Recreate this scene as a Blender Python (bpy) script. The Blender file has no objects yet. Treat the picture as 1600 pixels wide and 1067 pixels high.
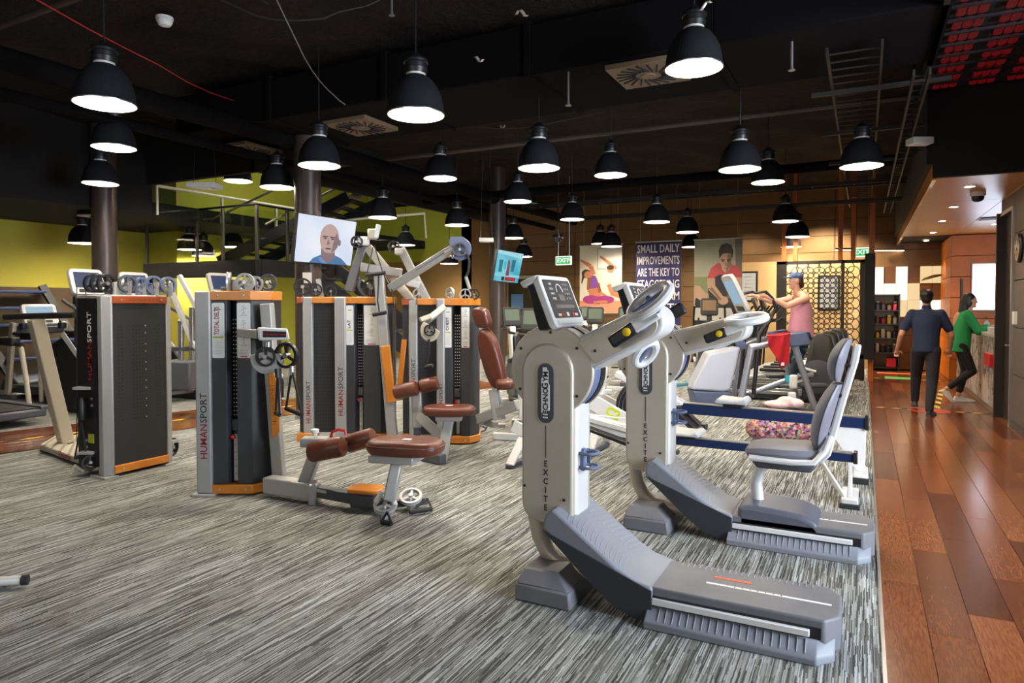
import bpy, bmesh, math, random
from mathutils import Vector as V, Matrix as Mx
random.seed(7)
S = bpy.context.scene
COL = S.collection
PI = math.pi
# ------------------------------------------------------------------ camera
EYE = 1.55                      # eye height above the carpet
YAW = math.atan(550 / 1067)     # the lens looks this far left of the corridor direction (+Y)
PIT = math.radians(1.5)
cd = bpy.data.cameras.new('camera')
cam = bpy.data.objects.new('camera', cd)
COL.objects.link(cam)
cam.location = (0, 0, EYE)
cam.rotation_euler = (PI / 2 - PIT, 0, YAW)
cd.sensor_width = 36
cd.lens = 36 * 1067 / 1600
cd.shift_y = -30.6 / 1600
cd.clip_start = 0.05
S.camera = cam
# ------------------------------------------------------------------ world, light, exposure
w = bpy.data.worlds.new('world'); S.world = w
w.use_nodes = True
w.node_tree.nodes['Background'].inputs[0].default_value = (0.75, 0.85, 1, 1)
w.node_tree.nodes['Background'].inputs[1].default_value = 0.03
S.view_settings.view_transform = 'Standard'
S.view_settings.look = 'None'
S.view_settings.gamma = 1
S.view_settings.use_curve_mapping = False
S.view_settings.exposure = 1.0
LAMP_STRENGTH = 88
def area(name, loc, target, sx, sy, power, col):
    l = bpy.data.lights.new(name, 'AREA'); l.shape = 'RECTANGLE'
    l.size = sx; l.size_y = sy; l.energy = power; l.color = col
    o = bpy.data.objects.new(name, l); COL.objects.link(o)
    o.location = loc
    o.rotation_euler = (V(target) - V(loc)).to_track_quat('-Z', 'Y').to_euler()
    return o
def spot(name, loc, power, col, ang=80, rad=.04, target=None):
    l = bpy.data.lights.new(name, 'SPOT'); l.energy = power; l.color = col
    l.spot_size = math.radians(ang); l.spot_blend = .6; l.shadow_soft_size = rad
    o = bpy.data.objects.new(name, l); COL.objects.link(o); o.location = loc
    if target is not None:
        o.rotation_euler = (V(target) - V(loc)).to_track_quat('-Z', 'Y').to_euler()
    return o
# cool daylight from the right, its opening unseen and not built
area('daylight_front', (4.6, 3.0, 2.2), (-1.5, 4.4, .7), 3.0, 2.6, 400, (.8, .88, 1))
area('rear_fill', (-2.5, -3.0, 2.6), (-3, 5, .8), 5, 2.2, 42, (1, .96, .9))  # added fill behind the lens for faces turned to it, no source there

# ------------------------------------------------------------------ coordinates
_f = V((-math.sin(YAW) * math.cos(PIT), math.cos(YAW) * math.cos(PIT), -math.sin(PIT)))
RT = V((math.cos(YAW), math.sin(YAW), 0))
_u = RT.cross(_f)
HD = V((-math.sin(YAW), math.cos(YAW), 0))
E0 = V((0, 0, EYE))
def ray(px, py): return _f * 1067 + RT * (px - 800) - _u * (py - 502.9)
def P(px, py, d):               # point at horizontal distance d
    r = ray(px, py); return E0 + r * (d / r.dot(HD))
def G(px, py, z=0):             # point on a level plane
    r = ray(px, py); return E0 + r * ((z - EYE) / r.z)
def PY(px, py, Y):
    r = ray(px, py); return E0 + r * (Y / r.y)
def PX(px, py, X):
    r = ray(px, py); return E0 + r * (X / r.x)
# ------------------------------------------------------------------ materials
def lin(c):
    if isinstance(c, str): c = [int(c[i:i + 2], 16) / 255 for i in (0, 2, 4)]
    return [x / 12.92 if x <= .04045 else ((x + .055) / 1.055) ** 2.4 for x in c] + [1]
class NT:
    def __init__(s, name):
        s.m = bpy.data.materials.new(name); s.m.use_nodes = True
        s.t = s.m.node_tree; s.b = s.t.nodes['Principled BSDF']
    def n(s, typ, **k):
        nd = s.t.nodes.new(typ)
        for a, v in k.items(): setattr(nd, a, v)
        return nd
    def l(s, a, b): s.t.links.new(a, b)
    def math(s, op, a, b=None, c=None):
        nd = s.n('ShaderNodeMath', operation=op)
        for i, x in enumerate((a, b, c)):
            if x is None: continue
            if hasattr(x, 'links') or hasattr(x, 'is_linked'): s.l(x, nd.inputs[i])
            else: nd.inputs[i].default_value = x
        return nd.outputs[0]
    def mix(s, fac, a, b):
        nd = s.n('ShaderNodeMix', data_type='RGBA')
        for i, x in ((0, fac), (6, a), (7, b)):
            if hasattr(x, 'is_linked'): s.l(x, nd.inputs[i])
            else: nd.inputs[i].default_value = x
        return nd.outputs[2]
    def coord(s, out='Object', scale=None):
        tc = s.n('ShaderNodeTexCoord')
        if scale is None: return tc.outputs[out]
        mp = s.n('ShaderNodeMapping'); mp.inputs['Scale'].default_value = scale
        s.l(tc.outputs[out], mp.inputs[0]); return mp.outputs[0]
    def noise(s, vec, scale, detail=3, rough=.55):
        nd = s.n('ShaderNodeTexNoise'); nd.inputs['Scale'].default_value = scale
        nd.inputs['Detail'].default_value = detail; nd.inputs['Roughness'].default_value = rough
        s.l(vec, nd.inputs['Vector']); return nd.outputs['Fac']
    def ramp(s, fac, stops, interp='LINEAR'):
        nd = s.n('ShaderNodeValToRGB'); e = nd.color_ramp; e.interpolation = interp
        while len(e.elements) < len(stops): e.elements.new(.5)
        for el, (p, c) in zip(e.elements, stops): el.position = p; el.color = c
        s.l(fac, nd.inputs[0]); return nd.outputs[0]
    def bump(s, h, strength=.3, dist=.01):
        nd = s.n('ShaderNodeBump'); nd.inputs['Strength'].default_value = strength
        nd.inputs['Distance'].default_value = dist
        s.l(h, nd.inputs['Height']); s.l(nd.outputs[0], s.b.inputs['Normal'])
MATS = {}
def mat(name, col, rough=.5, metal=0, var=.12, scale=14, bump=0, spec=.5, coat=0):
    if name in MATS: return MATS[name]
    n = NT(name); c = lin(col)
    f = n.noise(n.coord(), scale)
    d = [x * (1 - var) for x in c[:3]] + [1]; e = [min(1, x * (1 + var)) for x in c[:3]] + [1]
    n.l(n.mix(f, d, e), n.b.inputs['Base Color'])
    n.b.inputs['Roughness'].default_value = rough; n.b.inputs['Metallic'].default_value = metal
    n.b.inputs['Specular IOR Level'].default_value = spec
    n.b.inputs['Coat Weight'].default_value = coat
    if bump: n.bump(n.noise(n.coord(), scale * 12), bump, .004)
    MATS[name] = n.m; return n.m
def emit(name, col, strength):
    if name in MATS: return MATS[name]
    n = NT(name); n.b.inputs['Base Color'].default_value = (0, 0, 0, 1)
    n.b.inputs['Emission Color'].default_value = lin(col); n.b.inputs['Emission Strength'].default_value = strength
    MATS[name] = n.m; return n.m
silver = mat('silver_paint', 'D2D2D0', .36, .2, .05)
steel = mat('brushed_steel', 'B9BAB8', .28, .85, .06, 30)
warm_silver = mat('warm_lit_silver', 'BBB2A3', .42, .3, .07, 9)  # same silver, with the warm lamp tint put into its colour
greyp = mat('slate_plastic', '70727A', .5, 0, .08, 20, .1)
greyd = mat('dark_slate_plastic', '44464D', .5, 0, .1, 20, .1)
blk = mat('black_plastic', '17171A', .42, 0, .2)
blkm = mat('matt_black', '0D0D0E', .8, 0, .2)
rub = mat('black_rubber', '1C1C1E', .75, 0, .2)
wht = mat('white_plastic', 'DADAD8', .4, 0, .04)
cream = mat('cream_paint', 'B9B2A0', .45, .1, .06)
bluep = mat('blue_grey_plastic', '5A6684', .45, 0, .08)
navy = mat('navy_anodised', '1A2B54', .35, .3, .1)
orng = mat('orange_wood', 'C87A22', .3, 0, .25, 6, 0, .5, .3)
redwood = mat('red_brown_wood', '9C4A22', .35, 0, .2, 8)
leath = mat('brown_leather', '5C2E20', .36, 0, .15, 16, .15)
greyl = mat('grey_leather', '74747E', .5, 0, .06, 16, .1)
yel = mat('yellow_plastic', 'E8C414', .4)
redp = mat('red_plastic', 'B3151C', .4)
paper = mat('placard_white', 'E4E4E2', .5, 0, .02)
inkb = mat('ink_black', '1B1B1D', .6)
inkr = mat('ink_dark_red', '8A1A1A', .6)
inkg = mat('ink_green_yellow', 'A8B428', .6)
screen_dark = mat('screen_dark', '1D2028', .4)
skin = mat('skin', 'C98F72', .5, 0, .06)
hairm = mat('dark_hair', '1B1311', .5, 0, .3, 40)
teal = mat('teal_grip', '2E6E78', .5)
def perforated():
    n = NT('perforated_panel'); o = n.coord()
    sx = n.n('ShaderNodeSeparateXYZ'); n.l(o, sx.inputs[0])
    u = n.math('ADD', sx.outputs[0], sx.outputs[1])
    a = n.math('SUBTRACT', n.math('FRACT', n.math('MULTIPLY', u, 26)), .5)
    b = n.math('SUBTRACT', n.math('FRACT', n.math('MULTIPLY', sx.outputs[2], 26)), .5)
    r = n.math('ADD', n.math('MULTIPLY', a, a), n.math('MULTIPLY', b, b))
    dot = n.math('LESS_THAN', r, .035)
    n.l(n.mix(dot, lin('26272B'), lin('040405')), n.b.inputs['Base Color'])
    n.b.inputs['Roughness'].default_value = .45
    return n.m
perf = perforated()
panelm = mat('charcoal_panel', '3C3E42', .42, .2, .08, 10)
def glass_mat():
    n = NT('green_tint_glass')
    tr = n.n('ShaderNodeBsdfTransparent'); tr.inputs[0].default_value = (.95, .98, .92, 1)
    gl = n.n('ShaderNodeBsdfGlossy'); gl.inputs['Roughness'].default_value = .02
    fr = n.n('ShaderNodeLayerWeight'); fr.inputs[0].default_value = .5; fac = n.math('ADD', .03, n.math('MULTIPLY', n.math('POWER', fr.outputs['Facing'], 4), .35))
    mx = n.n('ShaderNodeMixShader')
    n.l(fac, mx.inputs[0]); n.l(tr.outputs[0], mx.inputs[1]); n.l(gl.outputs[0], mx.inputs[2])
    n.l(mx.outputs[0], n.t.nodes['Material Output'].inputs[0])
    return n.m
glassm = glass_mat()
# ------------------------------------------------------------------ mesh builder (world coordinates unless the thing sits at the origin)
def frame_of(d):
    d = V(d).normalized()
    a = V((0, 0, 1)) if abs(d.z) < .95 else V((1, 0, 0))
    x = a.cross(d).normalized(); y = d.cross(x).normalized()
    return x, y, d
class MB:
    def __init__(s): s.bm = bmesh.new()
    def face(s, vs):
        try: return s.bm.faces.new(vs)
        except ValueError: return None
    def poly(s, pts): s.face([s.bm.verts.new(p) for p in pts]); return s
    def solid(s, a, b):         # prism between two rings of 3D points
        A = [s.bm.verts.new(p) for p in a]; B = [s.bm.verts.new(p) for p in b]
        s.face(A[::-1]); s.face(B); n = len(A)
        for i in range(n): s.face([A[i], A[(i + 1) % n], B[(i + 1) % n], B[i]])
        return s
    def box(s, x0, x1, y0, y1, z0, z1):
        return s.solid([(x0, y0, z0), (x1, y0, z0), (x1, y1, z0), (x0, y1, z0)], [(x0, y0, z1), (x1, y0, z1), (x1, y1, z1), (x0, y1, z1)])
    def obox(s, c, ax, ay, az):  # centre and three half-axis vectors
        c, ax, ay, az = V(c), V(ax), V(ay), V(az)
        q = [-ax - ay, ax - ay, ax + ay, -ax + ay]
        return s.solid([c + k - az for k in q], [c + k + az for k in q])
    def beam(s, p, q, wd, h, up=(0, 0, 1)):
        p, q = V(p), V(q); d = (q - p).normalized(); x = d.cross(V(up))
        if x.length < 1e-4: x = d.cross(V((0, 1, 0)))
        x.normalize(); y = x.cross(d)
        k = [x * (-wd / 2) + y * (-h / 2), x * (wd / 2) + y * (-h / 2), x * (wd / 2) + y * (h / 2), x * (-wd / 2) + y * (h / 2)]
        return s.solid([p + a for a in k], [q + a for a in k])
    def prism(s, pts, lo, hi, ax='y'):   # (u,v) outline extruded along an axis
        f = {'y': lambda u, v, t: (u, t, v), 'x': lambda u, v, t: (t, u, v), 'z': lambda u, v, t: (u, v, t)}[ax]
        return s.solid([f(u, v, lo) for u, v in pts], [f(u, v, hi) for u, v in pts])
    def rings(s, rs, cap=True, closed=False):
        R = [[s.bm.verts.new(p) for p in r] for r in rs]; n = len(R[0])
        seq = list(zip(R, R[1:])) + ([(R[-1], R[0])] if closed else [])
        for A, B in seq:
            for i in range(n): s.face([A[i], A[(i + 1) % n], B[(i + 1) % n], B[i]])
        if cap and not closed: s.face(R[0][::-1]); s.face(R[-1])
        return s
    def tube(s, pts, r, n=8, closed=False):
        pts = [V(p) for p in pts]; m = len(pts); rs = []
        rr = r if isinstance(r, (list, tuple)) else [r] * m
        px = None
        for i, p in enumerate(pts):
            a = pts[i - 1] if (i or closed) else p; b = pts[(i + 1) % m] if (i < m - 1 or closed) else p
            d = (b - a).normalized()
            if px is None: x, y, _ = frame_of(d)
            else:
                x = px - d * px.dot(d)
                x = x.normalized() if x.length > 1e-5 else frame_of(d)[0]
                y = d.cross(x)
            px = x
            rs.append([p + (x * math.cos(t * 2 * PI / n) + y * math.sin(t * 2 * PI / n)) * rr[i] for t in range(n)])
        return s.rings(rs, True, closed)
    def cyl(s, p, q, r, n=16, r2=None): return s.tube([p, q], [r, r if r2 is None else r2], n)
    def lathe(s, prof, c=(0, 0, 0), axis=(0, 0, 1), n=24, cap=True):
        x, y, d = frame_of(axis); c = V(c)
        return s.rings([[c + d * h + (x * math.cos(t * 2 * PI / n) + y * math.sin(t * 2 * PI / n)) * max(r, 1e-4) for t in range(n)] for r, h in prof], cap)
    def ball(s, c, rx, ry=None, rz=None, n=12, m=8, rot=None):
        ry = rx if ry is None else ry; rz = rx if rz is None else rz; c = V(c); rs = []
        for j in range(m + 1):
            a = -PI / 2 + PI * j / m; ring = []
            for i in range(n):
                t = 2 * PI * i / n; v = V((rx * max(math.cos(a), .02) * math.cos(t), ry * max(math.cos(a), .02) * math.sin(t), rz * math.sin(a)))
                ring.append(c + (rot @ v if rot else v))
            rs.append(ring)
        return s.rings(rs)
    def grid(s, fn, nu, nv, thick=None):
        A = [[s.bm.verts.new(fn(i / nu, j / nv)) for j in range(nv + 1)] for i in range(nu + 1)]
        for i in range(nu):
            for j in range(nv): s.face([A[i][j], A[i + 1][j], A[i + 1][j + 1], A[i][j + 1]])
        return s
    def build(s, name, m, parent=None, bevel=0, smooth=35, label=None, seg=2, thick=0):
        bmesh.ops.recalc_face_normals(s.bm, faces=s.bm.faces)
        me = bpy.data.meshes.new(name); 
        for f in s.bm.faces: f.smooth = bool(smooth)
        if smooth:
            a = math.radians(smooth)
            for e in s.bm.edges:
                if len(e.link_faces) == 2 and e.calc_face_angle(0) > a: e.smooth = False
        s.bm.to_mesh(me); s.bm.free()
        o = bpy.data.objects.new(name, me); COL.objects.link(o)
        if m: me.materials.append(m)
        if parent is not None:
            root = parent
            mw = wm(parent)
            me.transform(mw.inverted()); o.parent = parent
        if thick:
            k = o.modifiers.new('thick', 'SOLIDIFY'); k.thickness = thick; k.offset = 0
        if bevel:
            k = o.modifiers.new('bevel', 'BEVEL'); k.width = bevel; k.segments = seg; k.limit_method = 'ANGLE'; k.angle_limit = math.radians(38)
            k.harden_normals = False
        if label: o['label'] = label
        return o
def wm(o):
    m = o.matrix_basis.copy()
    return wm(o.parent) @ m if o.parent else m
def thing(name, label, cat, loc=(0, 0, 0), rz=0, group=None):
    o = bpy.data.objects.new(name, None); COL.objects.link(o); o.empty_display_size = .1
    o.location = loc; o.rotation_euler = (0, 0, rz)
    return tag(o, label, cat, group)
def tag(o, label, cat, group=None):
    o['label'] = label; o['category'] = cat
    if group: o['group'] = group
    return o
def struct(o, kind='structure'): o['kind'] = kind; return o
def dup(root, loc, rz=None, label=None, group=None):
    r = root.copy(); COL.objects.link(r); r.location = loc
    if rz is not None: r.rotation_euler = (0, 0, rz)
    if label: r['label'] = label
    if group: r['group'] = group
    for ch in list(root.children):
        c = ch.copy(); COL.objects.link(c); c.parent = r
        for g in list(ch.children):
            d = g.copy(); COL.objects.link(d); d.parent = c
    return r
def rep(o, loc=(0, 0, 0)):       # another piece on the same mesh
    c = o.copy(); COL.objects.link(c); c.location = loc; return c
def text(name, body, size, m, parent, org, right, up, ext=.0015, sx=1, align='CENTER', label=None, bold=0):
    cu = bpy.data.curves.new(name, 'FONT'); cu.body = body; cu.size = size; cu.extrude = ext
    cu.align_x = align; cu.align_y = 'CENTER'; cu.offset = bold; cu.resolution_u = 2
    t = bpy.data.objects.new(name, cu); COL.objects.link(t)
    dg = bpy.context.evaluated_depsgraph_get(); dg.update()
    me = bpy.data.meshes.new_from_object(t.evaluated_get(dg))
    bpy.data.objects.remove(t); bpy.data.curves.remove(cu)
    r = V(right).normalized(); u = V(up).normalized(); nrm = r.cross(u)
    M4 = Mx(((r.x * sx, u.x, nrm.x, org[0]), (r.y * sx, u.y, nrm.y, org[1]), (r.z * sx, u.z, nrm.z, org[2]), (0, 0, 0, 1)))
    me.transform(M4); me.name = name
    me.materials.clear(); me.materials.append(m)
    o = bpy.data.objects.new(name, me); COL.objects.link(o)
    if parent is not None: me.transform(wm(parent).inverted()); o.parent = parent
    if label: o['label'] = label
    return o
def blob(name, caps, m, parent, vox=.014, smooth=3, label=None):   # tapered limbs fused into one continuous surface
    b = MB()
    for c in caps:
        if c[0] == 'loft': b.rings([[V(p) + M_ @ V((rx * math.cos(k * PI / 10), ry * math.sin(k * PI / 10), 0)) for k in range(20)] for p, rx, ry, M_ in c[1]]); continue
        if len(c) == 4:
            p, q, r1, r2 = c; p, q = V(p), V(q)
            b.ball(p, r1, n=10, m=6); b.ball(q, r2, n=10, m=6); b.tube([p, q], [r1, r2], 10)
        else:
            p, rx, ry, rz, rot = c; b.ball(p, rx, ry, rz, 12, 8, rot)
    o = b.build(name, m)
    k = o.modifiers.new('r', 'REMESH'); k.mode = 'VOXEL'; k.voxel_size = vox; k.use_smooth_shade = True
    k = o.modifiers.new('s', 'SMOOTH'); k.iterations = smooth; k.factor = .5
    dg = bpy.context.evaluated_depsgraph_get(); dg.update()
    me = bpy.data.meshes.new_from_object(o.evaluated_get(dg))
    old = o.data; o.modifiers.clear(); o.data = me; bpy.data.meshes.remove(old)
    if not me.materials: me.materials.append(m)
    if parent is not None: me.transform(wm(parent).inverted()); o.parent = parent
    if label: o['label'] = label
    return o
def arc(cx, cy, r, a0, a1, n, ry=None):
    ry = r if ry is None else ry
    return [(cx + r * math.cos(math.radians(a0 + (a1 - a0) * i / n)), cy + ry * math.sin(math.radians(a0 + (a1 - a0) * i / n))) for i in range(n + 1)]
def rrect(x0, x1, z0, z1, r, n=4):
    return arc(x1 - r, z1 - r, r, 0, 90, n) + arc(x0 + r, z1 - r, r, 90, 180, n) + arc(x0 + r, z0 + r, r, 180, 270, n) + arc(x1 - r, z0 + r, r, 270, 360, n)
# ================================================================== SETTING
def carpet_mat():
    n = NT('striped_loop_carpet'); o = n.coord()
    sx = n.n('ShaderNodeSeparateXYZ'); n.l(o, sx.inputs[0])
    wob = n.math('MULTIPLY', n.math('SUBTRACT', n.noise(o, 30, 2), .5), .005)
    x = n.math('ADD', sx.outputs[0], wob)
    def dashes(kx, ky, seed):
        row = n.math('FLOOR', n.math('ADD', n.math('MULTIPLY', x, kx), seed))
        wn = n.n('ShaderNodeTexWhiteNoise', noise_dimensions='1D'); n.l(row, wn.inputs['W'])
        ln = n.math('FLOOR', n.math('ADD', n.math('MULTIPLY', sx.outputs[1], ky), n.math('MULTIPLY', wn.outputs[0], 37)))
        cb = n.n('ShaderNodeCombineXYZ'); n.l(row, cb.inputs[0]); n.l(ln, cb.inputs[1])
        w2 = n.n('ShaderNodeTexWhiteNoise', noise_dimensions='2D'); n.l(cb.outputs[0], w2.inputs['Vector'])
        return w2.outputs[0]
    a = dashes(215, 5, 0); b = dashes(110, 2, 91); c = dashes(4, 1, 13)
    f = n.math('ADD', n.math('MULTIPLY', a, .62), n.math('ADD', n.math('MULTIPLY', b, .3), n.math('MULTIPLY', c, .08)))
    f = n.math('ADD', f, n.math('MULTIPLY', n.math('SUBTRACT', n.noise(o, 260, 2), .5), .35))
    col = n.ramp(f, [(.2, lin('40403D')), (.4, lin('666660')), (.55, lin('84847E')), (.75, lin('9FA19E')), (.92, lin('BEC3C6'))])
    n.l(col, n.b.inputs['Base Color']); n.b.inputs['Roughness'].default_value = .95
    n.b.inputs['Specular IOR Level'].default_value = .1
    n.bump(n.math('ADD', f, n.noise(o, 400, 2)), .5, .004)
    return n.m
def plank_mat(name, dark, mid, light, rough):
    n = NT(name); oi = n.n('ShaderNodeObjectInfo')
    o = n.coord()
    add = n.n('ShaderNodeVectorMath', operation='ADD'); n.l(o, add.inputs[0])
    cb = n.n('ShaderNodeCombineXYZ'); n.l(n.math('MULTIPLY', oi.outputs['Random'], 50), cb.inputs[0]); n.l(n.math('MULTIPLY', oi.outputs['Random'], 31), cb.inputs[1])
    n.l(cb.outputs[0], add.inputs[1])
    mp = n.n('ShaderNodeMapping'); mp.inputs['Scale'].default_value = (9, 1.3, 1); n.l(add.outputs[0], mp.inputs[0])
    big = n.noise(mp.outputs[0], 1.4, 3)
    rings = n.math('FRACT', n.math('MULTIPLY', big, 11))
    rings = n.math('ABSOLUTE', n.math('SUBTRACT', rings, .5))
    mp2 = n.n('ShaderNodeMapping'); mp2.inputs['Scale'].default_value = (60, 3, 1); n.l(add.outputs[0], mp2.inputs[0])
    fine = n.noise(mp2.outputs[0], 3, 4)
    f = n.math('ADD', n.math('ADD', .12, n.math('MULTIPLY', rings, .3)), n.math('ADD', n.math('MULTIPLY', fine, .4), n.math('MULTIPLY', n.math('SUBTRACT', oi.outputs['Random'], .5), .4)))
    n.l(n.ramp(f, [(.08, lin(dark)), (.38, lin(mid)), (.75, lin(light))]), n.b.inputs['Base Color'])
    n.b.inputs['Roughness'].default_value = rough; n.b.inputs['Specular IOR Level'].default_value = .6
    n.bump(fine, .06, .002)
    return n.m
carpet = carpet_mat()
wood = plank_mat('dark_merbau_planks', '3E2013', '6C3A22', '945C36', .2)
subf = mat('dark_subfloor', '120B07', .8)
fl = MB().box(-16, .1, -4, 18.4, -.05, 0).build('floor', carpet); struct(fl)
fw_ = MB().box(.1, 4.6, -4, 18.6, -.05, -.013).build('floor', subf); struct(fw_); fw_['label'] = 'dark polished timber strip floor of the corridor'
PL = {}
def plank(parent, x0, y0, wd, ln, z, rz=0, org=None):
    key = (round(wd, 3), round(ln, 3))
    if key not in PL:
        b = MB().box(0, wd - .0025, 0, ln - .0025, -.012, 0)
        o = b.build('plank', wood, parent, .0012, 0, seg=1); PL[key] = o
    else:
        o = PL[key].copy(); COL.objects.link(o); o.parent = parent
    o.location = (x0, y0, z); o.rotation_euler = (0, 0, rz)
    return o
offs = [0, .62, .3, .95, .15, .75, .45, 1.05, .25]
for c in range(9):
    y = .6 - offs[c]
    while y < 18.4:
        ln = min(1.25, 18.4 - y)
        if ln > .2 and y + ln > 1.9: plank(fw_, .102 + c * .19, y, .19, ln, 0)
        y += 1.25
tr = MB().box(.088, .104, 1.5, 18.4, -.001, .004).build('trim_1', steel); struct(tr)
# wooden walkway crossing at the left, slightly askew
AZ = math.atan(-.25); wk = MB()
ux, uy = V((math.cos(AZ), math.sin(AZ), 0)), V((-math.sin(AZ), math.cos(AZ), 0))
w0 = V((-10.05, 1.0, 0)); WW = 1.41; WL = 11.25
wk.solid([w0 + V((0, 0, .0005)), w0 + ux * WW + V((0, 0, .0005)), w0 + ux * WW + uy * WL + V((0, 0, .0005)), w0 + uy * WL + V((0, 0, .0005))],
         [w0 + V((0, 0, .0015)), w0 + ux * WW + V((0, 0, .0015)), w0 + ux * WW + uy * WL + V((0, 0, .0015)), w0 + uy * WL + V((0, 0, .0015))])
wk = wk.build('floor', subf); struct(wk); wk['label'] = 'narrow timber walkway crossing the carpet at left'
PL = {}
for c in range(8):
    t = -offs[c] * .9
    while t < WL:
        a = max(t, 0); ln = min(t + 1.25, WL) - a
        if ln > .1:
            q = w0 + ux * (c * WW / 8) + uy * a
            plank(wk, q.x, q.y, WW / 8, ln, .0135, AZ)
        t += 1.25
# hazard tape on the floors
tapey, tapek = mat('hazard_yellow', 'D8B23A', .5), mat('hazard_black', '1A1815', .5)
def tape(p, q, wd, label, n):
    p, q = V(p), V(q); t = thing('hazard_tape', label, 'floor tape', p)
    d = (q - p) / n; x = V((-d.y, d.x, 0)).normalized() * wd / 2; up = V((0, 0, .0015))
    for k in (0, 1):
        b = MB()
        for i in range(n):
            if i % 2 != k: continue
            a, e = p + d * i, p + d * (i + 1); s = d * .25
            r = [a - x - s, e - x - s, e + x + s, a + x + s]
            b.solid(r, [v + up for v in r])
        b.build('yellow_stripes' if k == 0 else 'black_stripes', (tapey, tapek)[k], t, 0, 0)
    return t
a = w0 + ux * .72 + uy * 1.2 + V((0, 0, .014)); tape(a, a + uy * 8, .06, 'yellow and black hazard tape along the timber walkway at left', 40)
tape((.2, 11.62, .0005), (1.6, 11.62, .0005), .07, 'yellow and black hazard tape across the corridor before the counter', 14)
tape((.2, 16.2, .0005), (1.5, 16.2, .0005), .08, 'yellow and black hazard tape across the far end of the corridor', 12)
tape((.98, 11.9, .0005), (1.25, 14.4, .0005), .08, 'yellow hazard tape running along the reception counter', 9)
t = MB().lathe([(.26, 0), (.26, .0015)], G(1453, 642) + V((0, 0, .002)), n=28).build('floor_sticker', mat('sticker_red', 'C4452E', .4)); tag(t, 'round red floor sticker under the walking man', 'sticker')
gm = G(1408, 591); t = MB().box(gm.x - .3, gm.x + .3, gm.y - .25, gm.y + .25, .001, .004).build('floor_sticker', mat('sticker_green', '5FB86A', .4)); tag(t, 'square green floor sticker at the far end of the corridor', 'sticker')
gm = G(1410, 584); t = MB().box(gm.x - .5, gm.x + .5, gm.y - .12, gm.y + .12, .001, .004).build('floor_sticker', mat('sticker_orange', 'D0673A', .4)); tag(t, 'long orange floor sticker beyond the green one', 'sticker')

# ---- walls
green = mat('olive_green_paint', 'AFA53C', .75, 0, .04, 3)
greenb = mat('lime_green_paint', 'A8A834', .75, 0, .04, 3)
browp = mat('tan_wall_panel', '8A6A3E', .6, 0, .1, 5)
def felt():
    n = NT('black_ceiling_felt'); o = n.coord(); f = n.noise(o, 2.2, 4); g = n.noise(o, 7, 6, .7)
    n.l(n.ramp(f, [(.3, lin('120D0A')), (.7, lin('261B13'))]), n.b.inputs['Base Color']); n.b.inputs['Roughness'].default_value = .8; n.b.inputs['Specular IOR Level'].default_value = .25
    n.bump(g, .9, .12); return n.m
black_c = felt()
black_d = mat('black_duct', '0D0B0C', .9, 0, .25, 5, .2, .08)
wl = MB().box(-14.2, -14, -2, 9.67, 1.87, 3.32).build('wall_left', green); struct(wl)
o = MB().box(-14.2, -14, -2, 9.67, 0, 1.87).build('wall_left', mat('umber_lower_wall', '4A3A24', .7)); struct(o)
o = MB().box(-14.2, -13, 9.67, 9.8, 0, 6).build('wall_left', green); struct(o)
o = MB().box(-13.2, -13, 9.8, 16, 0, 6).build('wall_left', greenb); struct(o)
o = MB().box(-13.2, -9.6, 16, 16.2, 2.75, 6).build('wall_back', greenb); struct(o)
o = MB().box(-13.2, -9.6, 16, 16.2, 0, 2.75).build('wall_back', browp); struct(o)
o = MB().box(-9.8, -9.6, 16.0, 18.5, 0, 6).build('wall_left', browp); struct(o)
# back wall of long horizontal panels, each with its joint
bw = MB().box(-9.8, 1.7, 18.42, 18.6, 0, 4.4).build('wall_back', mat('panel_joint', '2A1D10', .8)); struct(bw)
PN = None
for r in range(11):
    for c in range(5):
        x0 = -9.7 + c * 2.26; z0 = .02 + r * .4
        if PN is None: o = PN = MB().box(0, 2.25, -.02, 0, 0, .39).build('panel', mat('brown_back_panel', '70522F', .6, 0, .1, 5), bw, .004, 0, seg=1)
        else: o = PN.copy(); COL.objects.link(o); o.parent = bw
        o.location = (x0, 18.42, z0)
# right-hand grey wall
greyw = mat('grey_wall_panel', '544E4A', .5, 0, .1, 6)
rw = MB().box(1.68, 1.9, 6.5, 10.5, 0, 4.4).solid([(1.68, 10.5, 2.75), (1.9, 10.5, 2.75), (1.9, 11.4, 2.75), (1.68, 11.4, 2.75)], [(1.68, 10.5, 4.4), (1.9, 10.5, 4.4), (1.9, 11.4, 4.4), (1.68, 11.4, 4.4)]).build('wall_right', mat('grey_wall_joint', '1C1A19', .8)); struct(rw)
zs = [.1, .68, 1.26, 1.84, 2.42, 3.0]
for i, (z0, z1) in enumerate(zip(zs, zs[1:])):
    for y0, y1 in ((6.5, 8.5), (8.505, 10.45)): MB().box(1.655, 1.68, y0, y1, z0 + .006, z1 - .006).build('panel', greyw, rw, .003, 0, seg=1)
MB().box(1.655, 1.68, 10.45, 11.4, 2.78, 3.0).build('panel', greyw, rw, .003, 0, seg=1)
o = MB().box(1.65, 1.68, 6.5, 10.45, 0, .1).build('baseboard_right', mat('grey_baseboard', '4A4644', .5)); struct(o)
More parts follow.
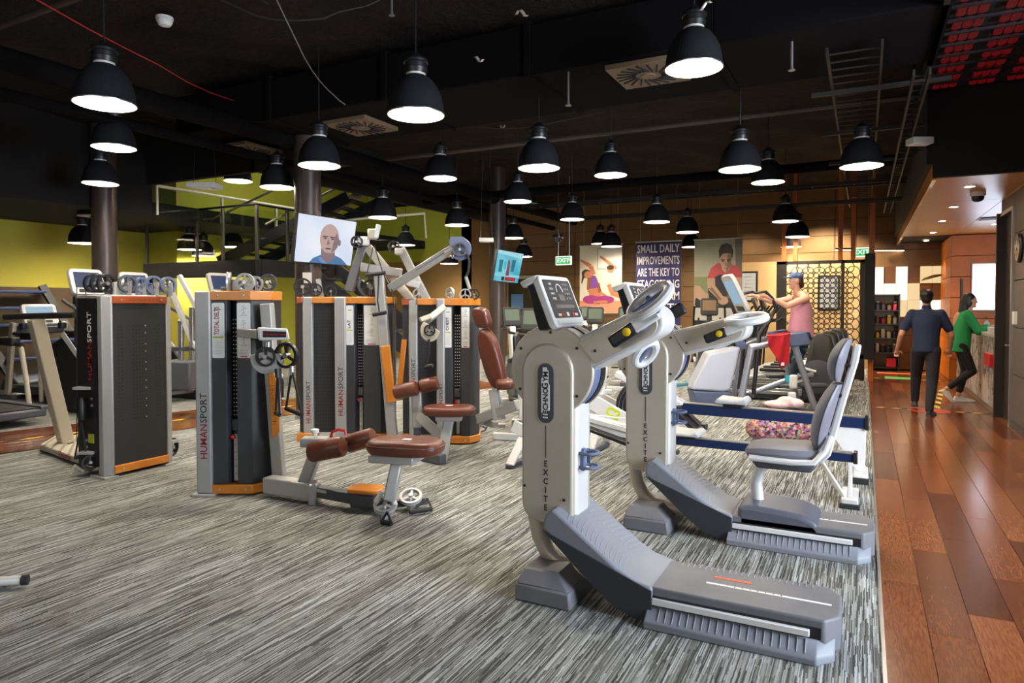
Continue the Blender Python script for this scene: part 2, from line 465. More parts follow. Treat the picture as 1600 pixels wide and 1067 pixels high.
# dark door in the right wall
dr = MB().box(1.7, 1.76, 10.5, 11.38, 0, 2.73).build('door_1', mat('dark_door', '1E1916', .5)); struct(dr)
MB().box(1.63, 1.7, 10.45, 10.5, 0, 2.78).build('door_frame', steel, dr); MB().box(1.63, 1.7, 10.5, 11.4, 2.73, 2.78).build('door_frame', steel, dr)
MB().box(1.6, 1.75, 11.34, 11.42, 0, 2.78).build('door_jamb', mat('dark_jamb', '2A221D', .5), dr)
h = MB().cyl((1.7, 10.62, 1.02), (1.62, 10.62, 1.02), .012).cyl((1.63, 10.62, 1.02), (1.63, 10.76, 1.02), .01).build('door_handle', steel, dr)
sw = MB().box(1.62, 1.66, 10.18, 10.3, 1.3, 1.46).build('door_intercom', wht, None, .006); tag(sw, 'small white intercom box on the grey wall beside the dark door', 'intercom')
ck = thing('wall_clock', 'dark oval clock on the grey wall right of the door', 'clock', (1.655, 10.05, 2.22))
MB().lathe([(.17, 0), (.18, .02), (.165, .035)], (1.655, 10.05, 2.22), (-1, 0, 0), 28).build('case', blk, ck); MB().lathe([(.15, 0), (.15, .002)], (1.618, 10.05, 2.22), (-1, 0, 0), 28).build('clock_face', mat('clock_face', '2C2C2E', .2), ck)
MB().beam((1.612, 10.05, 2.22), (1.612, 10.05, 2.31), .01, .003, (1, 0, 0)).build('hand', wht, ck); MB().beam((1.612, 10.05, 2.22), (1.612, 10.11, 2.19), .012, .003, (1, 0, 0)).build('hand', wht, ck)
# ---- timber soffit over the reception
sof = mat('honey_timber_soffit', 'BC7E34', .36, 0, .1, 3, 0, .6)
so = MB().box(.68, 4, 8.98, 18.4, 2.97, 3.1).build('ceiling', blkm); struct(so); so['label'] = 'lowered timber soffit above the reception counter'
for y0, y1 in ((8.98, 11.1), (11.11, 13.5), (13.51, 16.4)):
    for x0, x1 in ((.7, 1.64), (1.645, 4)): MB().box(x0, x1, y0, y1, 2.95, 2.97).build('soffit_panel', sof, so, .002, 0, seg=1)
MB().box(.66, .7, 8.96, 18.4, 2.93, 3.1).build('soffit_trim', orng, so)
o = MB().box(.66, 4, 8.9, 8.98, 2.95, 4.4).build('wall_right', blkm); struct(o); o['label'] = 'black bulkhead above the timber soffit'
o = MB().box(.6, .66, 8.9, 18.4, 3.1, 4.4).build('wall_right', blkm); struct(o)
warm = emit('warm_downlight', 'FFE2B8', 30)
dl0 = None
for i, (px, py) in enumerate(((1515, 291), (1490, 323), (1472, 345), (1458, 363), (1447, 376), (1555, 350), (1533, 366))):
    q = G(px, py, 2.95)
    if dl0 is None:
        dl0 = thing('downlight', '', 'ceiling light', q, 0, 'downlights in the timber soffit')
        MB().lathe([(.05, -.002), (.065, -.008), (.07, 0), (.05, .0)], q, n=20, cap=False).build('trim_ring', wht, dl0)
        MB().lathe([(.048, -.006), (.048, -.004)], q, n=20).build('lens', warm, dl0); d = dl0
    else: d = dup(dl0, q)
    d['label'] = ['round downlight nearest in the timber soffit, left of the dome camera', 'second round downlight along the soffit edge', 'third round downlight along the soffit edge', 'fourth round downlight along the soffit edge', 'farthest round downlight along the soffit edge', 'round downlight over the counter beyond the air grille', 'round downlight over the counter just before the orange wall'][i]
    spot('downlight_beam', q - V((0, 0, .03)), 28 if i < 5 else 70, (1, .72, .42), 95, .05)
# orange timber wall behind the counter
ow_ = MB().box(1.57, 4, 16.42, 16.6, 0, 2.95).box(1.57, 1.7, 16.6, 18.4, 0, 2.95).build('wall_right', mat('board_gap', '2A1206', .8)); struct(ow_); ow_['label'] = 'orange timber wall behind the counter'
ob = mat('orange_timber_board', 'C86C10', .45, 0, .18, 5)
for r in range(7):
    z0 = r * .42 + .005
    MB().box(1.56, 4, 16.4, 16.42, z0, z0 + .41).build('board', ob, ow_, .003, 0, seg=1)
    MB().box(1.55, 1.57, 16.4, 18.4, z0, z0 + .41).build('board', ob, ow_, .003, 0, seg=1)
# ================================================================== CEILING
ce = MB()
def ceil_fn(x0, x1, y0, y1):
    def f(u, v):
        x, y = x0 + u * (x1 - x0), y0 + v * (y1 - y0)
        return (x, y, 4.42 + .03 * math.sin(x * 2.1 + y * .7) + .025 * math.sin(y * 3.3 + x) + .02 * math.sin(x * 5.1 - y * 4.3))
    return f
ce.grid(ceil_fn(-8.4, 4.6, -4, 18.5), 60, 70); ce.grid(ceil_fn(-11.02, -8.4, -4, 7.62), 12, 36)
ce = ce.build('ceiling', black_c); struct(ce)
o = MB().box(-16, -11, -4, 16, 3.1, 3.32).box(-11.02, -10.98, -4, 7.7, 3.1, 4.5).box(-11, -8.4, 7.6, 7.7, 3.6, 4.5).box(-8.45, -8.38, 7.6, 16, 3.6, 4.5).build('ceiling', mat('black_bulkhead', '0C0B0A', .9)); struct(o); o['label'] = 'black upper floor edge and bulkheads around the stair void'
o = MB().box(-13.2, -8.4, 7.6, 16.2, 5.6, 5.7).build('ceiling', wht); struct(o); o['label'] = 'ceiling of the upper storey above the stairs'
area('upper_storey_light', (-10.6, 11.5, 5.5), (-11, 12, 2), 2.2, 3.5, 60, (1, .97, .8))
# ducts, pipes and cables
def pipe(name, pts, r, m, label, cat, n=10, group=None):
    t = MB().tube(pts, r, n).build(name, m); tag(t, label, cat, group); return t
dt = thing('air_duct', 'large black rectangular air duct across the ceiling', 'duct', (-3, 6.8, 3.8))
for i in range(5):
    x0 = -8.2 + i * 1.75; MB().box(x0, x0 + 1.72, 6.1, 7.5, 3.8, 4.3).build('duct_section', black_d, dt, .02); 
    MB().box(x0 + 1.7, x0 + 1.76, 6.07, 7.53, 3.78, 4.32).build('flange', black_d, dt)
def diffuser(c, label, s=.33):
    t = thing('air_diffuser', label, 'air vent', c, 0, 'swirl diffusers under the duct')
    dm = mat('diffuser_beige', '6E5C48', .6)
    MB().box(c[0] - s, c[0] + s, c[1] - s, c[1] + s, c[2], c[2] + .05).build('face_plate', dm, t, .006)
    b = MB()
    for i in range(20):
        a = 2 * PI * i / 20; u = V((math.cos(a), math.sin(a), 0)); k = V((-u.y, u.x, 0))
        p = V(c) + u * .12 + k * .03; q = V(c) + u * (s * .92) - k * .03
        b.beam(p - V((0, 0, .004)), q - V((0, 0, .004)), .016, .01)
    b.build('swirl_slots', blkm, t)
    MB().lathe([(.07, -.012), (.07, 0)], c, n=20).build('hub', dm, t)
diffuser((-5.62, 6.78, 3.75), 'square swirl air diffuser at upper centre, behind a large pendant lamp')
diffuser((-1.87, 6.5, 3.75), 'square swirl air diffuser beside the topmost right pendant lamp')
diffuser((-7.75, 6.9, 3.7), 'square swirl air diffuser at upper left above the stairs')
grp = 'black pipes under the ceiling'
pipe('ceiling_pipe', [(-6.9, .5, 3.75), (-6.9, 7.5, 3.75), (-6.9, 17, 3.75)], .11, black_d, 'thick black pipe running into the depth at upper left', 'pipe', 14, grp)
pipe('ceiling_pipe', [(-7.5, .5, 3.6), (-7.5, 17, 3.6)], .06, black_d, 'thinner black pipe beside the thick one at upper left', 'pipe', 10, grp)
pipe('ceiling_pipe', [(-9.5, 3.6, 4.15), (2.5, 3.35, 4.15)], .028, mat('dull_conduit', '4A4038', .6, .3), 'thin grey conduit crossing the ceiling above the front lamps', 'pipe', 8, grp)
pipe('ceiling_pipe', [(-9.5, 9.4, 4.0), (.5, 9.4, 4.0)], .035, mat('dull_conduit', '4A4038'), 'thin conduit crossing the ceiling behind the duct', 'pipe', 8, grp)
pipe('ceiling_pipe', [(-9.3, 12.2, 3.75), (.5, 12.0, 3.75)], .08, black_d, 'far black pipe across the ceiling', 'pipe', 10, grp)
redc = mat('red_cable', 'A81C20', .5)
def sag(p, q, s, n=10, wob=.03):
    p, q = V(p), V(q)
    return [p + (q - p) * (i / n) + V((random.uniform(-wob, wob), random.uniform(-wob, wob), -s * math.sin(PI * i / n) + random.uniform(-wob, wob) * .5)) for i in range(n + 1)]
pipe('ceiling_cable', sag((-5.4, 1.8, 4.1), (-7.3, 6.6, 4.15), .12), .006, redc, 'thin red cable strung across the ceiling at upper left', 'cable', 6)
darkc = mat('dark_cable', '15110E', .7)
for i, (p, q, s) in enumerate((((-4.5, 2.5, 4.35), (-3.2, 4.5, 4.35), .25), ((-3.9, 3.2, 4.35), (-4.9, 4.6, 4.3), .2), ((-3.0, 3.0, 4.3), (-1.8, 5.3, 4.2), .22), ((-5.2, 3.8, 4.35), (-3.9, 5.0, 4.3), .3), ((-1.5, 3.9, 4.3), (-.4, 5.2, 4.2), .2), ((-2.0, 7.2, 4.3), (-.2, 8.6, 4.2), .25), ((-5.8, 7.5, 4.3), (-3.2, 9.0, 4.2), .3))):
    pipe('ceiling_cable', sag(p, q, s), .008, darkc, 'loose dark cable ' + ['nearest the centre top', 'left of the large centre lamp', 'right of the large centre lamp', 'looping over the upper left ceiling', 'left of the topmost right lamp', 'behind the topmost right lamp', 'beyond the duct at centre'][i], 'cable', 6, 'loose dark ceiling cables')
pipe('ceiling_cable', sag((-4.35, 4.1, 4.2), (-4.75, 5.5, 3.6), .2, 10, .01), .006, mat('pale_cable', '6A625A', .6), 'pale cable drooping from the conduit to the duct', 'cable', 6)
# insulation scraps on the ceiling
foil = mat('torn_foil', 'B8AE9E', .4, .3)
for i, (px, py, z) in enumerate(((815, 17, 4.3), (748, 89, 3.9), (785, 196, 3.9), (450, 218, 4.2), (1100, 5, 4.3), (1352, 236, 4.2))):
    q = G(px, py, 4.43)
    if 5.9 < q.y < 7.6: q = G(px, py, 3.8)
    b = MB()
    b.grid(lambda u, v: (q.x + (u - .5) * .09 + .02 * math.sin(v * 6), q.y + (v - .5) * .05, q.z - .03 + .03 * math.sin(u * 5 + i) + .02 * v), 5, 3)
    tag(b.build('foil_scrap', foil, None, 0, 35, thick=.002), 'torn scrap of pale foil ' + ['at the top edge, right of centre', 'left of the duct, right of the large centre lamp', 'under the duct right of centre', 'at left above the middle column', 'at the top edge above the right lamps', 'at right beside the cable tray'][i], 'foil', 'foil scraps on the ceiling')
# smoke detectors and sprinklers
def detector(p, s, label):
    t = thing('smoke_detector', label, 'smoke detector', p)
    MB().lathe([(.06 * s, .0), (.06 * s, -.02 * s), (.05 * s, -.022 * s)], p, n=20).build('base', wht, t)
    MB().lathe([(.05 * s, -.02 * s), (.055 * s, -.035 * s), (.04 * s, -.06 * s), (.015 * s, -.068 * s)], p, n=20).build('sensor_head', wht, t)
detector(G(257, 27, 4.38), 1.35, 'round white smoke detector at upper left')
detector(G(231, 238, 4.38), 1.2, 'small distant smoke detector above the stair glass')
for (px, py, z, lb) in ((888, 158, 3.52, 'sprinkler head under the duct at upper centre'), (1237, 102, 3.6, 'sprinkler head right of the topmost right pendant lamp'), (612, 17, 4.3, 'small reddish sprinkler on the ceiling at top centre')):
    q = G(px, py, z); t = thing('sprinkler', lb, 'sprinkler', q)
    MB().cyl(q, (q.x, q.y, 3.82 if 6.1 < q.y < 7.5 else 4.45), .012, 8).build('pipe_drop', steel, t); MB().lathe([(.012, 0), (.016, -.03), (.03, -.04), (.03, -.045)], q, n=12).build('head', steel, t)
# ladder cable trays at upper right
def tray(p, q, wd, label):
    p, q = V(p), V(q); t = thing('cable_tray', label, 'cable tray', p); d = (q - p).normalized(); s = V((-d.y, d.x, 0)) * wd / 2
    tm = mat('tray_steel', '322E2C', .5, .5)
    for k in (-1, 1): MB().beam(p + s * k, q + s * k, .02, .06).build('side_rail', tm, t)
    n = int((q - p).length / .22); b = MB()
    for i in range(n): c = p + d * (i + .5) * (q - p).length / n; b.beam(c - s, c + s, .012, .012)
    b.build('rungs', tm, t)['kind'] = 'stuff'
tray((-.1, 6.5, 3.72), (-.1, 17, 3.72), .42, 'wire cable tray running into the depth at upper right')
tray((.42, 6.9, 3.55), (.42, 17, 3.55), .12, 'narrow cable tray under the red ceiling panels')
tray((-6.5, 13.2, 3.62), (.6, 13.2, 3.62), .3, 'long cable tray crossing in front of the far wall')
tray((-6.0, 14.6, 3.5), (.6, 14.6, 3.5), .2, 'farthest cable tray crossing before the lattice screen')
for i, y in enumerate((7.6, 9.4, 11.4)):
    o = MB().box(-.5, .7, y - .02, y + .02, 3.64, 3.68).build('tray_bracket', mat('tray_steel', '322E2C')); tag(o, ['nearest', 'middle', 'farthest'][i] + ' strut bracket carrying the wire cable tray', 'bracket', 'tray brackets')
# grid of red panels between black slats
rg = thing('red_ceiling_grid', 'grid of red ribbed tiles between black slats at upper right', 'ceiling grid', (1, 8, 4.05))
red_glow = emit('red_tile_glow', 'B0141C', .09); rp = None  # faint glow put into the tile colour, since little light reaches them
RY = [8.6 - i * .3 for i in range(11)]
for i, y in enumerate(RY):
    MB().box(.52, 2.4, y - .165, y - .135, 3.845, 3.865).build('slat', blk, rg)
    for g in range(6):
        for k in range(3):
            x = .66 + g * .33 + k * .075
            if rp is None: rp = o = MB().prism(rrect(-.032, .032, -.11, .11, .03, 3), -.012, .012, 'z').build('red_tile', red_glow, rg, .004, 35, seg=1)
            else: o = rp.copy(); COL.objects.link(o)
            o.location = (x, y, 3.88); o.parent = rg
MB().box(.5, .54, 5.3, 8.8, 3.78, 3.85).build('edge_rail', mat('tray_steel', '322E2C'), rg); MB().box(.5, 2.5, 5.3, 8.85, 3.91, 3.94).build('backing', blkm, rg)
gt = mat('green_tube', '4FB57A', .4); 
for i in range(4): MB().cyl((1.9, 8.3 - i * .3, 3.86), (1.9, 8.46 - i * .3, 3.86), .014, 8).build('green_tube', gt, rg)
for (px, py, z, sx, lb) in ((1437, 221, 3.3, .11, 'white emergency light box hanging at upper right'), (320, 291, 3.2, .2, 'white emergency light box hanging above the stair glass'), (760, 375, 2.7, .13, 'white emergency light box hanging left of the small screen')):
    q = G(px, py, z) if py < 300 else P(px, py, 12.5); t = thing('emergency_light', lb, 'emergency light', q, YAW)
    r = RT * sx; f = HD * sx * .7
    MB().obox(q, r, f, (0, 0, .035)).build('housing', wht, t, .006); MB().obox(q - V((0, 0, .037)), r * .4, f * .4, (0, 0, .004)).build('lamp_lens', paper, t)
    for k in (-.8, .8): MB().cyl(q + r * k + V((0, 0, .03)), q + r * k * .6 + V((0, 0, 4.4 - q.z)), .004, 5).build('hanging_wire', blk, t)
dm = PX(1451, 303, 1.05) if False else G(1528, 300, 2.95)
t = thing('dome_camera', 'white dome security camera under the timber soffit', 'security camera', dm)
MB().lathe([(.085, 0), (.085, -.05), (.08, -.055)], dm, n=24).build('housing', wht, t); MB().lathe([(.07, -.055), (.066, -.09), (.045, -.115), (.01, -.125)], dm, n=24).build('dome', blk, t)
q = G(1551, 341, 2.945); t = thing('air_grille', 'small slatted air grille in the timber soffit', 'air vent', q)
MB().box(q.x - .2, q.x + .2, q.y - .2, q.y + .2, 2.94, 2.95).build('frame', greyd, t)
for i in range(7): MB().box(q.x - .17, q.x + .17, q.y - .17 + i * .05, q.y - .145 + i * .05, 2.93, 2.945).build('slat', mat('tray_steel', '322E2C'), t)
q = P(872, 371, 14); t = thing('dome_camera', 'dark dome security camera hanging before the far wall', 'security camera', q)
MB().cyl(q + V((0, 0, .05)), q + V((0, 0, 4.4 - q.z)), .012, 6).build('drop_rod', blk, t); MB().lathe([(.1, .06), (.12, .02), (.12, 0)], q, n=20).build('housing', blk, t); MB().lathe([(.1, 0), (.09, -.06), (.05, -.1), (.01, -.11)], q, n=20).build('dome', mat('dome_gloss', '2A2A2C', .08), t)
# ---- pendant lamps
shade_m = mat('black_ribbed_shade', '16161B', .8, 0, .15, 14, 0, .3)
refl = emit('lamp_opening_glow', 'FFF1DC', LAMP_STRENGTH)
inner_m = mat('lamp_inner_white', 'F4F0E8', .4)
LAMPS = [(164, 163, 103, 'largest pendant lamp at far left'), (178, 231, 73, 'second pendant lamp down at far left'), (157, 287, 60, 'third pendant lamp down at far left'), (145, 338, 50, 'pendant lamp in front of the left column, above two smaller ones'), (151, 361, 44, 'pendant lamp close against the left column'), (129, 380, 35, 'lowest small pendant lamp left of the left column'),
 (296, 390, 32, 'pendant lamp behind the stair landing glass'), (364, 386, 32, 'pendant lamp under the stairs seen behind glass'), (318, 400, 22, 'smallest pendant lamp low behind the landing glass'), (372, 283, 45, 'pendant lamp before the upper stair glass, left one of two'), (433, 293, 54, 'pendant lamp before the upper stair glass, right one of two'), (499, 259, 67, 'pendant lamp in front of the middle column'),
 (650, 180, 89, 'large pendant lamp at upper centre'), (688, 279, 52, 'pendant lamp straight below the large upper centre one'), (842, 263, 65, 'pendant lamp right of centre with a smaller one below it'), (809, 315, 43, 'smaller pendant lamp down left of a larger one at centre'), (954, 274, 51, 'pendant lamp alone right of centre, under the duct'), (1084, 107, 91, 'topmost large pendant lamp at upper right'),
 (1156, 265, 67, 'pendant lamp overlapping a smaller one at right'), (1200, 285, 53, 'smaller pendant lamp half behind a larger one at right'), (1346, 260, 70, 'rightmost pendant lamp near the timber soffit'), (598, 340, 45, 'pendant lamp right of the large portrait screen'), (714, 352, 38, 'pendant lamp above the far end of the cable arm'), (634, 383, 30, 'pendant lamp behind the grey machine arms'), (702, 412, 25, 'low far pendant lamp under the cable arm'),
 (894, 343, 38, 'pendant lamp above the exit sign'), (802, 372, 32, 'pendant lamp just above the small screen'), (818, 401, 22, 'dark pendant lamp behind the small screen'), (1026, 347, 41, 'pendant lamp above the purple banner'), (1074, 363, 36, 'pendant lamp between the purple banner and the red shirt poster, upper one'), (1080, 386, 30, 'pendant lamp between the purple banner and the red shirt poster, lower one'), (955, 385, 32, 'pendant lamp before the yoga poster'), (938, 381, 25, 'small dark pendant lamp at the top of the yoga poster'),
 (1227, 346, 42, 'upper pendant lamp of three before the orange posts'), (1246, 370, 38, 'middle pendant lamp of three before the orange posts'), (1236, 386, 32, 'lowest pendant lamp of three before the orange posts')]
RAD = .23
def lamp_proto(c):
    t = thing('pendant_lamp', 'x', 'pendant lamp', c, 0, 'black ribbed pendant lamps')
    b = MB(); n = 96; x, y, d = V((1, 0, 0)), V((0, 1, 0)), V((0, 0, 1)); rs = []
    prof = [(.23, 0), (.228, .012), (.218, .03), (.214, .08), (.2, .15), (.17, .22), (.125, .28), (.075, .315)]
    for k, (r, h) in enumerate(prof):
        rs.append([V(c) + V((math.cos(2 * PI * i / n), math.sin(2 * PI * i / n), 0)) * (r * (1 + (.03 if i % 2 and k > 1 else 0))) + V((0, 0, h)) for i in range(n)])
    b.rings(rs, False).build('shade', shade_m, t, 0, 60)
    MB().lathe([(.226, .0), (.212, .03), (.206, .08), (.192, .15), (.16, .22), (.118, .275), (.07, .31)], c, n=48, cap=False).build('inner_reflector', inner_m, t)
    MB().lathe([(.224, -.002), (.231, -.004), (.233, .006), (.226, .012), (.224, -.002)], c, n=48, cap=False).build('rim', steel, t)
    MB().lathe([(.19, .1), (.19, .102)], c, n=32).build('diffuser', refl, t)
    MB().lathe([(.078, .312), (.078, .33)], c, n=24).build('neck_ring', mat('neck_glow_ring', 'E8E4DC', .3, .3), t)
    MB().lathe([(.088, .33), (.095, .37), (.09, .375), (.09, .41), (.1, .415), (.1, .435), (.085, .45), (.05, .47), (.02, .5)], c, n=24).build('lamp_holder', blk, t)
    MB().cyl(V(c) + V((0, 0, .49)), V(c) + V((0, 0, 4.4 - c[2])), .007, 6).build('cable', blk, t)
    return t
lp0 = None
for px, py, wd, lb in LAMPS:
    th = math.atan(abs(px - 800) / 1067)
    d = 1067 * RAD * 2 / (wd * math.cos(th)) if wd > 40 else 1067 * RAD * 2 / (wd * math.cos(th)) 
    d = min(d, 17.6); q = P(px, py, d)
    while q.x < -12.7 or q.y > 17.9 or (q.x < -9.5 and q.y > 15.6) or (-11.3 < q.x < -8.1 and 7.3 < q.y < 8 and q.z > 3): d *= .97; q = P(px, py, d)
    top = 3.82 if (6.05 < q.y < 7.55 and -8.2 < q.x < .5) else 3.1 if q.x < -11 else 5.6 if (q.x < -8.4 and q.y > 7.7) else 4.45
    if lp0 is None: lp0 = t = lamp_proto(q)
    else:
        t = dup(lp0, q)
        for ch in t.children:
            if ch.name.startswith('cable'):
                ch.data = ch.data.copy()
                for v in ch.data.vertices:
                    if v.co.z > .5: v.co.z = max(top - q.z, .52)
    t['label'] = 'black ribbed pendant ' + lb.replace('pendant lamp', 'lamp')
# ================================================================== UPPER-BODY ERGOMETER AND RECUMBENT BIKE (front right)
def ring_xyz(c, a, b, r, m=24, n=8):
    c, a, b = V(c), V(a), V(b)
    return [c + a * math.cos(2 * PI * i / m) + b * math.sin(2 * PI * i / m) for i in range(m)]
panel_m = warm_silver
stepm = mat('worn_grey_step', '6A6B70', .55, 0, .22, 7, .15)
rampm = mat('grey_ramp', '7C8088', .5, 0, .1, 7, .1)
def cardio_column(o, arm_deg, crank, near_ring, far_ring, arm_len):
    X, Y = o.location.x, o.location.y
    def L(x, y, z): return V((X + x, Y + y, z))
    def pr(pts, y0, y1): return MB().solid([L(u, y0, v) for u, v in pts], [L(u, y1, v) for u, v in pts])
    # column with its two side plates
    arch = [(-.152, .6)] + arc(-.04, .48, .112, 180, 270, 5, .1) + arc(.105, .42, .045, 270, 360, 4) + arc(0, 1.19, .152, 0, 180, 14)
    arch2 = [(u * .985 + .004, v) for u, v in arch]
    body = [(-.14, .58)] + arc(-.03, .47, .11, 180, 270, 4, .1) + arc(.11, .42, .05, 270, 360, 4) + [(.165, 1.0), (.14, 1.15)] + arc(0, 1.19, .145, 20, 180, 10)
    pr(body, -.1, .1).build('column', silver, o, .03, seg=4)
    for sd in (-1, 1):
        pr(arch2, sd * .085, sd * .132).build('side_plate', panel_m, o, .014, label='silver side plate with warm light put into its colour', seg=3)
        disc = arc(.02, 1.2, .24, 0, 360, 47)[:-1]
        pr(disc, sd * .086, sd * .116).build('hub_plate', panel_m, o, .008, seg=2)
    MB().lathe([(.225, -.088), (.232, -.04), (.232, .04), (.225, .088)], L(.02, 0, 1.2), (0, 1, 0), 48).build('hub_drum', bluep, o)
    MB().lathe([(.2, .02), (.238, .02), (.238, .085), (.2, .085)], L(.02, 0, 1.2), (0, 1, 0), 48).build('drum_edge', blk, o)
    for k, (x, z) in enumerate(((.02, 1.4), (-.155, 1.31), (.17, 1.32), (-.16, 1.09), (.17, 1.07), (-.125, .57), (.105, .52))):
        yy = -.1175 if k < 5 else -.1335
        MB().lathe([(.008, 0), (.008, .003), (.004, .004)], L(x, yy, z), (0, -1, 0), 10).build('screw', blk, o)
    # badge and lettering on the near plate
    yb = -.1335
    bd = pr(arc(.0, 1.19, .047, 0, 180, 8) + arc(0, .965, .047, 180, 360, 8), yb, yb - .004).build('badge', greyd, o, .001)
    pl = [(-.024, .945), (.012, .945), (.012, .985), (.024, .985), (.024, 1.12), (.016, 1.135), (.016, 1.2), (.008, 1.2), (.008, 1.215), (-.016, 1.215), (-.016, 1.165), (-.024, 1.155)]
    pr(pl, yb - .004, yb - .006).build('badge_plate', paper, bd)
    text('badge_lettering', 'T', .052, inkb, bd, L(-.001, yb - .0068, .957), (0, 0, 1), (-1, 0, 0), .0006, 1, bold=.001)
    text('badge_lettering', 'ECHNO', .04, inkb, bd, L(.003, yb - .0068, 1.037), (0, 0, 1), (-1, 0, 0), .0006, .98, bold=.001)
    text('badge_lettering', 'G', .052, inkb, bd, L(.0, yb - .0068, 1.117), (0, 0, 1), (-1, 0, 0), .0006, .9, bold=.001)
    text('badge_lettering', 'YM', .04, inkb, bd, L(.003, yb - .0068, 1.167), (0, 0, 1), (-1, 0, 0), .0006, .98, bold=.001)
    pr([(-.002, .735), (.002, .735), (.002, .905), (-.002, .905)], yb, yb - .001).build('badge_line', inkb, o)
    for i, ch in enumerate('EXCITE'):
        text('lettering', ch, .046, inkb, o, L(0, yb - .0005, .7 - i * .047), (1, 0, 0), (0, 0, 1), .0006, .9, bold=.0008)
    # curved stem and cross foot
    st = [(-.1, .6), (-.115, .48), (-.118, .36), (-.095, .26), (-.05, .18), (.02, .13), (.12, .115), (.34, .105)]
    MB().tube([L(x, 0, z) for x, z in st], .046, 14).build('stem', warm_silver, o)
    ft = MB().solid([L(x, y, 0) for x, y in ((-.115, -.275), (.2, -.275), (.2, .275), (-.115, .275))], [L(x, y, .09) for x, y in ((-.115, -.275), (.19, -.27), (.19, .27), (-.115, .275))])
    ft.build('cross_foot', stepm, o, .012)
    MB().solid([L(x, y, .088) for x, y in ((-.112, -.272), (.186, -.266), (.186, .266), (-.112, .272))], [L(x, y, .155) for x, y in ((-.095, -.2), (.1, -.2), (.1, .2), (-.095, .2))]).build('foot_cover', stepm, o, .01)
    # ramp and rail platform
    ramp = [(.015, .385), (.03, .45), (.07, .488), (.1, .475), (.42, .245), (.5, .2), (.58, .182), (.6, .178), (.6, .02), (.52, .02), (.42, .06), (.3, .15)]
    rp = pr(ramp, -.215, .215).build('ramp', rampm, o, .014, seg=3)
    pr([(.02, .375), (.6, .165), (.6, .015), (.52, .015), (.41, .05), (.29, .14)], -.222, -.214).build('ramp_side', mat('ramp_edge_charcoal', '2C2E34', .55), rp, .002)
    b = MB()
    for i in range(13):
        t = i / 12; x, z = .13 + t * .3, .455 - t * .215
        for sd in (-1, 1):
            pts = [L(x + .02 * (k / 5) ** 2, sd * (.045 + .028 * k), .476 - (x + .02 * (k / 5) ** 2 - .1) * .719) for k in range(6)]
            b.tube(pts, .0028, 5)
    b.build('tread_ridges', mat('ridge_grey', '8E9198', .5), rp)['kind'] = 'stuff'
    pf = MB()
    outline = [(.575, -.2), (1.36, -.2), (1.42, -.12), (1.42, .12), (1.36, .2), (.575, .2)]
    pf.solid([L(x, y, .02) for x, y in outline], [L(x, y, .176) for x, y in outline]).build('platform', stepm, o, .012, seg=3)
    for sd in (-1, 1):
        pr([(.6, .098), (1.3, .098), (1.3, .128), (.6, .128)], sd * .2, sd * .222).build('slide_rail', wht, o, .004, label='bright metal slide rail')
        pr([(.585, .088), (1.345, .088), (1.345, .138), (.585, .138)], sd * .19, sd * .203).build('rail_slot', blk, o)
        q = [(-.275, 0), (-.275, .03), (-.262, .045), (-.2, .088), (-.15, .088), (-.15, 0)]
        ends = [(.575, 0), (1.33, 0), (1.42, .07)]
        A = [L(.575, -y * -sd * -1 if sd < 0 else -y, z) for y, z in q]
        A = [L(.575, (y if sd < 0 else -y), z) for y, z in q]; B = [L(1.33, (y if sd < 0 else -y), z) for y, z in q]
        Cc = [L(1.4, (y * .72 if sd < 0 else -y * .72), z) for y, z in q]
        MB().rings([A, B, Cc]).build('side_step', rampm, o, .006)
        b = MB()
        for i in range(20):
            x = .64 + i * .034
            b.tube([L(x, sd * .264, .044), L(x, sd * .235, .0665), L(x, sd * .207, .087)], .0028, 5)
        b.build('step_ridges', mat('ridge_grey', '8E9198', .5), o)['kind'] = 'stuff'
    b = MB()
    for i in range(22):
        x = .66 + i * .03; b.tube([L(x, .14, .177), L(x, .19, .177)], .0025, 5)
    b.build('platform_ridges', mat('ridge_grey', '8E9198'), o)['kind'] = 'stuff'
    pr([(.82, .1755), (1.38, .1755), (1.38, .178), (.82, .178)], -.03, -.012).build('scale_strip', paper, o)
    pr([(.84, .1755), (1.02, .1755), (1.02, .178), (.84, .178)], .055, .08).build('warning_strip', mat('strip_orange', 'C9572E', .5), o)
    for i in range(8): text('scale_number', str(i + 1), .016, inkb, o, L(.92 + i * .035, -.021, .1785), (1, 0, 0), (0, 1, 0), .0004)
    # arm
    a = math.radians(arm_deg); ux, uz = math.cos(a), math.sin(a)
    c0 = (.15, 1.26)
    def A_(s, t): return (c0[0] + ux * s - uz * t, c0[1] + uz * s + ux * t)
    prof = [A_(.04, -.095), A_(arm_len, -.085)] + [A_(arm_len + .085 * math.sin(math.radians(k)), -.085 * math.cos(math.radians(k))) for k in range(15, 180, 15)] + [A_(arm_len, .085), A_(.0, .095)]
    pr(prof, -.115, .115).build('arm', silver, o, .018, seg=3)
    ap = [A_(.1, -.07), A_(arm_len - .02, -.07)] + [A_(arm_len - .02 + .07 * math.sin(math.radians(k)), -.07 * math.cos(math.radians(k))) for k in range(20, 180, 20)] + [A_(arm_len - .02, .07), A_(.06, .07)]
    pr(ap, -.114, -.12).build('arm_plate', panel_m, o, .003)
    sc = A_(.13, -.01); MB().lathe([(.008, 0), (.008, .003)], L(sc[0], -.12, sc[1]), (0, -1, 0), 10).build('screw', blk, o)
    pv = A_(arm_len - .03, .0)
    MB().cyl(L(pv[0], -.19, pv[1]), L(pv[0], .19, pv[1]), .032, 16).build('crank_axle', bluep, o)
    ck = math.radians(crank); kx, kz = math.cos(ck), math.sin(ck)
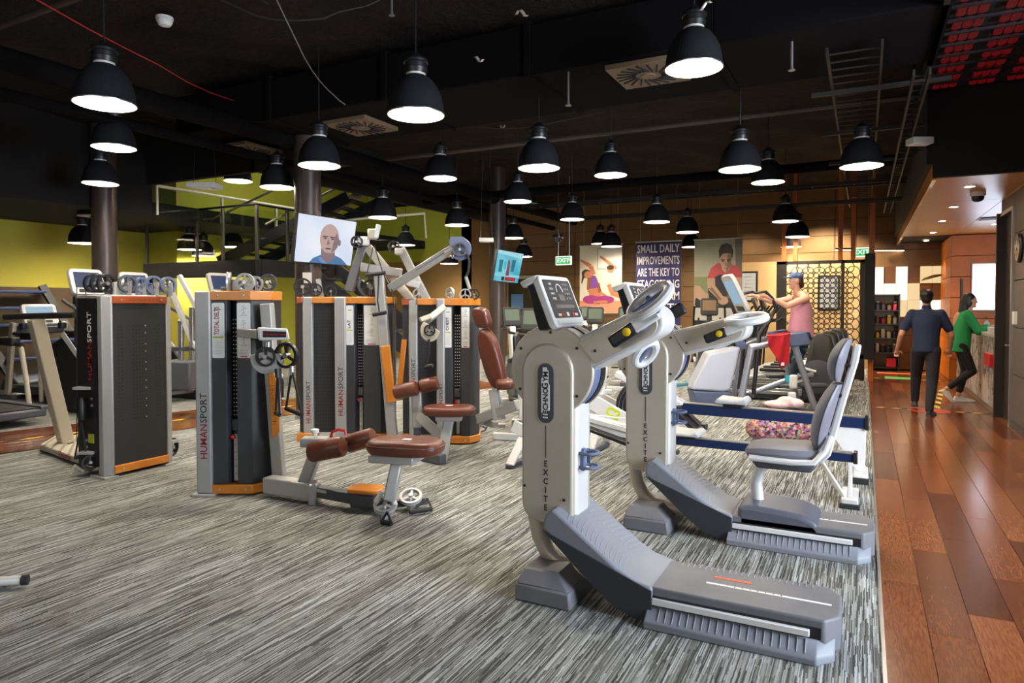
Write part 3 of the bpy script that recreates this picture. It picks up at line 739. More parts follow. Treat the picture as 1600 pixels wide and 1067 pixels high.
    for sd in (-1, 1):
        s = 1 if sd < 0 else -1; y = sd * .185
        p0 = L(pv[0] - kx * .12 * s, y, pv[1] - kz * .12 * s); p1 = L(pv[0] + kx * .12 * s, y, pv[1] + kz * .12 * s)
        nn = V((-kz, 0, kx))
        cr = MB().beam(p0, p1, .03, .06, nn).build('crank', silver, o, .012, seg=3)
        e = V((kx, 0, kz)) * s
        MB().obox(p0 + e * .03, e * .075, (0, .021, 0), nn * .034).build('crank_end_cap', blk, cr, .015, seg=3)
        MB().lathe([(.021, 0), (.021, .006), (.018, .008)], p0 + e * .06 + V((0, sd * .02, 0)), (0, sd, 0), 18).build('release_button', yel, cr, label='round yellow release button')
        rg_ = near_ring if sd < 0 else far_ring
        c = p1 + V(rg_[0]) ; ring = ring_xyz(c, rg_[1], rg_[2], .02)
        b = MB().tube(ring, [.021 + .006 * abs(math.cos(PI * i / 24 * 1.0)) for i in range(24)], 10, True)
        b.build('handle_ring', silver, o, label='silver ring-shaped hand grip')
        b = MB().tube([p1, (p1 + c) / 2, ring[6]], .016, 8).tube([c + V(rg_[1]) * .9, c - V(rg_[1]) * .9], .013, 8); b.build('handle_stalk', bluep, o)
    return L, pr
def console(o, x, y, z, label=None, wd=.36, tilt=22):
    X, Y = o.location.x, o.location.y
    a = math.radians(tilt); u = V((-math.sin(a), 0, math.cos(a))); nrm = V((math.cos(a), 0, math.sin(a))); r = V((0, 1, 0))
    base = V((X + x, Y + y, z))             # middle of the lower edge
    def Q(s, t, n): return base + r * s + u * t + nrm * n
    h = .295; hw = wd / 2
    b = MB(); out = [(k[0], k[1]) for k in rrect(-hw, hw, 0, h, .03, 4)]; top = [(p, q) for p, q in out]
    fr = MB().solid([Q(s * .97, t, -.03) for s, t in out], [Q(s * .98, t, .012) for s, t in out]).build('console_bezel', wht, o, .008, seg=3)
    sc = [(s, t) for s, t in rrect(-hw * .86, hw * .86, .05, h - .025, .012, 3)]
    scr = MB().solid([Q(s, t, .008) for s, t in sc], [Q(s, t, .0145) for s, t in sc]).build('console_face', screen_dark, o)
    # housing behind: wedge reaching back over the top
    MB().solid([Q(s * .9, t, -.028) for s, t in rrect(-hw, hw, .01, h - .005, .02, 3)], [Q(s * .86, t * .96 + .014, -.105 if t < .15 else -.075) for s, t in rrect(-hw, hw, .01, h - .005, .02, 3)]).build('console_housing', blk, o, .01)
    MB().solid([Q(s, h - .03, n) for s, n in rrect(-hw * .97, hw * .97, -.1, .008, .02, 3)], [Q(s, h + .008, n) for s, n in rrect(-hw * .94, hw * .94, -.11, .0, .02, 3)]).build('console_cap', wht, o, .008)
    lcd = mat('lcd_grey', '57545A', .3)
    MB().solid([Q(s, t, .014) for s, t in ((-.035, .15), (.035, .15), (.035, .185), (-.035, .185))], [Q(s, t, .0155) for s, t in ((-.035, .15), (.035, .15), (.035, .185), (-.035, .185))]).build('display', lcd, scr)
    MB().solid([Q(s, t, .014) for s, t in ((-.12, .105), (.13, .105), (.13, .125), (-.12, .125))], [Q(s, t, .0155) for s, t in ((-.12, .105), (.13, .105), (.13, .125), (-.12, .125))]).build('display', lcd, scr)
    MB().tube([Q(.04 * math.cos(t * PI / 10), .2 + .045 * math.sin(t * PI / 10), .0148) for t in range(11)], .003, 5).build('dial_arc', wht, scr)
    for s, lab in ((-.11, '12:00'),):
        for i, tx in enumerate(('TIME', 'KCAL', 'WATT', 'PULSE')): text('console_lettering', tx, .017, paper, scr, Q(-.1, .245 - i * .028, .0148), r, u, .0004)
    for i in range(4):
        for k in range(3): text('console_lettering', str((i * 3 + k + 1) % 10), .016, paper, scr, Q(.075 + k * .025, .245 - i * .028, .0148), r, u, .0004)
    bt = []
    for s, m_ in ((-.07, redp), (.0, wht), (.075, redp)):
        MB().solid([Q(s + p, .07 + q, .014) for p, q in ((-.014, -.012), (.014, -.012), (.014, .012), (-.014, .012))], [Q(s + p, .07 + q, .017) for p, q in ((-.012, -.01), (.012, -.01), (.012, .01), (-.012, .01))]).build('button', m_, scr)
    for s in (-.12, -.1, .11, .13): MB().solid([Q(s + p, .068 + q, .014) for p, q in ((-.007, -.007), (.007, -.007), (.007, .007), (-.007, .007))], [Q(s + p, .068 + q, .016) for p, q in ((-.007, -.007), (.007, -.007), (.007, .007), (-.007, .007))]).build('button', paper, scr)
    MB().solid([Q(s, t, .012) for s, t in ((-hw * .8, .012), (hw * .8, .012), (hw * .8, .04), (-hw * .8, .04))], [Q(s, t, .02) for s, t in ((-hw * .78, .016), (hw * .78, .016), (hw * .78, .036), (-hw * .78, .036))]).build('console_ledge', wht, o, .004)
    nb = Q(0, .06, -.06); MB().tube([nb, V((X + .0, Y + y, z - .04)), V((X - .0, Y + y * .5, z - .1))], .05, 12).build('console_neck', bluep, o)
def bottle_cage(L, o, z, x=.16):
    b = bluep
    for dz in (0, -.075):
        pts = [L(x + .045 + .05 * math.cos(k * PI / 9), -.02 + .055 * math.sin(k * PI / 9) * 1, z + dz) for k in range(-8, 10)]
        MB().tube(pts, .008, 6, True).build('cage_hoop', b, o)
    for k in (-6, 6): MB().beam(L(x + .045 + .05 * math.cos(k * PI / 9), -.02 + .055 * math.sin(k * PI / 9), z + .01), L(x + .045 + .05 * math.cos(k * PI / 9), -.02 + .055 * math.sin(k * PI / 9), z - .085), .02, .008).build('cage_strut', b, o)
    MB().beam(L(x - .01, -.02, z + .02), L(x - .01, -.02, z - .1), .03, .06, (1, 0, 0)).build('cage_bracket', b, o, .004)
t = thing('arm_ergometer', 'large silver arm-crank exercise machine without a seat, nearest on the carpet', 'exercise machine', (-1.495, 3.425, 0), 0, 'silver cardio machines at the front right')
L, pr = cardio_column(t, 27, 33, ((-.035, -.03, .05), (.09, .015, .066), (-.03, .06, .035)), ((.02, .03, -.1), (.045, 0, .06), (-.02, -.05, .02)), .44)
console(t, .075, .02, 1.425, wd=.42); bottle_cage(L, t, .76)
t = thing('recumbent_bike', 'silver arm-crank exercise machine with grey padded seat and backrest', 'exercise machine', (-1.345, 4.775, 0), 0, 'silver cardio machines at the front right')
L, pr = cardio_column(t, 16, 22, ((.0, -.02, .03), (.115, .02, .012), (0, .075, .02)), ((.0, .03, -.05), (.06, 0, .03), (0, -.05, .02)), .46)
console(t, -.02, .0, 1.425, wd=.42); bottle_cage(L, t, .8)
# seat carriage of the second machine
cb_ = [(.62, .05), (1.12, .05), (1.14, .09), (1.13, .15), (1.09, .2), (1.0, .235), (.8, .25), (.7, .255), (.63, .24)]
pr(cb_, -.2, .2).build('seat_carriage', mat('carriage_slate', '565964', .4, 0, .08, 12), t, .03, seg=4)
MB().tube([L(.73, 0, .24), L(.72, 0, .36), L(.745, 0, .46), L(.82, 0, .53), L(.9, 0, .555)], [.04, .038, .038, .036, .034], 12).build('seat_post', silver, t)
se = MB()
rs = []
for u, hw_, z0, z1 in ((.66, .1, .575, .60), (.68, .16, .55, .625), (.76, .19, .545, .645), (.9, .2, .545, .65), (1.03, .2, .55, .655), (1.1, .17, .57, .645), (1.12, .12, .59, .63)):
    rs.append([L(u, hw_ * math.cos(k * PI / 8), (z0 + z1) / 2 + (z1 - z0) / 2 * (1 if math.sin(k * PI / 8) > 0 else -1) * abs(math.sin(k * PI / 8)) ** .5) for k in range(16)])
se.rings(rs).build('seat_cushion', greyl, t)
pr([(.74, .49), (1.06, .49), (1.1, .54), (.7, .54)], -.15, .15).build('seat_pan', greyd, t, .015)
for sd in (-1, 1):
    MB().tube([L(.7, sd * .2, .565), L(.95, sd * .205, .56), L(1.08, sd * .2, .57), L(1.14, sd * .17, .64), L(1.17, sd * .1, .72)], .02, 10).build('side_rail', silver, t)
bk = [(1.09, .54), (1.14, .6), (1.17, .72), (1.225, .95), (1.29, 1.2), (1.305, 1.3)]
MB().rings([[L(x - .015, -.06, z), L(x + .03, -.06, z - .005), L(x + .03, .06, z - .005), L(x - .015, .06, z)] for x, z in bk]).build('backrest_spine', silver, t, .012, seg=3)
def pad(name, z0, z1, x0, x1, hw_, th_):
    rs = []; N = 9
    for k in range(N):
        f = k / (N - 1); z = z0 + (z1 - z0) * f; x = x0 + (x1 - x0) * f
        w_ = hw_ * (math.sin(PI * (.12 + .76 * f)) ** .45) * (.92 if f < .5 else 1); tk = th_ * (math.sin(PI * (.1 + .8 * f)) ** .5)
        rs.append([L(x - tk * (.5 - .5 * math.cos(j * PI / 8)) * (1) + 0.0 * j, w_ * math.cos(j * PI / 8) if True else 0, z + .0) if False else L(x - tk / 2 + tk / 2 * math.sin(j * PI / 8) * -1, w_ * math.cos(j * PI / 8), z) for j in range(16)])
    p = MB().rings(rs).build(name, greyl, t)
    MB().tube([r[0] for r in rs], .005, 5).tube([r[8] for r in rs], .005, 5).build('seam_piping', greyd, p)
    return p
pad('backrest_cushion', .63, 1.05, 1.13, 1.235, .2, .12); pad('headrest_cushion', 1.07, 1.33, 1.225, 1.285, .16, .11)
for x, z in ((1.165, .7), (1.215, .98), (1.26, 1.17)):
    MB().lathe([(.014, 0), (.014, .006), (.006, .008)], L(x, -.062, z), (0, -1, 0), 12).build('bolt', blk, t)
tsil = mat('tower_silver', 'A6A6A5', .38, .3, .05)
# ================================================================== CABLE TOWERS
def frame(org, rt, hd):
    org, rt, hd = V(org), V(rt), V(hd)
    return lambda x, y, z: org + rt * x + hd * y + V((0, 0, z))
def wbox(W, x0, x1, y0, y1, z0, z1):
    return MB().solid([W(x0, y0, z0), W(x1, y0, z0), W(x1, y1, z0), W(x0, y1, z0)], [W(x0, y0, z1), W(x1, y0, z1), W(x1, y1, z1), W(x0, y1, z1)])
def wpr(W, pts, z0, z1): return MB().solid([W(x, y, z0) for x, y in pts], [W(x, y, z1) for x, y in pts])
def dirs(W): o = W(0, 0, 0); return (W(1, 0, 0) - o), (W(0, 1, 0) - o), V((0, 0, 1))
def pulley(o, c, axis, r=.07, m=None, w_=.03, bracket=None, up=(0, 0, 1)):
    """spoked wheel in its own bracket"""
    m = m or greyd; c = V(c); ax = V(axis).normalized(); up = V(up); sd = ax.cross(up).normalized(); up = sd.cross(ax)
    b = MB().lathe([(r * .78, -w_ / 2), (r, -w_ / 2), (r * .93, 0), (r, w_ / 2), (r * .78, w_ / 2), (r * .78, -w_ / 2)], c, ax, 28, False)
    wh = b.build('pulley_wheel', m, o)
    for k in range(3):
        a = PI / 2 + 2 * PI * k / 3; d = sd * math.cos(a) + up * math.sin(a)
        MB().beam(c + d * r * .15, c + d * r * .82, w_ * .5, r * .22, ax.cross(d)).build('spoke', m, wh)
    MB().cyl(c - ax * w_ * .8, c + ax * w_ * .8, r * .2, 12).build('pulley_hub', steel, wh)
    if bracket is not None:
        for k in ((1,) if bracket > 0 else (1,)):
            MB().beam(c + ax * w_ * .9 - up * (r + abs(bracket)), c + ax * w_ * .9 + up * r * .3, .006, r * .9, ax).build('pulley_bracket', tsil, o, .003)
    return wh
def humansport(o, p, right, up, size, c1=inkr, c2=inkb):
    """post lettering read upwards; right = reading direction"""
    right = V(right)
    text('lettering', 'HUMAN', size, c1, o, p, right, up, .0008, 1.02, 'LEFT', 'dark red upright lettering', .0005)
    text('lettering', 'SPORT', size, c2, o, V(p) + right * size * 3.95 * .96, right, up, .0008, 1.05, 'LEFT')
def placard(o, W, x0, x1, z0, z1, y, title=None, fig=False):
    rt, hd, up = dirs(W); pc = MB().solid([W(u, y, v) for u, v in rrect(x0, x1, z0, z1, .012, 3)], [W(u, y - .004, v) for u, v in rrect(x0, x1, z0, z1, .012, 3)]).build('placard', paper, o, 0, 35)
    yy = y - .0045; wd = x1 - x0; h = z1 - z0; cx = (x0 + x1) / 2
    if title:
        fs = min(1.25, h * .5 / (len(title[0]) * wd * .52 * .56))
        text('placard_title', title[0], wd * .52, title[1], pc, W(cx - wd * .1, yy, z0 + h * .42), up, -rt, .0006, fs, 'LEFT', bold=.001)
        if len(title) > 2: text('placard_title', title[2], wd * .28, title[1], pc, W(cx + wd * .32, yy, z0 + h * .42), up, -rt, .0006, 1.0, 'LEFT')
        MB().solid([W(x0 + .01, yy, z0 + h * .36), W(x1 - .01, yy, z0 + h * .36), W(x1 - .01, yy, z0 + h * .39), W(x0 + .01, yy, z0 + h * .39)], [W(x0 + .01, yy - .001, z0 + h * .36), W(x1 - .01, yy - .001, z0 + h * .36), W(x1 - .01, yy - .001, z0 + h * .39), W(x0 + .01, yy - .001, z0 + h * .39)]).build('placard_band', inkg, pc)
    b = MB(); g = mat('print_grey', '9A9A9A', .6)
    def stroke(xa, za, xb, zb, t=.003): b.beam(W(xa, yy, za), W(xb, yy, zb), .001, t, rt if abs(xa - xb) < 1e-4 else up)
    if fig:
        for k in range(3):
            cz = z0 + h * (.86 - .27 * k); s = h * .09
            b.tube([W(cx + .25 * s * math.cos(i * PI / 4), yy, cz + .8 * s + .25 * s * math.sin(i * PI / 4)) for i in range(8)], .0015, 4, True)
            for q in ((0, .5, 0, -.3), (0, .3, .6, .5), (0, .3, -.6, 0), (0, -.3, .4, -1), (0, -.3, -.4, -1), (-.8, -1, .8, -1)): stroke(cx + q[0] * s, cz + q[1] * s, cx + q[2] * s, cz + q[3] * s)
        for i in range(5): stroke(x0 + wd * .15, z0 + h * (.06 + .02 * i), x1 - wd * .2, z0 + h * (.06 + .02 * i), .0018)
        MB().solid([W(cx - wd * .25, yy, z0 + h * .015), W(cx + wd * .25, yy, z0 + h * .015), W(cx + wd * .25, yy, z0 + h * .035), W(cx - wd * .25, yy, z0 + h * .035)], [W(cx - wd * .25, yy - .001, z0 + h * .015), W(cx + wd * .25, yy - .001, z0 + h * .015), W(cx + wd * .25, yy - .001, z0 + h * .035), W(cx - wd * .25, yy - .001, z0 + h * .035)]).build('placard_band', redp, pc)
    else:
        for i in range(9): stroke(x0 + wd * .2, z0 + h * (.08 + .028 * i), x1 - wd * .2, z0 + h * (.08 + .028 * i), .0016)
        stroke(x0 + wd * .25, z0 + h * .88, x1 - wd * .25, z0 + h * .88, .012)
    b.build('placard_print', g, pc)['kind'] = 'stuff'
def tower(o, W, xl, pw, xf0, xs0, xs1, xf1, xc, H, title, dep=.36, frame_m=tsil, post2=None):
    rt, hd, up = dirs(W)
    wbox(W, xl, xl + pw, -.03, dep, .02, H).build('upright', frame_m, o, .015, seg=3)
    wbox(W, xl - .03, xl + pw + .03, -.06, dep + .03, 0, .02).build('base_foot', frame_m, o, .005)
    zb = .09
    wpr(W, [(xf0, 0), (xs0, 0), (xs0 + .012, .05), (xs0 + .012, .09), (xf0, .09)], zb, H - .075).build('front_panel', panelm, o, .006)
    wpr(W, [(xs1, 0), (xf1, 0), (xc, .13), (xc, .2), (xs1 - .012, .09), (xs1 - .012, .05)], zb, H - .075).build('front_panel', panelm, o, .006)
    wpr(W, [(xf0, .18), (xc, .2), (xc, dep), (xf0, dep)], zb, H - .075).build('rear_panel', perf, o)
    wbox(W, xs0 + .002, xs1 - .002, .1, .17, zb, zb + .42).build('weight_stack', blk, o)
    st = MB()
    for i in range(14): a = zb + .01 + i * .029; st.solid([W(xs0 + .006, .085, a), W(xs1 - .006, .085, a), W(xs1 - .006, .11, a), W(xs0 + .006, .11, a)], [W(xs0 + .006, .085, a + .025), W(xs1 - .006, .085, a + .025), W(xs1 - .006, .11, a + .025), W(xs0 + .006, .11, a + .025)])
    st.build('weight_plates', greyd, o)['kind'] = 'stuff'
    cx = (xs0 + xs1) / 2
    sc = wbox(W, cx - .006, cx + .028, .04, .05, zb + .02, zb + .4).build('weight_scale', steel, o)
    for i in range(0, 14, 2): text('scale_number', str(5 + i * 5), .017, inkb, sc, W(cx + .01, .039, zb + .02 + i * .029), rt, up, .0004)
    MB().ball(W(cx - .012, .03, zb + .38), .02).build('selector_pin', redp, o, label='red selector knob')
    wbox(W, cx - .035, cx + .035, .06, .12, zb + .42, zb + .52).build('stack_head', greyd, o, .012)
    for k in (-.03, .03): MB().cyl(W(cx + k, .13, zb + .4), W(cx + k, .13, H - .06), .008, 8).build('guide_rod', steel, o)
    b = MB()
    for sx in range(3):
        for i in range(24): 
            z = zb + .55 + i * .034
            if z < H - .12: b.lathe([(.006, 0), (.006, .002)], W(cx - .022 + sx * .022, .0955, z), -hd, 6)
    wbox(W, xs0 + .013, xs1 - .013, .097, .105, zb + .53, H - .08).build('slot_plate', blkm, o); wbox(W, xs0 - .02, xs1 + .02, .174, .18, zb, H - .075).build('slot_back', blkm, o)
    b.build('perforations', paper, o, label='row of pale punched holes')['kind'] = 'stuff'
    strip = [(xf0 - .004, -.02), (xf1, -.02), (xc + .012, .12), (xc + .012, dep), (xf0 - .004, dep)]
    ts = wpr(W, strip, H - .075, H).build('top_trim', orng, o, .006, label='orange wooden top trim')
    bs = wpr(W, strip, .015, zb).build('bottom_trim', orng, o, .006, label='orange wooden bottom trim')
    for z in (H - .037, .05):
        for x in (xf0 + .06, xf1 - .05): MB().lathe([(.009, 0), (.009, .003), (.004, .004)], W(x, -.02, z), -hd, 10).build('screw', steel, ts if z > 1 else bs)
    if title:
        ww = xs0 - xf0; placard(o, W, xf0 + ww * .06, xs0 - ww * .12, H - .54, H - .095, -.001, title)
        ww = xf1 - xs1; placard(o, W, xs1 + ww * .06, xf1 - ww * .04, H - .54, H - .095, -.001, None, True)
    hs = W(xl + pw * .55, -.0315, H * .18); humansport(o, hs, up, -rt, pw * .62)
def strap_handle(o, top, bottom_l, bottom_r):
    """webbing V ending in a grip bar"""
    top, a, b = V(top), V(bottom_l), V(bottom_r)
    MB().tube([top, a], .009, 6).tube([top, b], .009, 6).build('strap', rub, o)
    MB().cyl(a, b, .017, 12).build('grip_handle', rub, o)
def rail(o, name, p, q, w_, h, m=tsil, bev=.006, up=(0, 0, 1)): return MB().beam(p, q, w_, h, up).build(name, m, o, bev)
def roller(o, p, q, r, m=leath):
    p, q = V(p), V(q); d = (q - p).normalized(); L_ = (q - p).length
    c = MB().lathe([(r * .55, 0), (r * .9, .004), (r, .02), (r, L_ - .02), (r * .9, L_ - .004), (r * .55, L_)], p, d, 24).build('roller_pad', m, o, label='brown leather roller pad')
    MB().lathe([(r * .25, -.004), (r * .25, 0)], p, d, 12).build('roller_cap', blk, c); return c
def cushion(o, name, c, ax, ay, az, m=leath, n=3.2):
    c, ax, ay, az = V(c), V(ax), V(ay), V(az); rs = []
    for zz, s in ((-1, .8), (-.85, .94), (-.4, 1), (.3, 1), (.75, .96), (1, .86), (1.08, .6)):
        rs.append([c + az * zz + (ax * (abs(math.cos(t)) ** (2 / n) * (1 if math.cos(t) > 0 else -1)) + ay * (abs(math.sin(t)) ** (2 / n) * (1 if math.sin(t) > 0 else -1))) * s for t in [2 * PI * i / 32 for i in range(32)]])
    p = MB().rings(rs).build(name, m, o, 0, 60)
    rim = [c + az * .3 + (ax * (abs(math.cos(t)) ** (2 / n) * (1 if math.cos(t) > 0 else -1)) + ay * (abs(math.sin(t)) ** (2 / n) * (1 if math.sin(t) > 0 else -1))) * 1.005 for t in [2 * PI * i / 32 for i in range(32)]]
    MB().tube(rim, .004, 5, True).build('piping', mat('leather_piping', '4A2618', .5), p)
    return p
# ---- tower 2: the deltoid machine in the centre left foreground
d0 = 5.5; k0 = d0 / 1067
org = P(365, 475, d0); org.z = 0
t = thing('cable_machine', 'silver and orange cable tower with brown seat and TOTAL DELTS placard, nearest of the towers', 'exercise machine', org, 0, 'silver and orange cable towers')
W = frame(org, RT, HD)
tower(t, W, -.305, .125, -.182, -.06, .02, .14, .26, 1.655, ('TOTAL DELTS', inkr))
def Q(px, py, d): return P(px, py, d)
for px, py, r, dd, m in ((358, 441, .085, .1, tsil), (383, 441, .075, .02, tsil), (399, 444, .066, .1, tsil), (419, 441, .07, .12, greyd)):
    pulley(t, Q(px, py, d0 + dd), HD if px != 358 else RT + HD * .3, r, m, .03, .06)
wbox(W, -.04, .05, .06, .2, 1.655, 1.75).build('pulley_housing', tsil, t, .01)
# slanted post with orange cover
rail(t, 'side_post', Q(417, 474, 5.52), Q(437, 757, 5.6), .09, .1, tsil, .01, HD)
cv = MB().solid([Q(x, y, 5.46) for x, y in ((419, 579), (427, 579), (437, 612), (437, 676), (425, 686))], [Q(x, y, 5.53) for x, y in ((419, 579), (427, 579), (437, 612), (437, 676), (425, 686))]).build('post_cover', orng, t, .006, label='orange wooden post cover')
text('cover_lettering', 'HUMANSPORT', .05, mat('cover_print', '8A4E14', .6), cv, Q(428, 632, 5.455), V((0, 0, 1)) - RT * .06, -RT, .0006)
# trainer head
rail(t, 'head_bracket', Q(375, 520, 5.42), Q(405, 522, 5.3), .06, .07, tsil)
hb = MB().solid([Q(x, y, 5.2) for x, y in ((402, 511), (449, 513), (453, 531), (404, 532))], [Q(x, y, 5.38) for x, y in ((402, 511), (449, 513), (453, 531), (404, 532))]).build('trainer_head', wht, t, .014, seg=3)
MB().solid([Q(x, y, 5.195) for x, y in ((411, 517), (447, 518), (447, 527), (411, 527))], [Q(x, y, 5.2) for x, y in ((411, 517), (447, 518), (447, 527), (411, 527))]).build('head_label', inkb, hb)
text('head_lettering', 'Dual Functional Training', .021, redp, hb, Q(429, 522.5, 5.19), RT, (0, 0, 1), .0006, .78)
for px, py, r in ((418, 559, .125), (450, 557, .105)):
    c = Q(px, py, 5.28); q = [(r * math.cos(math.radians(a)), r * math.sin(math.radians(a))) for a in range(170, 361 + 10, 10)] + [(.03, .05), (-.03, .05)]
    if px == 418: MB().solid([c + RT * u + V((0, 0, v)) - HD * .03 for u, v in q], [c + RT * u + V((0, 0, v)) + HD * .02 for u, v in q]).build('swivel_cam', tsil, t, .006)
    pulley(t, c - HD * .035 + (V((0, 0, .012))), HD + RT * (.3 if px > 430 else 0), r * (  .62 if px == 418 else .95), blk, .035)
    MB().cyl(c + V((0, 0, .05)), Q(px, 534, 5.28), .03, 12).build('swivel_neck', steel, t)
strap_handle(t, Q(434, 578, 5.2), Q(431, 645, 5.2) + V((0, 0, 0)), Q(437, 648, 5.15))
strap_handle(t, Q(456, 577, 5.2), Q(447, 638, 5.22), Q(472, 648, 5.12))
MB().cyl(Q(456, 572, 5.2), Q(456, 586, 5.2), .016, 8).build('carabiner', steel, t); MB().cyl(Q(433, 576, 5.2), Q(434, 590, 5.2), .02, 8).build('ball_stop', blk, t)
# seat rail
r0, r1, r2, r3 = G(418, 756, .1), G(492, 766, .1), G(560, 779, .08), G(612, 788, .08)
rail(t, 'base_rail', r0, r1, .12, .13, tsil, .012); rail(t, 'slide_rail', r1, r3, .09, .08, greyd)
rail(t, 'slide_trim', r1 - HD * .05 + V((0, 0, .02)), r2 - HD * .05 + V((0, 0, .02)), .01, .03, steel)
MB().obox(r1 + V((0, 0, -.02)), RT * .035, HD * .075, (0, 0, .085)).build('rail_clamp', tsil, t, .015)
b_ = Q(477, 752, 5.35); u_ = Q(500, 692, 5.2)
rail(t, 'pad_upright', b_, u_, .09, .13, tsil, .012, HD)
MB().obox(Q(492, 690, 5.25), RT * .1, HD * .06, (0, 0, .035)).build('adjuster_box', tsil, t, .01)
MB().lathe([(.018, 0), (.018, .02), (.032, .026), (.032, .05), (.02, .055)], Q(492, 681, 5.25), n=16).build('adjuster_knob', wht, t)
rail(t, 'pad_axle', Q(497, 704, 5.2), Q(578, 685, 5.25), .03, .03, blk)
roller(t, Q(485, 707, 5.18), Q(537, 697, 5.12), .078); roller(t, Q(543, 694, 5.3), Q(584, 682, 5.25), .072)
MB().tube([Q(517, 683, 5.25), Q(519, 675, 5.25), Q(529, 671, 5.25), Q(539, 673, 5.25), Q(541, 680, 5.25)], .011, 8).build('release_handle', redp, t, label='red release handle')
s_c = Q(634, 697, 4.85); sx = (RT * .97 - HD * .24).normalized(); sy = V((-sx.y, sx.x, 0))
cushion(t, 'seat', s_c, sx * .275 + V((0, 0, .0)), sy * .17, V((0, 0, .05)))
MB().obox(s_c + V((0, 0, .052)) + sx * .02 - sy * .02, sx * .03, sy * .02, (0, 0, .004)).build('seat_tag', paper, t)
MB().obox(s_c - V((0, 0, .08)) - sx * .07, sx * .17, sy * .12, (0, 0, .03)).build('seat_pan', tsil, t, .012)
rail(t, 'seat_post', s_c - V((0, 0, .1)) - sx * .06, Q(608, 783, 4.8), .08, .125, tsil, .012, HD)
fp = G(572, 767, .14); MB().solid([fp + sx * u + sy * v for u, v in rrect(-.13, .13, -.1, .1, .06, 5)], [fp + sx * u + sy * v + V((0, 0, .03)) for u, v in rrect(-.13, .13, -.1, .1, .06, 5)]).build('footplate', orng, t, .008, label='orange wooden footplate')
MB().obox(fp - V((0, 0, .06)), sx * .1, sy * .07, (0, 0, .055)).build('footplate_bracket', greyd, t, .01)
for px, py in ((602, 789), (642, 776)):
    c = G(px, py, .1); nrm = (V((0, 0, 1)) - HD * .5)
    pulley(t, c, nrm, .085, tsil, .03); MB().beam(c - V((0, 0, .1)), c, .04, .06).build('pulley_stand', tsil, t, .006)
    if px == 602: MB().tube([c + RT * -.07 + V((0, 0, .02)), c + V((-.03, 0, .09)), c + RT * .05 + V((0, 0, .08)), c + RT * .07], .02, 10).build('pulley_yoke', wht, t)
strap_handle(t, G(605, 800, .09), G(596, 815, .02), G(612, 818, .02)); strap_handle(t, G(668, 779, .08), G(675, 795, .03), G(640, 800, .03))
rail(t, 'pulley_arm', G(600, 788, .05), G(668, 782, .05), .05, .05, greyd)
# ---- tower 1: the tower at far left seen from its back
org = V((-5.945, 3.7, 0)); W = frame(org, (0, 1, 0), (-1, 0, 0))
t = thing('cable_machine', 'dark perforated back of the cable tower at far left with a slanted beige post', 'exercise machine', org, 0, 'silver and orange cable towers')
H1 = 1.62
rp_ = wbox(W, .06, .6, .01, .06, .09, H1 - .06).build('rear_panel', mat('back_panel_charcoal', '2A2B2E', .42, .1, .06, 6), t, .004)
b = MB(); b2_ = MB()
for gx, nx in ((.13, 2), (.27, 5), (.5, 2)):
    for i in range(nx):
        for j in range(26):
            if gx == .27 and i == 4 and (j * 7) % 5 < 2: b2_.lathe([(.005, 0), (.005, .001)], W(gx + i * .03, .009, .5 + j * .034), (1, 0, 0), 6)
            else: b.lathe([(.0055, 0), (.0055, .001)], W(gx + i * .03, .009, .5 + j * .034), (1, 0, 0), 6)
b.build('perforations', blkm, rp_)['kind'] = 'stuff'; b2_.build('pale_perforations', paper, rp_, label='pale discs set in some of the punched holes')['kind'] = 'stuff'  # most holes are dark discs, a few are pale ones
wpr(W, [(0, .05), (.06, .0), (.075, 0), (.075, .06), (0, .12)], .015, H1).build('upright', tsil, t, .006); wbox(W, .6, .65, -.0, .08, .015, H1).build('upright', tsil, t, .008)
wpr(W, [(0, .1), (.06, .05), (.6, .05), (.65, .1), (.65, .42), (.0, .42)], .09, H1 - .02).build('housing', blk, t, .004)
wbox(W, -.03, .1, -.02, .2, 0, .015).build('base_foot', tsil, t, .003); wbox(W, .56, .69, -.02, .2, 0, .015).build('base_foot', tsil, t, .003)
for z0, z1, m in ((H1 - .065, H1 - .0, redwood), (.03, .1, orng)):
    q = wbox(W, .07, .605, -.012, .05, z0, z1).build('top_trim' if z0 > 1 else 'bottom_trim', m, t, .005, label='reddish wooden trim board' if z0 > 1 else 'orange wooden trim board')
    for x in (.15, .54): MB().lathe([(.009, 0), (.009, .003), (.004, .004)], W(x, -.012, (z0 + z1) / 2), (1, 0, 0), 10).build('screw', steel, q)
    if z0 > 1: text('trim_lettering', 'HUMAN SPORT', .035, mat('trim_print', '7A3A1C', .6), q, W(.34, -.0125, (z0 + z1) / 2), (0, 1, 0), (0, 0, 1), .0006)
wpr(W, [(0, .12), (.07, .0), (.6, 0), (.65, .1), (.65, .42), (0, .42)], H1, H1 + .012).build('top_plate', wht, t, .004)
text('lettering', 'HUMAN', .085, inkr, t, W(-.002, .22, .86), (0, 0, 1), (-1, 0, 0), .0008, 1.15, 'LEFT', 'dark red upright lettering', .0005)
text('lettering', 'SPORT', .085, paper, t, W(-.002, .22, 1.2), (0, 0, 1), (-1, 0, 0), .0008, 1.1, 'LEFT')
for y, dx in ((.0, .12), (.03, .07), (.06, .02)): pulley(t, W(.05 + y, dx + .12, H1 + .115), (1, .0, 0), .085, blk, .03)
pulley(t, W(.24, .04, H1 + .115), (1, -.1, 0), .082, greyd, .035, .02); pulley(t, W(.42, .1, H1 + .105), (1, 0, 0), .078, bluep, .035, .02)
pulley(t, W(.5, .04, H1 + .11), (1, 0, 0), .088, bluep, .035, .02); pulley(t, W(.62, .0, H1 + .11), (1, 0, 0), .082, bluep, .035, .02)
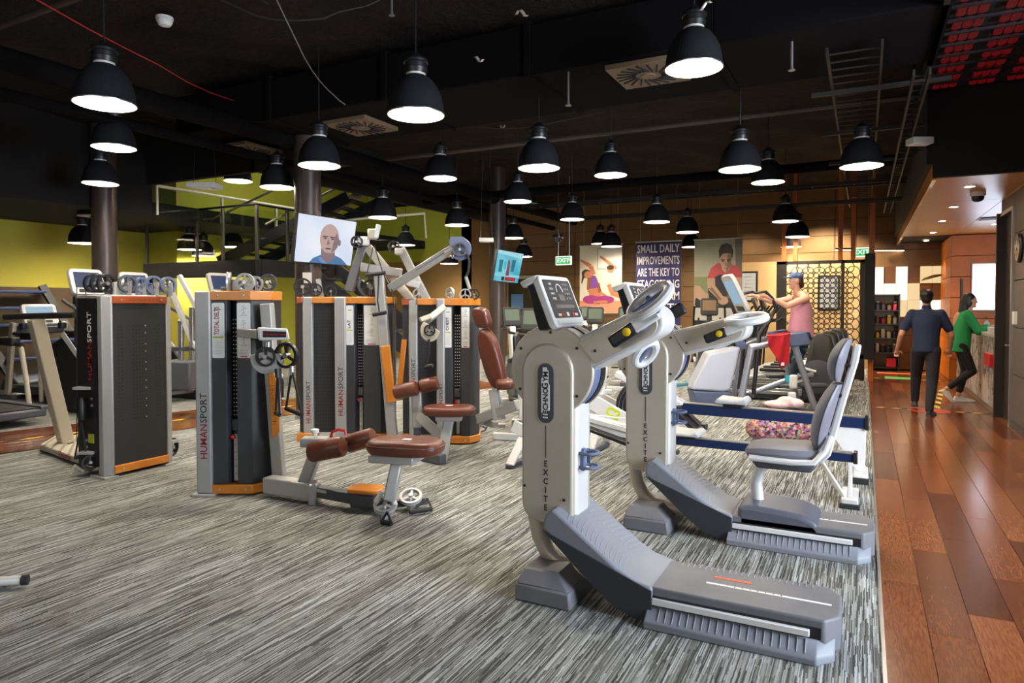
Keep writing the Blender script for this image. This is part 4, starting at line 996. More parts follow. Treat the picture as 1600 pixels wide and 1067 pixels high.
for x0, x1 in ((.16, .3), (.38, .44), (.46, .58)): wbox(W, x0, x1, .1, .14, H1, H1 + .13).build('pulley_bracket', tsil, t, .008)
# left platform, slanted post, hanging strap
pl = [G(62, 706), G(148, 738), G(150, 690) , G(88, 690)]
MB().solid([v + V((0, 0, .02)) for v in pl], [v + V((0, 0, .08)) for v in pl]).build('step_platform', cream, t, .012)
b = MB()
for i in range(6): f = i / 5; b.beam(pl[0].lerp(pl[1], .08 + .8 * f) + V((0, 0, .082)), pl[3].lerp(pl[2], .08 + .8 * f) + V((0, 0, .082)), .025, .006)
b.build('tread_strips', mat('tread_beige', '8E8574', .7), t)['kind'] = 'stuff'
text('platform_lettering', 'HUMANSPORT', .05, inkr, t, (pl[0] + pl[1]) / 2 + V((0, 0, .05)) + V((.004, -.006, 0)), pl[1] - pl[0], (0, 0, 1), .001, 1)
g0 = G(104, 694, .06); top = P(56, 498, 6.95)
rail(t, 'slanted_post', g0, top, .1, .13, cream, .01, (0, 1, 0))
rail(t, 'post_foot', g0 + V((-.1, .02, 0)), g0 + V((.12, -.02, 0)), .1, .04, steel)
MB().cyl(P(8, 495, 7.05), P(117, 492, 6.85), .032, 12).build('grip_bar', rub, t)
for px in (120, 134):
    MB().cyl(P(px, 445, 6.15), P(px, 690, 6.15), .004, 6).build('steel_cable', blk, t)
MB().obox(P(132, 606, 6.15), RT * .08, HD * .05, (0, 0, .012)).build('cable_bracket', tsil, t, .004); MB().lathe([(.03, 0), (.035, .03), (.03, .16), (.015, .2)], P(128, 656, 6.1), n=14).build('cable_stop', blk, t)
strap_handle(t, P(127, 660, 6.1), P(117, 715, 6.1), P(136, 712, 6.1))
MB().obox(P(137, 707, 6.1), RT * .07, HD * .05, (0, 0, .01)).build('low_bracket', tsil, t, .003); pulley(t, P(141, 722, 6.1), (1, -.4, 0), .07, blk, .03)
MB().tube([P(110, 740, 6.1), P(118, 728, 6.1), P(132, 736, 6.1)], .02, 8).build('ankle_strap', cream, t)
for z in (.5, .44, .12, .06): MB().lathe([(.012, 0), (.012, .008), (.006, .01)], W(-.001, .2 if z > .3 else .28, z + .2), (0, -1, 0), 10).build('bolt', steel, t)
MB().obox(P(152, 674, 6.1), RT * .02, HD * .0, (0, 0, .03)) ; wbox(W, -.004, 0, .18, .26, .3, .38).build('warning_label', inkg, t)
c = W(.72, .12, .14); pulley(t, c, (1, .3, 0), .09, blk, .04); MB().cyl(c + V((0, 0, .1)), W(.7, .12, H1 + .06), .004, 6).build('steel_cable', blk, t); MB().obox(W(.7, .1, .2), (0, .05, 0), (.05, 0, 0), (0, 0, .012)).build('cable_bracket', tsil, t)
# ---- tower 3: the lat machine
d0 = 7.65
org = P(566, 475, d0); org.z = 0; W = frame(org, RT, HD); kk = d0 / 1067
def xl(px): return (px - 566) * kk
t = thing('cable_machine', 'tall twin cable tower with LAT placard and grey arms above it', 'exercise machine', org, 0, 'silver and orange cable towers')
H3 = 1.63
tower(t, W, xl(523), xl(541) - xl(523), xl(540), xl(554), xl(567), xl(594), xl(610), H3, ('LAT', inkb))
wbox(W, xl(470), xl(486), .05, .35, .02, H3).build('upright', tsil, t, .012); wbox(W, xl(462), xl(470), .12, .35, .05, H3 - .02).build('side_panel', panelm, t)
wbox(W, xl(486), xl(523), .1, .16, .09, H3 - .075).build('rear_panel', perf, t); wbox(W, xl(486), xl(523), .02, .35, H3 - .07, H3).build('top_trim', orng, t, .006); wbox(W, xl(461), xl(470), .05, .35, H3 - .07, H3).build('top_trim', redwood, t, .006)
wbox(W, xl(462), xl(486), .0, .3, .0, .09).build('bottom_trim', orng, t, .006)
humansport(t, W(xl(479), .0485, H3 * .12), (0, 0, 1), -RT, .07)
rail(t, 'side_post', Q(592, 428, 7.6), Q(614, 690, 7.5), .11, .1, tsil, .012, HD)
rail(t, 'post_cover', Q(602, 540, 7.48), Q(612, 628, 7.45), .1, .05, orng, .008, HD)
for px, py, r, m in ((473, 448, .1, blk), (493, 453, .075, blk), (517, 455, .07, rub), (580, 450, .1, blk), (577, 446, .13, greyd)):
    pulley(t, Q(px, py, 7.75), HD - RT * .2, r, m, .04, .05)
rail(t, 'pulley_arm', Q(497, 436, 7.8), Q(503, 466, 7.8), .04, .07, tsil, .005, HD)
dg_ = mat('gunmetal_arm', '5A5B5E', .4, .3)
rail(t, 'lifting_arm', Q(545, 455, 7.75), Q(569, 382, 7.8), .1, .1, dg_, .012, HD)
MB().obox(Q(568, 377, 7.75), RT * .06, HD * .06, (0, 0, .05)).build('arm_head', wht, t, .02, seg=3); MB().obox(Q(582, 366, 7.72), RT * .05, HD * .05, (0, 0, .06)).build('arm_head', cream, t, .02, seg=3)
rail(t, 'arm_clevis', Q(587, 372, 7.7), Q(592, 351, 7.7), .05, .06, wht, .01, HD); pulley(t, Q(558, 378, 7.7), HD, .07, blk, .05)
rail(t, 'lifting_arm', Q(574, 386, 7.8), Q(647, 474, 7.95), .1, .11, cream, .012, HD)
rail(t, 'cross_arm', Q(563, 417, 7.75), Q(628, 427, 7.85), .1, .12, tsil, .012, HD)
rail(t, 'lifting_arm', Q(626, 388, 8.2), Q(668, 472, 8.2), .1, .1, tsil, .012, HD); rail(t, 'cross_arm', Q(634, 441, 8.1), Q(656, 446, 8.15), .08, .07, tsil, .01, HD)
pulley(t, Q(615, 385, 8.1), HD, .07, blk, .06); MB().obox(Q(624, 393, 8.1), RT * .05, HD * .05, (0, 0, .04)).build('arm_head', tsil, t, .015)
rail(t, 'long_cable_arm', Q(610, 450, 7.6), Q(700, 393, 7.3), .09, .095, tsil, .01, HD); rail(t, 'arm_groove', Q(616, 444, 7.54), Q(700, 391, 7.24), .006, .014, greyd, 0, HD)
MB().cyl(Q(697, 395, 7.3), Q(709, 388, 7.28), .06, 16).build('swivel_collar', steel, t); MB().tube([Q(703, 398, 7.22), Q(707, 404, 7.22), Q(709, 398, 7.22)], .008, 6).build('lock_lever', steel, t)
cm = Q(719, 389, 7.25); q = [(.12 * math.cos(math.radians(a)), .12 * math.sin(math.radians(a))) for a in range(-130, 60, 15)] + [(.03, .13), (-.1, .13), (-.12, .08)]
MB().solid([cm + RT * u + V((0, 0, v)) - HD * .02 for u, v in q], [cm + RT * u + V((0, 0, v)) + HD * .03 for u, v in q]).build('swivel_cam', bluep, t, .008)
pulley(t, cm - HD * .04 + V((0, 0, -.01)), HD, .075, greyd, .035)
MB().tube([Q(730, 397, 7.2), Q(733, 408, 7.2), Q(732, 425, 7.2), Q(727, 434, 7.2)], .014, 8).build('strap', rub, t); MB().cyl(Q(728, 433, 7.2), Q(734, 452, 7.15), .018, 10).build('grip_handle', mat('foam_grip', '8A8A88', .7), t)
MB().tube([Q(585, 384, 7.7), Q(590, 400, 7.65), Q(598, 425, 7.6), Q(612, 452, 7.55), Q(616, 478, 7.5)], .008, 6).build('steel_cable', blk, t); MB().tube([Q(583, 386, 7.7), Q(574, 425, 7.6)], .008, 6).build('steel_cable', blk, t)
MB().cyl(Q(572, 430, 7.55), Q(602, 426, 7.5), .022, 10).build('grip_handle', rub, t); MB().cyl(Q(583, 492, 7.45), Q(603, 488, 7.4), .022, 10).build('grip_handle', rub, t); MB().tube([Q(592, 430, 7.55), Q(590, 470, 7.45), Q(593, 490, 7.42)], .008, 6).build('strap', rub, t)
# its seat
g = G(653, 668); rail(t, 'pad_upright', Q(652, 668, 7.0), Q(651, 612, 7.0), .1, .08, tsil, .012, HD); rail(t, 'upright_foot', Q(652, 662, 7.0), Q(652, 686, 7.0), .07, .07, greyd, .01, HD)
roller(t, Q(617, 613, 6.95), Q(652, 606, 6.9), .075); roller(t, Q(657, 604, 7.0), Q(684, 598, 6.98), .072); rail(t, 'pad_axle', Q(640, 607, 6.96), Q(668, 600, 6.98), .03, .09, blk)
s_c = Q(702, 641, 6.75); cushion(t, 'seat', s_c, RT * .26, HD * .17, V((0, 0, .045))); MB().obox(s_c + V((0, 0, .047)), RT * .035, HD * .02, (0, 0, .003)).build('seat_tag', paper, t)
MB().obox(s_c - V((0, 0, .07)) , RT * .13, HD * .1, (0, 0, .025)).build('seat_pan', tsil, t, .01)
rail(t, 'seat_post', s_c - V((0, 0, .07)), G(690, 722, .0), .1, .13, tsil, .012, HD); rail(t, 'seat_rail', Q(655, 650, 7.0), Q(692, 684, 6.8), .09, .1, tsil, .012, HD)
rail(t, 'base_rail', G(615, 700, .05), G(692, 718, .05), .09, .09, greyd)
# ---- tower 4: the chest machine
d0 = 7.5; kk = d0 / 1067
org = P(713, 475, d0) ; org.z = 0; W = frame(org, RT, HD)
def xl(px): return (px - 713) * kk
t = thing('cable_machine', 'silver and orange cable tower with CHEST placard and brown padded backrest', 'exercise machine', org, 0, 'silver and orange cable towers')
tower(t, W, xl(682), xl(695) - xl(682), xl(694), xl(707), xl(720), xl(734), xl(747), H3 - .02, ('CHEST', inkb))
wbox(W, xl(637), xl(651), .05, .35, .02, H3 - .03).build('upright', tsil, t, .012); wbox(W, xl(651), xl(682), .1, .16, .09, H3 - .09).build('rear_panel', perf, t); wbox(W, xl(626), xl(637), .12, .35, .05, H3 - .05).build('side_panel', panelm, t)
wbox(W, xl(651), xl(682), .02, .35, H3 - .09, H3 - .02).build('top_trim', orng, t, .006); wbox(W, xl(626), xl(637), .05, .35, H3 - .09, H3 - .02).build('top_trim', redwood, t, .006); wbox(W, xl(626), xl(640), .05, .3, .02, .1).build('bottom_trim', orng, t, .006)
humansport(t, W(xl(645), .0485, H3 * .3), (0, 0, 1), -RT, .065)
rail(t, 'post_cover', Q(632, 530, 7.6), Q(625, 602, 7.6), .06, .05, orng, .008, HD)
for px, py, r, m in ((654, 459, .065, tsil), (703, 458, .065, tsil), (727, 460, .065, tsil), (741, 460, .06, blk)): pulley(t, Q(px, py, 7.55), HD if px != 703 else HD + RT, r, m, .03, .06)
rail(t, 'swing_arm', Q(692, 482, 7.4), Q(668, 500, 7.1), .07, .1, tsil, .012, HD); rail(t, 'swing_arm', Q(672, 494, 7.1), Q(656, 500, 7.05), .05, .06, cream, .01, HD)
cm = Q(672, 516, 7.05); q = [(.1 * math.cos(math.radians(a)), .12 * math.sin(math.radians(a))) for a in range(130, 370, 15)]
MB().solid([cm + RT * u + V((0, 0, v)) - HD * .02 for u, v in q], [cm + RT * u + V((0, 0, v)) + HD * .03 for u, v in q]).build('swivel_cam', cream, t, .008); pulley(t, cm - HD * .035, HD, .06, blk, .03)
MB().tube([Q(670, 530, 7.0), Q(671, 550, 7.0), Q(666, 570, 7.0)], .012, 8).build('strap', rub, t); MB().cyl(Q(664, 574, 7.0), Q(676, 571, 6.95), .02, 10).build('grip_handle', rub, t)
ba = (RT * .26 + V((0, 0, -1))).normalized()
hd_ = (RT * .75 - HD * .65).normalized()
nb = hd_.cross(ba).normalized()
cushion(t, 'headrest', Q(753, 496, 7.2), ba * .11, hd_ * .1, nb * .05); cushion(t, 'backrest', Q(769, 561, 7.2), ba * .33, hd_ * .125, nb * .055, n=2.6)
MB().obox(Q(757, 490, 7.13), hd_ * .02, ba * .02, nb * .004).build('seat_tag', paper, t)
rail(t, 'backrest_post', Q(750, 500, 7.38), Q(786, 655, 7.2), .07, .08, tsil, .01, HD)
cushion(t, 'seat', Q(790, 600, 7.05), RT * .1, HD * .16, V((0, 0, .045)))
rail(t, 'frame_leg', Q(770, 608, 7.2), Q(777, 656, 7.15), .09, .1, tsil, .01, HD); rail(t, 'base_rail', Q(748, 655, 7.3), Q(810, 632, 7.0), .09, .11, tsil, .012); MB().obox(G(777, 664, .02), RT * .1, HD * .06, (0, 0, .018)).build('base_foot', tsil, t, .006)
rail(t, 'base_rail', Q(748, 657, 7.4), Q(775, 664, 7.2), .07, .06, tsil); pulley(t, G(752, 665, .12), HD, .075, greyd, .04)
# ================================================================== ROWERS
lime = mat('lime_print', 'C6D420', .5)
def rower(X, Y, label, seat_x, number=None, plate_leg=True, zs=1, fx=.2):
    t = thing('rowing_machine', label, 'rowing machine', (X, Y, 0), 0, 'blue railed rowing machines')
    def L(x, y, z): return V((X + x + (min(0, fx) if x < -1.75 else 0), Y + y, z))
    def pr(pts, y0, y1): return MB().solid([L(u, y0, v) for u, v in pts], [L(u, y1, v) for u, v in pts])
    pr([(-1.72, .47), (.0, .45), (.0, .545), (-1.72, .57)], -.035, .035).build('rail', navy, t, .008)
    pr([(-1.7, .57), (-.02, .546), (-.02, .556), (-1.7, .58)], -.04, .04).build('rail_strip', steel, t)
    MB().box(X - .01, X + .02, Y - .05, Y + .05, .44, .57).build('rail_end_cap', blk, t, .006)
    if plate_leg:
        pr([(-.32, .45), (.0, .45), (-.005, .07), (-.08, .07)], -.02, .02).build('rear_leg', wht, t, .006); MB().box(X - .1, X + .02, Y - .2, Y + .2, 0, .07).build('rear_foot', wht, t, .01)
        for k in (-1, 1): MB().box(X - .105, X + .025, Y + k * .2 - .03, Y + k * .2 + .03, -.0, .05).build('rubber_foot', rub, t, .005)
    else:
        for k in (-1, 1): MB().beam(L(-.03, k * .03, .45), L(-.03, k * .15, .05), .025, .03, (1, 0, 0)).build('rear_leg', silver, t, .004)
        MB().beam(L(-.25, 0, .45), L(-.06, -.14, .08), .02, .03).build('leg_strut', wht, t); MB().box(X - .09, X + .03, Y - .2, Y + .2, 0.04, .1).build('rear_foot', silver, t, .01)
        for k in (-1, 1): MB().box(X - .1, X + .04, Y + k * .2 - .03, Y + k * .2 + .03, 0, .05).build('rubber_foot', rub, t, .005)
    # sliding seat: two shallow lobes
    s = MB(); rs = []
    for u, h in ((-.16, .02), (-.14, .05), (-.05, .04), (.05, .035), (.1, .06), (.13, .03)):
        rs.append([L(seat_x + u, .155 * c_, .605 + (h if s_ > 0 else -.0)) for c_, s_ in ((-1, -1), (-1, 1), (-.5, 1), (0, .6), (.5, 1), (1, 1), (1, -1))])
    s.rings(rs).build('seat', mat('seat_grey', 'A2A5A8', .5), t, .012); MB().box(X + seat_x - .1, X + seat_x + .08, Y - .07, Y + .07, .565, .61).build('seat_carriage', blk, t, .006)
    # foot stretchers
    for k in (-1, 1):
        MB().solid([L(-1.78, k * .1 - .055, .62), L(-1.42, k * .1 - .055, .33), L(-1.42, k * .1 + .055, .33), L(-1.78, k * .1 + .055, .62)], [L(-1.8, k * .1 - .055, .58), L(-1.45, k * .1 - .055, .28), L(-1.45, k * .1 + .055, .28), L(-1.8, k * .1 + .055, .58)]).build('footplate', blk, t, .01)
        MB().beam(L(-1.63, k * .1 - .07, .54), L(-1.63, k * .1 + .07, .54), .05, .03).build('foot_strap', rub, t, .004)
        MB().box(X - 1.5, X - 1.4, Y + k * .1 - .05, Y + k * .1 + .05, .3, .36).build('heel_cup', blk, t, .01)
    # front beam, flywheel cage, legs
    MB().beam(L(-1.62, 0, .55), L(-2.3, 0, .83), .07, .14, (0, 1, 0)).build('front_beam', wht, t, .01)
    MB().beam(L(-1.62, -.05, .53), L(-2.0, -.05, .7), .012, .16).build('side_cover', wht, t, .004)
    if number: text('rower_number', number, .1, inkb, t, L(-1.72, -.06, .585), (.91, 0, -.41), (.41, 0, .91), .001, 1, bold=.002)
    MB().lathe([(.1, -.09), (.27, -.085), (.29, -.06), (.29, .06), (.27, .085), (.1, .09)], L(-2.2 + max(0, fx), 0, .5), (0, 1, 0), 36).build('flywheel_cage', blk, t)
    w_ = MB()
    for r in (.13, .17, .21, .25):
        for sd in (-1, 1): w_.tube([L(-2.2 + max(0, fx) + r * math.cos(i * PI / 14), sd * .09, .5 + r * math.sin(i * PI / 14)) for i in range(28)], .006, 5, True)
    w_.build('cage_rings', greyd, t)['kind'] = 'stuff'
    pr([(-2.52, .62), (-2.1, .42), (-2.02, .3), (-2.1, .24), (-2.58, .46)], -.12, -.1).build('side_panel', wht, t, .008)
    pr([(-2.52, .62), (-2.1, .42), (-2.02, .3), (-2.1, .24), (-2.58, .46)], .1, .12).build('side_panel', wht, t, .008)
    text('panel_lettering', 'C2', .13, lime, t, L(-2.3, -.122, .43), (.9, 0, -.4), (.4, 0, .9), .001, 1, bold=.006)
    for k in (-1, 1):
        MB().beam(L(-2.42, k * .05, .5), L(-2.5, k * .26, .05), .03, .09, (1, 0, 0)).build('front_leg', wht, t, .008)
    MB().beam(L(-2.5, -.3, .035), L(-2.5, .3, .035), .06, .05).build('front_foot', greyd, t, .01)
    MB().beam(L(-2.48, 0, .6), L(-2.46, 0, 1.02), .07, .1, (0, 1, 0)).build('front_post', wht, t, .008)
    MB().tube([L(-2.25, 0, .8), L(-2.1, 0, .98), L(-1.95, 0, 1.05)], .02, 8).build('monitor_arm', blk, t)
    MB().solid([L(-1.95, y, z) for y, z in rrect(-.09, .09, .98, 1.16, .02, 3)], [L(-1.91, y, z) for y, z in rrect(-.085, .085, .985, 1.155, .02, 3)]).build('monitor', greyd, t, .006)
    for k in (-1, 1): MB().cyl(L(-1.72, k * .07, .73), L(-1.64, k * .27, .73), .02, 10).build('grip_handle', teal, t, label='teal chain handle')
    MB().cyl(L(-1.72, -.07, .73), L(-1.72, .07, .73), .016, 8).build('handle_bar', blk, t); MB().cyl(L(-1.74, 0, .73), L(-2.0, 0, .76), .008, 6).build('chain', steel, t)
    t.scale = (1, 1, zs)
    return t
rower(.03, 6.78, 'rowing machine with a broad white rear leg, behind the padded recumbent seat', -1.12, '2', True, 1, .2)
rower(-.05, 5.94, 'rowing machine with a thin strutted rear leg, directly behind the padded recumbent seat', -1.3, None, False, .7, -.4)
# ================================================================== BACKGROUND CARDIO
scr_blue = emit('console_screen_blue', '2A4478', .3); scr_pale = emit('console_screen_pale', '9CC0D8', .4); scr_green = emit('console_screen_green', '8A9878', .3); scr_amber = emit('console_screen_amber', 'A87A4A', .35)
def place(t, x, y, z): return V((x, y, z))
def small_console(t, c, u, r, wd, h, scr, body=greyd, name='console'):
    """slanted display; c = centre, u = up-the-face direction, r = across"""
    c, u, r = V(c), V(u).normalized(), V(r).normalized(); n = r.cross(u)
    def q(pts, k): return [c + r * a + u * b + n * k for a, b in pts]
    o = rrect(-wd / 2, wd / 2, -h / 2, h / 2, min(wd, h) * .15, 3)
    p = MB().solid(q(o, -.04), q([(a * .97, b * .97) for a, b in o], .012)).build(name, body, t, .006)
    i = rrect(-wd * .38, wd * .38, -h * .24, h * .36, .01, 2)
    MB().solid(q(i, .011), q(i, .016)).build('screen', scr, p)
    MB().solid(q(rrect(-wd * .3, wd * .3, -h * .42, -h * .3, .01, 2), .011), q(rrect(-wd * .3, wd * .3, -h * .42, -h * .3, .01, 2), .018)).build('keypad', blk, p)
    return p
def treadmill():
    t = thing('treadmill', 'x', 'treadmill', (0, 0, 0), 0, 'treadmills at the left')
    MB().box(-1.0, .75, -.33, .33, .1, .2).build('deck_frame', greyd, t, .02); MB().box(-.95, .5, -.26, .26, .195, .215).build('belt', rub, t)
    for k in (-1, 1): MB().box(-1.0, .6, k * .3 - .045, k * .3 + .045, .19, .235).build('side_rail', greyd, t, .01)
    MB().rings([[(x, -.33, .12), (x, .33, .12), (x, .3, h), (x, -.3, h)] for x, h in ((.45, .26), (.6, .34), (.85, .33), (.95, .2))]).build('motor_hood', greyd, t, .02)
    for k in (-1, 1):
        MB().beam((.55, k * .4, .05), (.35, k * .4, 1.25), .06, .12, (1, 0, 0)).build('upright', cream, t, .015); MB().box(.35, .75, k * .4 - .04, k * .4 + .04, 0, .08).build('foot', greyd, t, .01)
        MB().tube([(.4, k * .4, 1.08), (.0, k * .4, 1.05), (-.35, k * .38, .98)], .03, 10).build('handrail', blk, t); MB().tube([(-.32, k * .38, .98), (-.4, k * .4, .5), (-.45, k * .42, .02)], .032, 10).build('handrail_leg', cream, t)
        MB().box(-.2, .1, k * .38 - .06, k * .38 + .06, .98, 1.1).build('rail_pad', blk, t, .02)
    MB().beam((.38, -.42, 1.12), (.38, .42, 1.12), .1, .12).build('crossbar', greyd, t, .02)
    small_console(t, (.33, 0, 1.38), (.35, 0, .93), (0, -1, 0), .55, .36, scr_pale, silver)
    for k in (-1, 1): MB().lathe([(.06, 0), (.065, .06), (.06, .1)], (.25, k * .3, 1.14), (0, 0, 1), 14).build('cup_holder', blk, t)
    return t
def climber():
    t = thing('stair_climber', 'x', 'stair climber', (0, 0, 0), 0, 'stair climbers at the left')
    MB().prism([(-.75, 0), (.6, 0), (.6, .95), (.2, 1.1), (-.75, .3)], -.38, -.33).build('side_shroud', blk, t, .02); MB().prism([(-.75, 0), (.6, 0), (.6, .95), (.2, 1.1), (-.75, .3)], .33, .38).build('side_shroud', blk, t, .02)
    MB().prism([(-.68, .3), (-.72, .36), (.2, 1.16), (.28, 1.1)], -.392, -.38).build('side_stripe', wht, t, .004); MB().prism([(-.68, .3), (-.72, .36), (.2, 1.16), (.28, 1.1)], .38, .392).build('side_stripe', wht, t, .004)
    for i in range(4): MB().box(-.7 + i * .22, -.45 + i * .22, -.32, .32, .12 + i * .2, .15 + i * .2).build('step', greyd, t, .008)
    for k in (-1, 1): MB().tube([(-.6, k * .36, .4), (-.55, k * .38, 1.3), (.1, k * .38, 1.55), (.35, k * .3, 1.6)], .025, 10).build('handrail', greyd, t)
    MB().beam((.4, 0, .9), (.35, 0, 1.85), .12, .3, (1, 0, 0)).build('mast', greyd, t, .03)
    small_console(t, (.27, 0, 1.88), (.3, 0, .95), (0, -1, 0), .5, .4, scr_blue, silver)
    MB().beam((.1, -.3, 1.6), (.1, .3, 1.6), .08, .12).build('reading_ledge', blk, t, .02)
    return t
def exercise_bike():
    t = thing('exercise_bike', 'x', 'exercise bike', (0, 0, 0), 0, 'exercise bikes in the middle distance')
    for x in (-.5, .45): MB().box(x - .04, x + .04, -.28, .28, 0, .08).build('floor_bar', silver, t, .012)
    MB().beam((-.5, 0, .1), (.45, 0, .1), .1, .12).build('base_beam', greyd, t, .02)
    MB().prism(arc(.2, .42, .3, -40, 220, 14) + [(-.05, .15), (.4, .15)], -.09, .09).build('drive_shroud', greyd, t, .03)
    MB().beam((.3, 0, .6), (.42, 0, 1.2), .1, .14, (1, 0, 0)).build('front_post', silver, t, .02)
    for k in (-1, 1):
        MB().tube([(.42, 0, 1.15), (.35, k * .18, 1.17), (.15, k * .24, 1.2), (.02, k * .22, 1.24)], .018, 8).build('handlebar', blk, t)
        MB().beam((.2, k * .12, .42), (.2 + k * .14, k * .12, .35), .02, .04).build('crank', steel, t); MB().box(.14 + k * .14, .26 + k * .14, k * .2 - .06, k * .2 + .06, .33, .36).build('pedal', blk, t, .006)
    MB().beam((-.2, 0, .2), (-.35, 0, .85), .07, .1, (1, 0, 0)).build('seat_post', silver, t, .015)
    MB().rings([[(x, w_ * math.cos(a), .9 + .05 * math.sin(a)) for a in [2 * PI * i / 12 for i in range(12)]] for x, w_ in ((-.5, .08), (-.45, .13), (-.3, .12), (-.15, .06), (-.08, .02))]).build('saddle', blk, t)
    MB().beam((-.48, 0, .9), (-.55, 0, 1.22), .05, .2, (1, 0, 0)).build('back_pad', blk, t, .04)
    small_console(t, (.4, 0, 1.36), (.3, 0, .95), (0, -1, 0), .3, .3, scr_green, blk)
    return t
def cross_trainer():
    t = thing('cross_trainer', 'x', 'cross trainer', (0, 0, 0), 0, 'dark cross trainers in a row behind the woman')
    MB().rings([[(x, -.2, .05), (x, .2, .05), (x, .19, h * .8), (x, .12, h), (x, -.12, h), (x, -.19, h * .8)] for x, h in ((-1.05, .35), (-1.0, .75), (-.9, 1.06), (-.72, 1.1), (-.62, 1.02), (-.5, .4))]).build('rear_shroud', mat('shroud_black', '2A2724', .45, 0, .1), t, .03, seg=3)
    MB().lathe([(.24, -.23), (.26, -.22), (.26, .22), (.24, .23)], (-.72, 0, .42), (0, 1, 0), 28).build('crank_cover', greyd, t)
    for k in (-1, 1):
        MB().tube([(-.7, k * .24, .5), (-.5, k * .26, .56), (.1, k * .26, .42), (.6, k * .24, .32)], .025, 8).build('pedal_arm', silver, t); MB().box(-.3, .12, k * .24 - .07, k * .24 + .07, .48, .53).build('pedal', blk, t, .012)
        MB().beam((-.5, k * .2, .14), (.8, k * .2, .14), .04, .05).build('glide_rail', steel, t, .006)
        MB().tube([(.62, k * .26, .32), (.6, k * .28, .9), (.5, k * .3, 1.25), (.3, k * .28, 1.52)], .02, 8).build('swing_handle', blk, t); MB().tube([(.5, k * .12, 1.2), (.3, k * .2, 1.22), (.22, k * .2, 1.28)], .018, 8).build('fixed_handle', blk, t)
    MB().beam((-1.0, 0, .08), (.85, 0, .08), .3, .08).build('base_frame', greyd, t, .015); MB().box(.78, .88, -.33, .33, 0, .08).build('front_foot', silver, t, .012)
    MB().beam((.75, 0, .1), (.6, 0, 1.35), .1, .16, (1, 0, 0)).build('mast', greyd, t, .03)
    small_console(t, (.55, 0, 1.5), (.35, 0, .93), (0, -1, 0), .34, .36, scr_amber, blk)
    return t
def spread(maker, spots, fix=None):
    p = None
    for x, y, rz, lb in spots:
        if p is None: p = t = maker(); t.location = (x, y, 0); t.rotation_euler = (0, 0, rz)
        else: t = dup(p, (x, y, 0), rz)
        t['label'] = lb
spread(treadmill, [(-10.3, 3.55, PI, 'treadmill cut by the left edge of the frame, nearest the timber walkway'), (-10.4, 4.75, PI, 'treadmill behind the slanted beige post'), (-11.85, 6.5, PI, 'treadmill behind the cable tower at far left')])
spread(climber, [(-9.98, 6.13, PI, 'tall stair climber with blue screen rising left above the far left tower'), (-10.3, 7.1, PI, 'tall stair climber with pale screen rising right above the far left tower'), (-9.3, 7.95, PI, 'stair climber behind the TOTAL DELTS tower')])
def by_console(px, py, d, rz, off=.4): q = P(px, py, d); return (q.x - math.cos(rz) * off, q.y - math.sin(rz) * off)
fa = PI / 2 + .25
sp = []
for px, d, rz, lb in ((832, 8.6, fa, 'exercise bike with the large greenish screen beside the nearest big console'), (893, 10.2, fa, 'exercise bike with its console right of the nearest big console'), (930, 11.7, fa, 'exercise bike with its console below the yoga poster'), (978, 13.0, fa, 'exercise bike with its console right of the yoga poster'), (800, 10.6, fa + .5, 'exercise bike with its handlebars right of the brown backrest'), (915, 14.2, fa, 'farthest exercise bike below the yoga poster')):
    x, y = by_console(px, 490, d, rz); sp.append((x, y, rz, lb))
spread(exercise_bike, sp)
spread(cross_trainer, [(-1.35 + .0, 11.75, PI, 'dark cross trainer nearest in the row behind the woman in pink'), (-1.3, 12.75, PI, 'second dark cross trainer in the row behind the woman in pink'), (-1.25, 13.65, PI, 'third dark cross trainer in the row behind the woman in pink'), (-1.2, 14.5, PI, 'farthest dark cross trainer before the lattice screen'), (-2.6, 13.2, PI / 2 + .2, 'dark cross trainer with amber screen below the red shirt poster'), (-12.8, 3.0, PI, 'dark cross trainer behind the nearest left treadmill'), (-12.8, 4.3, PI, 'dark cross trainer left of the slanted beige post, by the far wall'), (-12.9, 5.4, PI, 'dark cross trainer behind the left stair climber')])
# blue stepped rack at far left
t = thing('step_rack', 'dark rack of blue trays leaning against the far left wall', 'rack', (-13.2, 6.5, 0))
for k in (0, .55):
    MB().beam((-13.85, 6.0 + k * 2.6, 1.9), (-13.1, 6.6 + k * 2.6, .1), .06, .14, (0, 1, 0)).build('stringer', blk, t)
for i in range(6):
    f = i / 5; x, y, z = -13.75 + .6 * f, 6.1 + .5 * f, 1.75 - 1.5 * f
    MB().box(x - .12, x + .12, y, y + 1.3, z, z + .05).build('tray', mat('tray_blue', '1C2E58', .5), t, .01)
# shelf unit and squat rack pieces behind the first tower
t = thing('weight_frame', 'steel angled weight machine frame behind the far left tower', 'exercise machine', (-8.7, 9.4, 0))
a = lambda px, py: P(px, py, 9.4)
for p, q, m in (((262, 440), (305, 545), silver), ((280, 430), (318, 500), silver), ((268, 545), (305, 545), greyd), ((283, 500), (283, 600), steel), ((300, 480), (300, 610), steel)): MB().beam(a(*p), a(*q), .06, .07, HD).build('frame_bar', m, t, .008)
for i in range(5): pulley(t, a(276 + i * 6, 580), RT, .06, rub, .03)
MB().beam(G(262, 608), G(312, 604), .3, .12).build('base_beam', greyd, t, .01); MB().obox(a(285, 585), RT * .2, HD * .2, (0, 0, .2)).build('weight_block', greyd, t, .03)
